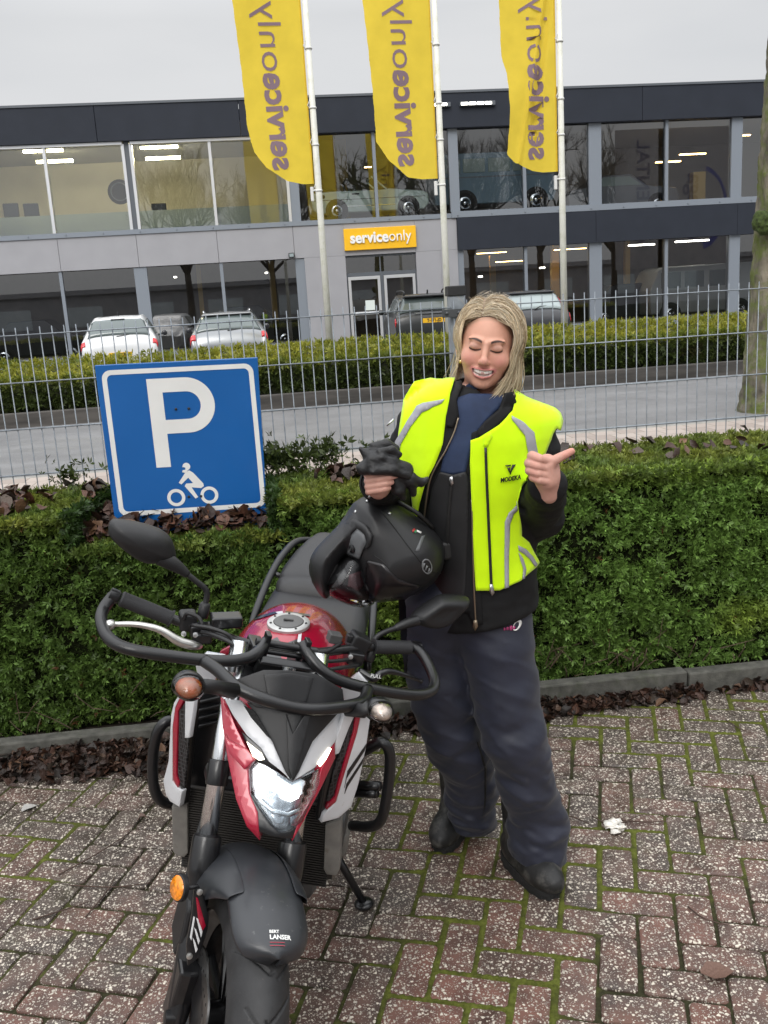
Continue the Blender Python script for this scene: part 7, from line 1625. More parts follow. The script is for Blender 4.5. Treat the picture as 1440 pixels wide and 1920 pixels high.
# ---- trousers, boots
def f_trou(P):
    a, b = f_leg(P, rl), f_leg(P, ll); d = smin(a, b, .018); d = smin(d, ell(P, pel, (.165, .118, .12)), .05)
    zf = np.clip((1.0 - P[:, 2]) / .5, .35, 1.25)
    k = np.clip((.42 - P[:, 2]) / .25, 0, 1)
    q = P.copy(); q[:, 2] += .45 * (P[:, 0] - .6); q2 = P.copy(); q2[:, 2] -= .5 * (P[:, 0] - .6)
    d = d + (fold(q, .0125, 5, 5, 13, 3.0) + fold(q2, .0105, 4, 4, 9, 9.0)) * zf + fold(P, .008, 6, 6, 22, 5.0) * k
    return smax(d, P[:, 2] - 1.02, .01)
v, q = surfnet(f_trou, (.34, 2.22, .06), (.92, 2.80, 1.04), .0060)
tro = fastmesh('trousers', v, q, m_trou, person, True)
cloth_px('seam', [(893, 1390), (897, 1392), (912, 1440), (911, 1500), (905, 1535), (908, 1500), (908, 1442)], f_trou, m_zblk, tro, .0015, .001, seg=12)
ringp = [(969 + 8 * math.cos(a) + 2 * math.sin(a), 1172 - 10 * math.sin(a) + 3 * math.cos(a) * -1) for a in np.linspace(0, 6.283, 25)[:-1]]
cloth_px('emblem_ring', ringp, f_trou, m_white, tro, .003, .001, seg=8, holes=[[(968 + (p[0] - 969) * .62 - .8, 1173 + (p[1] - 1172) * .68) for p in ringp]])
m_pink = mat('emblem_pink', (.50, .06, .20), .6)
for k, (a, b, w_, h_) in enumerate(((944, 1179, 3, 5), (949, 1178, 4, 6), (955, 1177, 5, 9), (961, 1177, 4, 6))): cloth_px('emblem_mark', [(a, b - h_ / 2), (a + w_, b - h_ / 2 - .3), (a + w_, b + h_ / 2), (a, b + h_ / 2)], f_trou, m_pink, tro, .003, .001, seg=8)
def boot(name, toe, heel, lab=None):
    toe, heel = np.array(toe), np.array(heel); d = (toe - heel); ln = np.linalg.norm(d); d /= ln; n_ = np.array([-d[1], d[0], 0]); M = np.stack([n_, d, np.array([0, 0, 1.])], 1); c0 = (toe + heel) / 2; c0[2] = 0
    def f(P):
        q = (P - c0) @ M; e = ell(q, (0, ln * .22, .050), (.051, .098, .051)); e = smin(e, ell(q, (0, -ln * .2, .060), (.042, .085, .060)), .03); e = smin(e, cap(q, (0, -ln * .20, .08), (0, -ln * .20, .22), .046, .050), .03)
        return smax(e + .0015 * (fbm(q * 60, 3) - .5) + fold(q, .002, 12, 30, 12), .028 - q[:, 2], .006)
    r = ln / 2 + .04; v, q = surfnet(f, c0 - np.array([r, r, -.0]), c0 + np.array([r, r, .24]), .0048)
    o = fastmesh(name, v, q, m_boot, person, True)
    S = MB(); ring = []
    for a in np.linspace(0, 6.283, 57)[:-1]:
        cx, sx = math.cos(a), math.sin(a); yy = (ln / 2 + .004) * math.copysign(abs(sx) ** .75, sx); w_ = .049 + .005 * math.sin(a) * (1 if sx > 0 else .6); xx = w_ * math.copysign(abs(cx) ** .8, cx); ring.append((xx, yy))
    S.ring([[tuple(c0 + M @ np.array([x_ * s_, y_ * s_, z_])) for i, (x_, y_) in enumerate(ring) for s_ in [(1 if z_ > .012 or i % 4 < 2 else .955) * (1.0 if z_ < .03 else .97)]] for z_ in (.0, .012, .0125, .028, .034)])
    S.build('sole', m_sole, o, auto=40); return o
t1 = atz(1046, 1690, .0); boot('boot', (t1[0] - .005, t1[1] + .012, 0), (t1[0] - .085, t1[1] + .255, 0))
t2 = atz(832, 1606, .0); boot('boot', (t2[0] - .006, t2[1] + .02, 0), (t2[0] + .115, t2[1] + .235, 0))
# ---- jacket
v, q = surfnet(f_coat, lo, hi, .0062)
jac = fastmesh('jacket', v, q, m_jack, person, True)
for W, E, nm in ((W1, E1, 0), (W2, E2, 1)):
    ax = (W - E) / np.linalg.norm(W - E); B = MB(); B.lathe([(.046, -.02), (.050, 0), (.049, .018), (.044, .022), (.040, .0)], W, ax, 28, cap=False); B.build('cuff', m_jack, jac, auto=60)
# neck: turtleneck rings and stand-up collar
nb, ntp = np.array([hc[0] - .006, YB_ - .018, ZTOP - .045]), hc + HM @ np.array([.0, -.016, -.118])
def tube_ring(c_, ax, r, k, n=40, ph=0.0, squash=.92, wob=.0):
    u, v_, w_ = frame(ax); return [c_ + u * math.cos(a) * r * (1 + wob * math.sin(3 * a + ph)) + v_ * math.sin(a) * r * squash * (1 + wob * math.sin(2 * a + ph)) for a in np.linspace(0, 6.2832, n + 1)[:-1]]
rings = []; nax = ntp - nb; L_n = np.linalg.norm(nax)
for t, r in ((-.35, .092), (-.1, .080), (.05, .072), (.14, .077), (.24, .070), (.36, .076), (.47, .070), (.60, .0745), (.74, .070), (.88, .0725), (.99, .0705), (1.02, .066), (.9, .060)):
    rings.append(tube_ring(nb + nax * t, nax, r, 0, ph=t * 9, wob=.02))
B = MB(); B.ring(rings, cap=False); tn = B.build('turtleneck', m_navy, person, smooth=True)
f_n = lambda P: np.minimum(f_coat0(P), cap(P, nb - nax * .2, nb + nax * .55, .092, .088))
# front layers, traced on the coat
fc = lambda P: f_coat0(P)
shirt = cloth_px('shirt', [(850, 776), (855, 748), (880, 739), (920, 740), (946, 742), (950, 752), (925, 775), (905, 800), (893, 812), (886, 830), (873, 886), (850, 890), (826, 886), (834, 845), (850, 800)], fc, m_navy, person, .004, .003, .004)
bib = cloth_px('bib', [(826, 884), (850, 890), (873, 884), (880, 900), (878, 1000), (874, 1090), (868, 1150), (800, 1140), (800, 980), (812, 915)], fc, m_bib, tro, .007, .003, .005)
cloth_px('bib_zip', [(846, 890), (851, 890), (846, 960), (842, 1035), (837, 1035), (840, 960)], fc, m_zblk, bib, .011, .002); cloth_px('zip_pull', [(845, 893), (850, 892), (852, 905), (847, 909), (843, 905)], fc, m_zsil, bib, .013, .002)
jl = cloth_px('jacket_front', [(838, 778), (850, 772), (861, 782), (852, 812), (838, 845), (822, 875), (810, 905), (803, 950), (801, 1000), (806, 1080), (790, 1080), (780, 1000), (778, 930), (800, 860), (828, 815)], fc, m_jack, jac, .006, .004, .001)
jr = cloth_px('jacket_front', [(884, 812), (897, 806), (910, 820), (900, 900), (900, 1000), (902, 1085), (905, 1168), (890, 1178), (878, 1150), (866, 1145), (869, 1050), (878, 940), (882, 860)], fc, m_jack, jac, .006, .004, .001)
def line(name, pts, w_, m, parent, lift, f=fc): # narrow strip along a pixel path
    P = [np.array(p, float) for p in catmull([np.array([a, b, 0.]) for a, b in pts], 5)]; L_, R2 = [], []
    for i, p in enumerate(P):
        t = P[min(i + 1, len(P) - 1)] - P[max(i - 1, 0)]; n_ = np.array([-t[1], t[0], 0]) / (np.linalg.norm(t) + 1e-9) * w_ / 2; L_.append(tuple((p + n_)[:2])); R2.append(tuple((p - n_)[:2]))
    return cloth_px(name, L_ + R2[::-1], f, m, parent, lift, .0012, seg=14)
line('zip', [(860, 784), (852, 812), (838, 843), (820, 875), (809, 903), (803, 945), (800, 985)], 2.6, m_zip, jac, .0125); line('zip', [(884, 935), (886, 1010), (889, 1085), (892, 1150), (893, 1165)], 2.6, m_zip, jac, .0125)
for q in ((892, 1168),): cloth_px('zip_pull', [(889, 1160), (895, 1160), (897, 1172), (892, 1180), (888, 1172)], fc, m_zip, jac, .015, .003)
# collar flaps
m_col = m_jack
colr = []
u, v_, w_ = frame(nax)
for t in (-.10, .12, .34, .52, .56, .50, .25):
    rr = {-.10: .100, .12: .098, .34: .096, .52: .094, .56: .090, .50: .087, .25: .085}[t]; row = []
    for a in np.linspace(R_(40), R_(320), 44):
        d = -(EYE - hc); d = np.array([d[0], d[1], 0]) / np.linalg.norm(d[:2]); s_ = np.array([d[1], -d[0], 0]); dirv = -d * math.cos(a) + s_ * math.sin(a)
        drop = .055 * max(0, math.cos(a)) * 1.2; row.append(nb + nax * t + dirv * rr * (1.0 if t < .5 else 1.0) + np.array([0, 0, -drop]) * (t + .2))
    colr.append(row)
B = MB(); B.ring(colr, cap=False, closed=False); o = B.build('collar', m_jack, jac, smooth=True); md = o.modifiers.new('s', 'SOLIDIFY'); md.thickness = .004
cloth_px('collar_flap', [(868, 716), (856, 718), (845, 744), (836, 780), (838, 800), (850, 802), (861, 780), (857, 752), (868, 728)], f_n, m_jack, jac, .012, .004)
cloth_px('collar_flap', [(943, 738), (955, 736), (962, 752), (956, 775), (932, 798), (908, 818), (896, 822), (894, 808), (908, 790), (932, 770)], f_n, m_jack, jac, .012, .004)
# ---- vest
vl = [(780, 726), (810, 719), (856, 719), (846, 744), (838, 781), (832, 832), (818, 872), (803, 905), (794, 940), (788, 974), (775, 967), (765, 920), (753, 863), (748, 857), (753, 810), (762, 757)]
vr = [(954, 735), (981, 751), (1012, 763), (1034, 771), (1044, 780), (1047, 792), (1043, 808), (1036, 804), (1030, 814), (1018, 850), (1000, 890), (986, 912), (977, 941), (972, 1003), (984, 1014), (1003, 1054), (999, 1061), (970, 1087), (934, 1105), (893, 1105), (889, 1050), (884, 941), (881, 870), (882, 826), (897, 821), (932, 798), (957, 773), (962, 750)]
vest = cloth_px('vest', vr, fc, m_vest, person, .0150, .0025, .028, 9)
v2 = cloth_px('vest_front', vl, fc, m_vest, vest, .0150, .0025, .028, 9)
cloth_px('stripe', [(837, 751), (800, 760), (788, 766), (768, 792), (748, 828), (747, 857), (752, 862), (757, 832), (775, 800), (797, 775), (831, 759)], fc, m_refs, vest, .0180, .0015, .028, 9)
cloth_px('stripe', [(954, 782), (975, 793), (996, 811), (1003, 852), (999, 880), (988, 890), (985, 850), (979, 818), (955, 789)], fc, m_refs, vest, .0180, .0015, .028, 9)
cloth_px('stripe', [(977, 938), (962, 947), (949, 959), (942, 976), (941, 1030), (942, 1101), (949, 1099), (949, 1030), (951, 980), (958, 961), (976, 948)], fc, m_refs, vest, .0180, .0015, .028, 9)
cloth_px('stripe', [(965, 1021), (978, 1028), (990, 1042), (998, 1058), (994, 1062), (985, 1047), (975, 1037), (966, 1031)], fc, m_refs, vest, .0180, .0015, .028, 9); cloth_px('stripe', [(966, 1034), (974, 1046), (979, 1066), (976, 1083), (972, 1084), (974, 1064), (969, 1048)], fc, m_refs, vest, .0180, .0015, .028, 9)
line('vest_zip', [(908, 838), (910, 900), (914, 1000), (919, 1096)], 4.6, m_zblk, vest, .0205); cloth_px('zip_pull', [(916, 1092), (921, 1092), (924, 1108), (920, 1114), (916, 1106)], fc, m_zsil, vest, .022, .002); cloth_px('zip_garage', [(906, 818), (917, 812), (920, 820), (912, 837), (905, 836)], fc, m_vest, vest, .019, .003)
for pl in ([(942, 871), (953, 870), (951, 873), (945, 874)], [(946, 876), (951, 875), (950, 884), (949, 884)], [(955, 870), (961, 869.5), (951, 888), (950, 884)]): cloth_px('emblem', pl, fc, m_zblk, vest, .0200, .0012, .028, 9, 8)
o = text_mesh('lettering', 'MODEKA', .0165, m_zblk, vest, .0004, .0006, shear=.15, sx=.84); p = hit(951, 895, fc); n_ = grad(fc, p[None])[0]; xd = np.cross([0, 0, 1.], n_); xd = xd if xd @ _xr > 0 else -xd; place(o, p + n_ * (.0212 + .028 * (fbm((p * np.array([9, 9, 9 * .45]) + 3.7)[None], 3)[0] - .45)), xd * .998 + np.array([0, 0, .045]), np.cross(n_, xd))
# vest back and shoulder cap
bk = []
for z_ in np.linspace(atY(900, 1080, 2.4)[2], ZTOP - .012, 30):
    row = []
    for a in np.linspace(R_(6), R_(174), 40):
        cx, hw, hd = tt(z_, 1), tt(z_, 2), tt(z_, 3); row.append((cx + (hw - .004) * math.cos(a), YB_ + (hd + .018) * math.sin(a), z_))
    bk.append(row)
B = MB(); B.ring(bk, cap=False, closed=False); o = B.build('vest_back', m_vest, vest, smooth=True); md = o.modifiers.new('s', 'SOLIDIFY'); md.thickness = .004
# sleeve zips, ring, earring
p = atY(1032, 921, 2.158)
B = MB(); B.lathe([(.0075, -.0014), (.0092, 0), (.0075, .0014), (.0066, 0), (.0075, -.0014)], p + np.array([0, 0, -.006]), vw, 24, cap=False); B.tube([p + np.array([-.003, -.0, .018]), p + np.array([-.0025, 0, .004])], .0026, 8); B.build('zip_ring', m_zsil, jac, smooth=True)
p = atY(1019, 955, 2.335); B = MB(); B.tube([p + np.array([0, -.03, .02]), p + np.array([-.002, -.035, -.012])], .003, 8); B.build('zip_pull', m_zsil, jac, smooth=True)
p = atY(733, 792, 2.40); B = MB(); B.tube([p + np.array([-.012, 0, -.008]), p + np.array([.008, 0, .008])], .0028, 8); B.build('zip_pull', m_zsil, jac, smooth=True)
p = atY(695, 929, 2.23); B = MB(); B.tube([p + np.array([.004, 0, .006]), p + np.array([-.006, 0, -.006])], .003, 8); B.build('zip_pull', m_zsil, jac, smooth=True)
p = atY(864, 678, 2.40); B = MB(); B.lathe([(.0005, -.004), (.004, -.0025), (.0048, 0), (.004, .0025), (.0005, .004)], p, vw, 14); B.build('earring', mat('gold', (.8, .55, .25), .25, metal=1), person, smooth=True)
# ---- hair
m_hair = mat('hair_blonde', (1, 1, 1), .42, attr='hair', spec=.3)
r = np.random.RandomState(12)
cr0, rr0 = np.array([0, -.022, .034]), np.array([.077, .097, .089])
def hair_strands(n, roots, dirs, length, width, cols, wind, grav, name, segs=11, push=.004, jit=.05, curl=0.0):
    P = roots.copy(); D = dirs / np.linalg.norm(dirs, axis=1)[:, None]; pts = [P.copy()]; sd0 = np.where(roots[:, 0] > -.022, 1., -1.); st = (length / segs)[:, None]; offs = r.uniform(0, 1, n) ** 1.5 * push
    G = HM.T @ np.array([0, 0, -1.]); Wd = HM.T @ np.array(wind)
    for k in range(segs):
        D = D + G * grav[:, None] + Wd[None] * (k / segs) + r.normal(0, jit, (n, 3)); D /= np.linalg.norm(D, axis=1)[:, None]; P = P + D * st; fc_ = (P[:, 1] > .015) & (np.abs(P[:, 0]) < .066) & (P[:, 2] < .075) & (P[:, 2] > -.055); P[:, 0] = np.where(fc_, sd0 * .066, P[:, 0])
        q = (P - cr0) / (rr0 + offs[:, None]); l_ = np.linalg.norm(q, axis=1); ins = l_ < 1; P = np.where(ins[:, None], cr0 + (P - cr0) / l_[:, None], P)
        l2 = np.linalg.norm((P - cr0) / (rr0 + offs[:, None]), axis=1); hx_ = 1.07 + .05 * (sd0 > 0); hug = (l2 > hx_) & (P[:, 2] > np.where(sd0 > 0, -.02, -.03)); P = np.where(hug[:, None], cr0 + (P - cr0) * (1 - .6 * (1 - hx_ / np.maximum(l2, hx_)))[:, None], P)
        # keep the lower strands off neck and face
        rad = np.hypot(P[:, 0] / .072, (P[:, 1] - .0) / .085); low = (P[:, 2] < .03) & (rad < 1); s_ = np.where(low, 1 / np.maximum(rad, .2), 1); P[:, 0] *= s_; P[:, 1] = P[:, 1] * s_
        D = P - pts[-1]; D /= np.linalg.norm(D, axis=1)[:, None] + 1e-9; pts.append(P.copy())
    pts = np.stack(pts, 1); V, Q, C = [], [], []; m = segs + 1; view = HM.T @ vw
    T = np.gradient(pts, axis=1); S = np.cross(T, r.normal(0, 1, (n, 1, 3)) * .5 + view); S /= np.linalg.norm(S, axis=2)[..., None] + 1e-9; tp = np.concatenate([np.full(m - 4, 1.0), [.85, .65, .4, .15]]) * 1.0
    W_ = (width[:, None] * tp[None])[..., None]; a, b = pts - S * W_, pts + S * W_; V = np.stack([a, b], 2).reshape(-1, 3)
    base = (np.arange(n) * m * 2)[:, None, None]; k = np.arange(segs)[None, :, None] * 2; Q = (base + k + np.array([0, 1, 3, 2])[None, None]).reshape(-1, 4)
    cg = cols[:, None, :] * np.linspace(.80, 1.12, m)[None, :, None]; C = np.repeat(cg[:, :, None], 2, 2).reshape(-1, 3)
    return fastmesh(name, hc + V @ HM.T, Q, m_hair, person, True, {'hair': C})
f_hc = lambda P: smax(smax(ell(P, (0, -.024, .036), (.0765, .0955, .0885)), P[:, 1] - .052 + .0 * P[:, 2] - .55 * np.clip(P[:, 2] - .06, 0, 1) * 1.0 + 3.0 * np.clip(.062 - P[:, 2], 0, .2) * .4, .012), -P[:, 2] - .055, .02)
v, q = surfnet(f_hc, (-.09, -.13, -.07), (.09, .10, .14), .0042)
cap_ = fastmesh('hair', hc + v @ HM.T, q, m_hair, person, True, {'hair': np.tile([.20, .135, .085], (len(v), 1)) * (1 + .9 * (fbm(v * np.array([90, 18, 18]), 3) - .45))[:, None]})
n = 15000; th = r.uniform(0, 2 * np.pi, n); ph = np.arccos(r.uniform(-.15, 1, n)); u = np.stack([np.sin(ph) * np.cos(th), np.sin(ph) * np.sin(th), np.cos(ph)], 1); P = cr0 + u * rr0
line_y = .060 - 1.0 * np.clip(.085 - P[:, 2], 0, .15) * .62; ok = (P[:, 1] < line_y) & ~((P[:, 0] < -.03) & (P[:, 2] < .05) & (r.rand(n) < .6)); P = P[ok]; u = u[ok]; n = len(P)
px_ = -.022; side = np.where(P[:, 0] > px_, 1.0, -1.0)
D = np.stack([side * (.95 - .3 * np.clip(P[:, 1] / .08, 0, 1)), -.55 + .0 * side, .28 * np.clip((P[:, 1] + .02) / .08, 0, 1) * 1.6], 1); tang = D - u * (D * u).sum(1)[:, None]; D = tang + u * r.uniform(.04, .26, (n, 1)) * np.where((P[:, 1] > .03) & (P[:, 2] > .07), 1.5, .3)[:, None]
lenr = np.where(side > 0, r.uniform(.17, .26, n), r.uniform(.08, .15, n)); shade = r.uniform(.55, 1.25, n)[:, None]
tone = np.where(r.rand(n, 1) < .35, np.array([[.38, .27, .165]]), np.array([[.70, .56, .37]])); tone = np.where(r.rand(n, 1) < .26, np.array([[.82, .72, .54]]), tone)
hair_strands(n, P, D, lenr, r.uniform(.00035, .0008, n), tone * shade, (-.30, -.02, .0), r.uniform(.45, .75, n), 'hair_strands', push=.010, jit=.012)
# fuller lock that is blown forward under the chin on the right, wisps out to the left
n = 1100; P = cr0 + np.stack([r.uniform(.058, .076, n), r.uniform(.0, .055, n), r.uniform(-.02, .05, n)], 1) ; P[:, 0] += .006
D = np.tile([.10, .12, -1.0], (n, 1)) + r.normal(0, .10, (n, 3)); tone = np.where(r.rand(n, 1) < .4, np.array([[.40, .30, .18]]), np.array([[.60, .50, .33]]))
hair_strands(n, P, D, r.uniform(.13, .20, n), r.uniform(.0005, .0010, n), tone * r.uniform(.6, 1.2, (n, 1)), (-.34, -.06, .0), r.uniform(.05, .15, n), 'hair_lock', push=.010, jit=.03)
n = 420; P = cr0 + np.stack([r.uniform(-.078, -.070, n), r.uniform(-.05, .02, n), r.uniform(-.04, .03, n)], 1); D = np.tile([-.45, .0, -1.0], (n, 1)) + r.normal(0, .18, (n, 3)); tone = np.array([[.50, .41, .29]])
hair_strands(n, P, D, r.uniform(.09, .16, n), r.uniform(.0005, .0009, n), tone * r.uniform(.6, 1.2, (n, 1)), (-.10, .0, .0), r.uniform(.05, .15, n), 'hair_wisps', push=.01, jit=.06)
n = 60; P = cr0 + np.stack([r.normal(0, .03, n), r.normal(-.01, .03, n), np.full(n, .086)], 1); D = np.stack([r.normal(.1, .6, n), r.normal(-.2, .4, n), r.uniform(.3, 1, n)], 1)
hair_strands(n, P, D, r.uniform(.03, .075, n), r.uniform(.0003, .0005, n), np.tile([.55, .47, .36], (n, 1)), (-.2, 0, 0), r.uniform(.1, .3, n), 'flyaway_hair', push=.01, jit=.10)

# ================================================================== helmet and gloves
hq = atY(705, 1035, 2.36); hv = (EYE - hq) / np.linalg.norm(EYE - hq); hxx = np.array(_xr) - hv * (np.array(_xr) @ hv); hxx /= np.linalg.norm(hxx); hyy = np.cross(hv, hxx); hyy = hyy if hyy[2] > 0 else -hyy
def to_pl(px, py):
    p = atP(px, py, hq, hv) - hq; return np.array([p @ hxx, p @ hyy])
def poly_sd(P2, poly):
    A = np.array(poly); Bp = np.roll(A, -1, 0); d = np.full(len(P2), 1e9); ins = np.zeros(len(P2), bool)
    for a, b in zip(A, Bp):
        e = b - a; w_ = P2 - a; t = np.clip((w_ @ e) / (e @ e), 0, 1); d = np.minimum(d, np.linalg.norm(w_ - t[:, None] * e, axis=1))
        c1 = (a[1] > P2[:, 1]) != (b[1] > P2[:, 1])
        with np.errstate(all='ignore'): xi = (b[0] - a[0]) * (P2[:, 1] - a[1]) / (b[1] - a[1]) + a[0]
        ins ^= c1 & (P2[:, 0] < xi)
    return np.where(ins, -d, d)
def inflate(poly, T, Rin, back=1.0):
    def f(P):
        q = P - hq; P2 = np.stack([q @ hxx, q @ hyy], 1); t = q @ hv; d2 = poly_sd(P2, poly); k = np.clip(-d2 / Rin, 0, 1); h = T * np.sqrt(np.clip(1 - (1 - k) ** 2, 0, 1)); tt_ = np.where(t < 0, t / back, t)
        return np.where(d2 > 0, np.hypot(d2, np.maximum(np.abs(tt_) - 0, 0) * .5), (np.abs(tt_) - h) * .6)
    return f
sm = lambda L_: [p[:2] for p in catmull([np.array([*to_pl(*q), 0]) for q in L_ + [L_[0]]], 4)][:-1]
shell_o = [(657, 956), (667, 941), (690, 930), (722, 934), (760, 954), (795, 980), (820, 1004), (833, 1030), (830, 1062), (815, 1090), (788, 1110), (750, 1122), (712, 1126), (690, 1118), (672, 1085), (650, 1040), (642, 1000)]
chin_o = [(668, 952), (684, 990), (676, 1015), (656, 1040), (636, 1068), (624, 1100), (612, 1122), (594, 1106), (583, 1082), (581, 1055), (590, 1032), (612, 1008), (636, 984)]
f_shell, f_chin = inflate(sm(shell_o), .130, .105), inflate(sm(chin_o), .104, .070)
helmet = thing('helmet', 'matt black full face helmet with clear visor resting on the motorcycle seat', 'helmet', tuple(hq + np.array([0, 0, -.13])))
m_hel = mat('helmet_matt', (.011, .011, .012), .45, var=.12, vs=20, bump=.06, bs=600, bdist=.0006); m_hgl = mat('helmet_gloss', (.010, .008, .009), .28, coat=.2); m_hgr = mat('helmet_grey', (.11, .115, .12), .45)
R3 = .20
box = lambda a: (hq - np.array([.20, .20, .18]), hq + np.array([.20, .20, .17]))
v, q = surfnet(lambda P: smin(f_shell(P), f_chin(P), .03), *box(0), .0045); hsh = fastmesh('shell', v, q, m_hel, helmet, True)
f_h2 = lambda P: np.minimum(f_shell(P), f_chin(P))
kw = dict(s0=1.7, s1=3.0)
hp_ = lambda nm, pl, m, lift, th=.003, f=f_shell: cloth_px(nm, pl, f, m, helmet, lift, th, seg=10, s1=3.0)
vis_o = [(668, 1030), (690, 1042), (692, 1085), (702, 1124), (694, 1135), (668, 1137), (640, 1128), (614, 1112), (612, 1090), (630, 1056), (646, 1036)]
f_vis, f_face = inflate(sm(vis_o), .112, .05), inflate(sm([(660, 1035), (694, 1040), (700, 1085), (704, 1112), (690, 1124), (662, 1124), (636, 1116), (606, 1104), (606, 1085), (626, 1050)]), .085, .06)
v, q = surfnet(f_face, *box(0), .0045); fastmesh('face_opening', v, q, mat('helmet_inside', (.010, .009, .010), .7, var=.5, vs=50), helmet, True)
for nm, pl, cc in (('inner_liner', [(655, 1078), (676, 1070), (682, 1095), (672, 1108), (652, 1098)], (.06, .02, .024)), ('inner_liner', [(632, 1078), (646, 1066), (652, 1080), (644, 1092), (636, 1096)], (.10, .10, .10)), ('sun_visor', [(680, 1052), (690, 1058), (690, 1090), (698, 1112), (688, 1112), (676, 1080)], (.05, .05, .055))): hp_(nm, pl, mat(nm, cc, .5), .003, f=f_face)
hp_('cheek_gloss', [(688, 1050), (720, 1058), (745, 1085), (790, 1100), (760, 1122), (712, 1128), (692, 1124), (686, 1090)], m_hgl, .003)
m_vis = glass('visor_clear', (.93, .94, .95), 1.0)
v, q = surfnet(f_vis, *box(0), .0045); fastmesh('visor', v, q, m_vis, helmet, True)
hp_('visor_plate', [(672, 992), (686, 1002), (690, 1015), (682, 1030), (676, 1047), (660, 1042), (640, 1036), (652, 1014)], m_hgr, .006)
hp_('visor_surround', [(652, 985), (668, 974), (690, 986), (700, 1004), (696, 1022), (686, 1032), (690, 1016), (686, 1002), (673, 991), (652, 1012), (636, 1038), (628, 1050), (628, 1030)], m_hel, .009)
pv = hit(664, 1028, f_shell, s1=3.0); nv = grad(f_shell, pv[None])[0]; B = MB(); B.lathe([(.0115, .004), (.0115, .0095), (.009, .0115), (.0, .0115)], pv, nv, 24, cap=False); B.build('pivot', m_gblk, helmet, auto=40); B = MB(); B.box(pv + nv * .0125, (.003, .016, .003), rot=np.stack([hxx, hyy * .9 + hxx * .4, nv], 1)); B.build('pivot_slot', m_zblk, helmet)
for qx, qy in ((730, 963), (689, 940), (667, 960), (636, 1062)): p_ = hit(qx, qy, f_h2, s1=3.0); n_ = grad(f_h2, p_[None])[0]; B = MB(); B.lathe([(.0048, 0), (.0048, .0025), (.003, .004)], p_, n_, 12); B.build('rivet', m_zsil, helmet, smooth=True)
m_seam = mat('helmet_seam', (.008, .008, .008), .5)
def hl(nm, pts, w_, m, lift=.0018): line(nm, pts, w_, m, helmet, lift, f_shell)
hl('seam', [(712, 955), (740, 990), (770, 1030), (800, 1065), (826, 1075)], 1.6, m_seam); hl('seam', [(700, 1040), (725, 1060), (750, 1095), (800, 1100)], 1.6, m_seam); hl('gloss_edge', [(690, 1092), (712, 1108), (738, 1100), (756, 1106)], 1.6, mat('edge_grey', (.35, .35, .36), .3))
el = [(800 + 9 * math.cos(a) - 4 * math.sin(a), 1062 + 9 * math.cos(a) * .9 + 12 * math.sin(a)) for a in np.linspace(0, 6.283, 25)[:-1]]
cloth_px('emblem_ring', el, f_shell, mat('emblem_grey', (.16, .165, .17), .4), helmet, .002, .001, seg=8, s1=3.0, holes=[[(800 + (a - 800) * .8, 1062 + (b - 1062) * .8) for a, b in el]])
for k in range(3): hp_('emblem_mark', [(794 + k * 5, 1055 + k * 5), (797 + k * 5, 1056 + k * 5), (794 + k * 5, 1066 + k * 4), (791 + k * 5, 1064 + k * 4)], bpy.data.materials['emblem_grey'], .002, .001)
for pl, m in (([(772, 995), (776, 991), (779, 994), (774, 999)], mat('sticker_red', (.4, .03, .03), .5)), ([(776, 996), (780, 994), (781, 999), (777, 1000)], mat('sticker_green', (.03, .2, .08), .5)), ([(781, 994), (790, 998), (789, 1001), (781, 997)], m_white)): hp_('sticker', pl, m, .002, .001)
hp_('vent', [(790, 1006), (797, 1003), (785, 1034), (778, 1034)], m_hgr, .002, .002)
B = MB(); p_ = atY(830, 1030, 2.36); B.box(p_ + np.array([.008, 0, 0]), (.03, .05, .05)); B.build('strap_buckle', m_zblk, helmet, bevel=.008)
B = MB(); a_, b_ = atY(742, 938, 2.34), atY(812, 990, 2.34); B.tube([a_, (a_ + b_) / 2 + np.array([.004, -.03, .008]), b_], .006, 8, smooth=6); B.build('neck_trim', m_zblk, helmet, smooth=True)
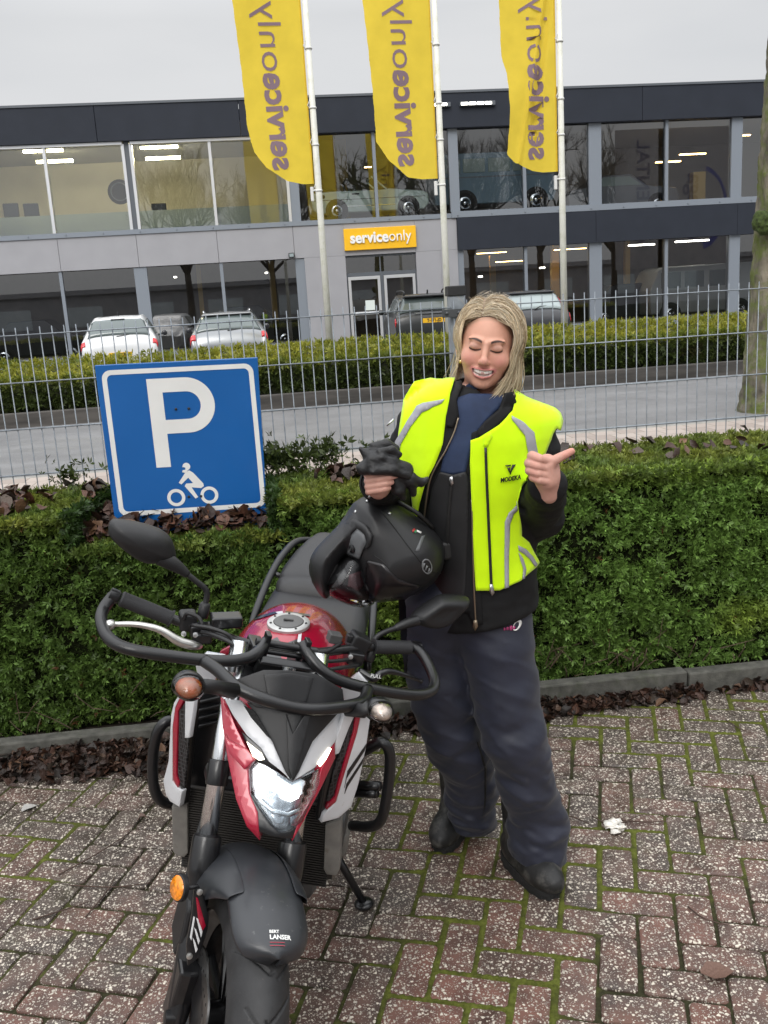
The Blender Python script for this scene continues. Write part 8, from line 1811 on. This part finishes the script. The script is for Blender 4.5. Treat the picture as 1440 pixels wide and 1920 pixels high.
# gloves: two crumpled leather gloves in the hand
m_glo = mat('glove_leather', (.007, .007, .008), .50, var=.3, vs=30, bump=.5, bs=160, bdist=.002)
def gpx(px, py, dy=0.0): return atY(px, py, 2.185 + dy)
def glove(name, chains, lab, s, a=.0028):
    allp = np.array([p for c_ in chains for p, _ in c_])
    def f(P):
        d = None
        for c_ in chains:
            for (p0, r0), (p1, r1) in zip(c_[:-1], c_[1:]):
                e = cap(P, p0, p1, r0 * .92, r1 * .92); d = e if d is None else smin(d, e, .007)
        q = P.copy(); q[:, 2] += .5 * P[:, 0]
        return d + a * (np.abs(fbm(q * np.array([20, 20, 42]) + s, 3) - .47) * 4 - .45)
    v, q = surfnet(f, allp.min(0) - .045, allp.max(0) + .045, .0028); o = fastmesh(name, v, q, m_glo, None, True); c0 = v.mean(0); o.data.transform(Matrix.Translation(-Vector(c0))); o.location = c0; return tag(o, lab, 'glove', 'gloves in the hand')
glove('glove', [[(gpx(682, 878), .020), (gpx(700, 872), .024), (gpx(730, 874), .026), (gpx(760, 882, .01), .022)], [(gpx(690, 850, .01), .013), (gpx(700, 860), .016), (gpx(725, 862, .01), .020)], [(gpx(676, 842, .01), .006), (gpx(686, 852, .01), .012)], [(gpx(700, 838, .02), .012), (gpx(725, 834, .03), .014), (gpx(742, 842, .03), .011)], [(gpx(705, 850, .01), .014), (gpx(740, 852, .02), .012)], [(gpx(694, 862, -.012), .008), (gpx(716, 858, -.012), .009), (gpx(738, 864, -.008), .009)], [(gpx(712, 846, -.005), .008), (gpx(735, 843, 0), .009), (gpx(748, 852, .0), .008)], [(gpx(700, 884, -.022), .010), (gpx(736, 882, -.020), .011), (gpx(764, 892, -.008), .010)]], 'upper crumpled black leather glove above the fingers', 1.0)
glove('glove', [[(gpx(750, 885, .01), .018), (gpx(768, 898, .01), .020), (gpx(790, 905, .02), .012), (gpx(801, 898, .02), .007)], [(gpx(742, 895, .012), .016), (gpx(748, 918, .01), .018), (gpx(756, 932, .02), .010)], [(gpx(772, 905, .01), .015), (gpx(775, 925, .02), .010)], [(gpx(728, 905, .02), .012), (gpx(742, 920, .02), .014)]], 'lower black leather glove hanging down over the vest below the other', 5.0)
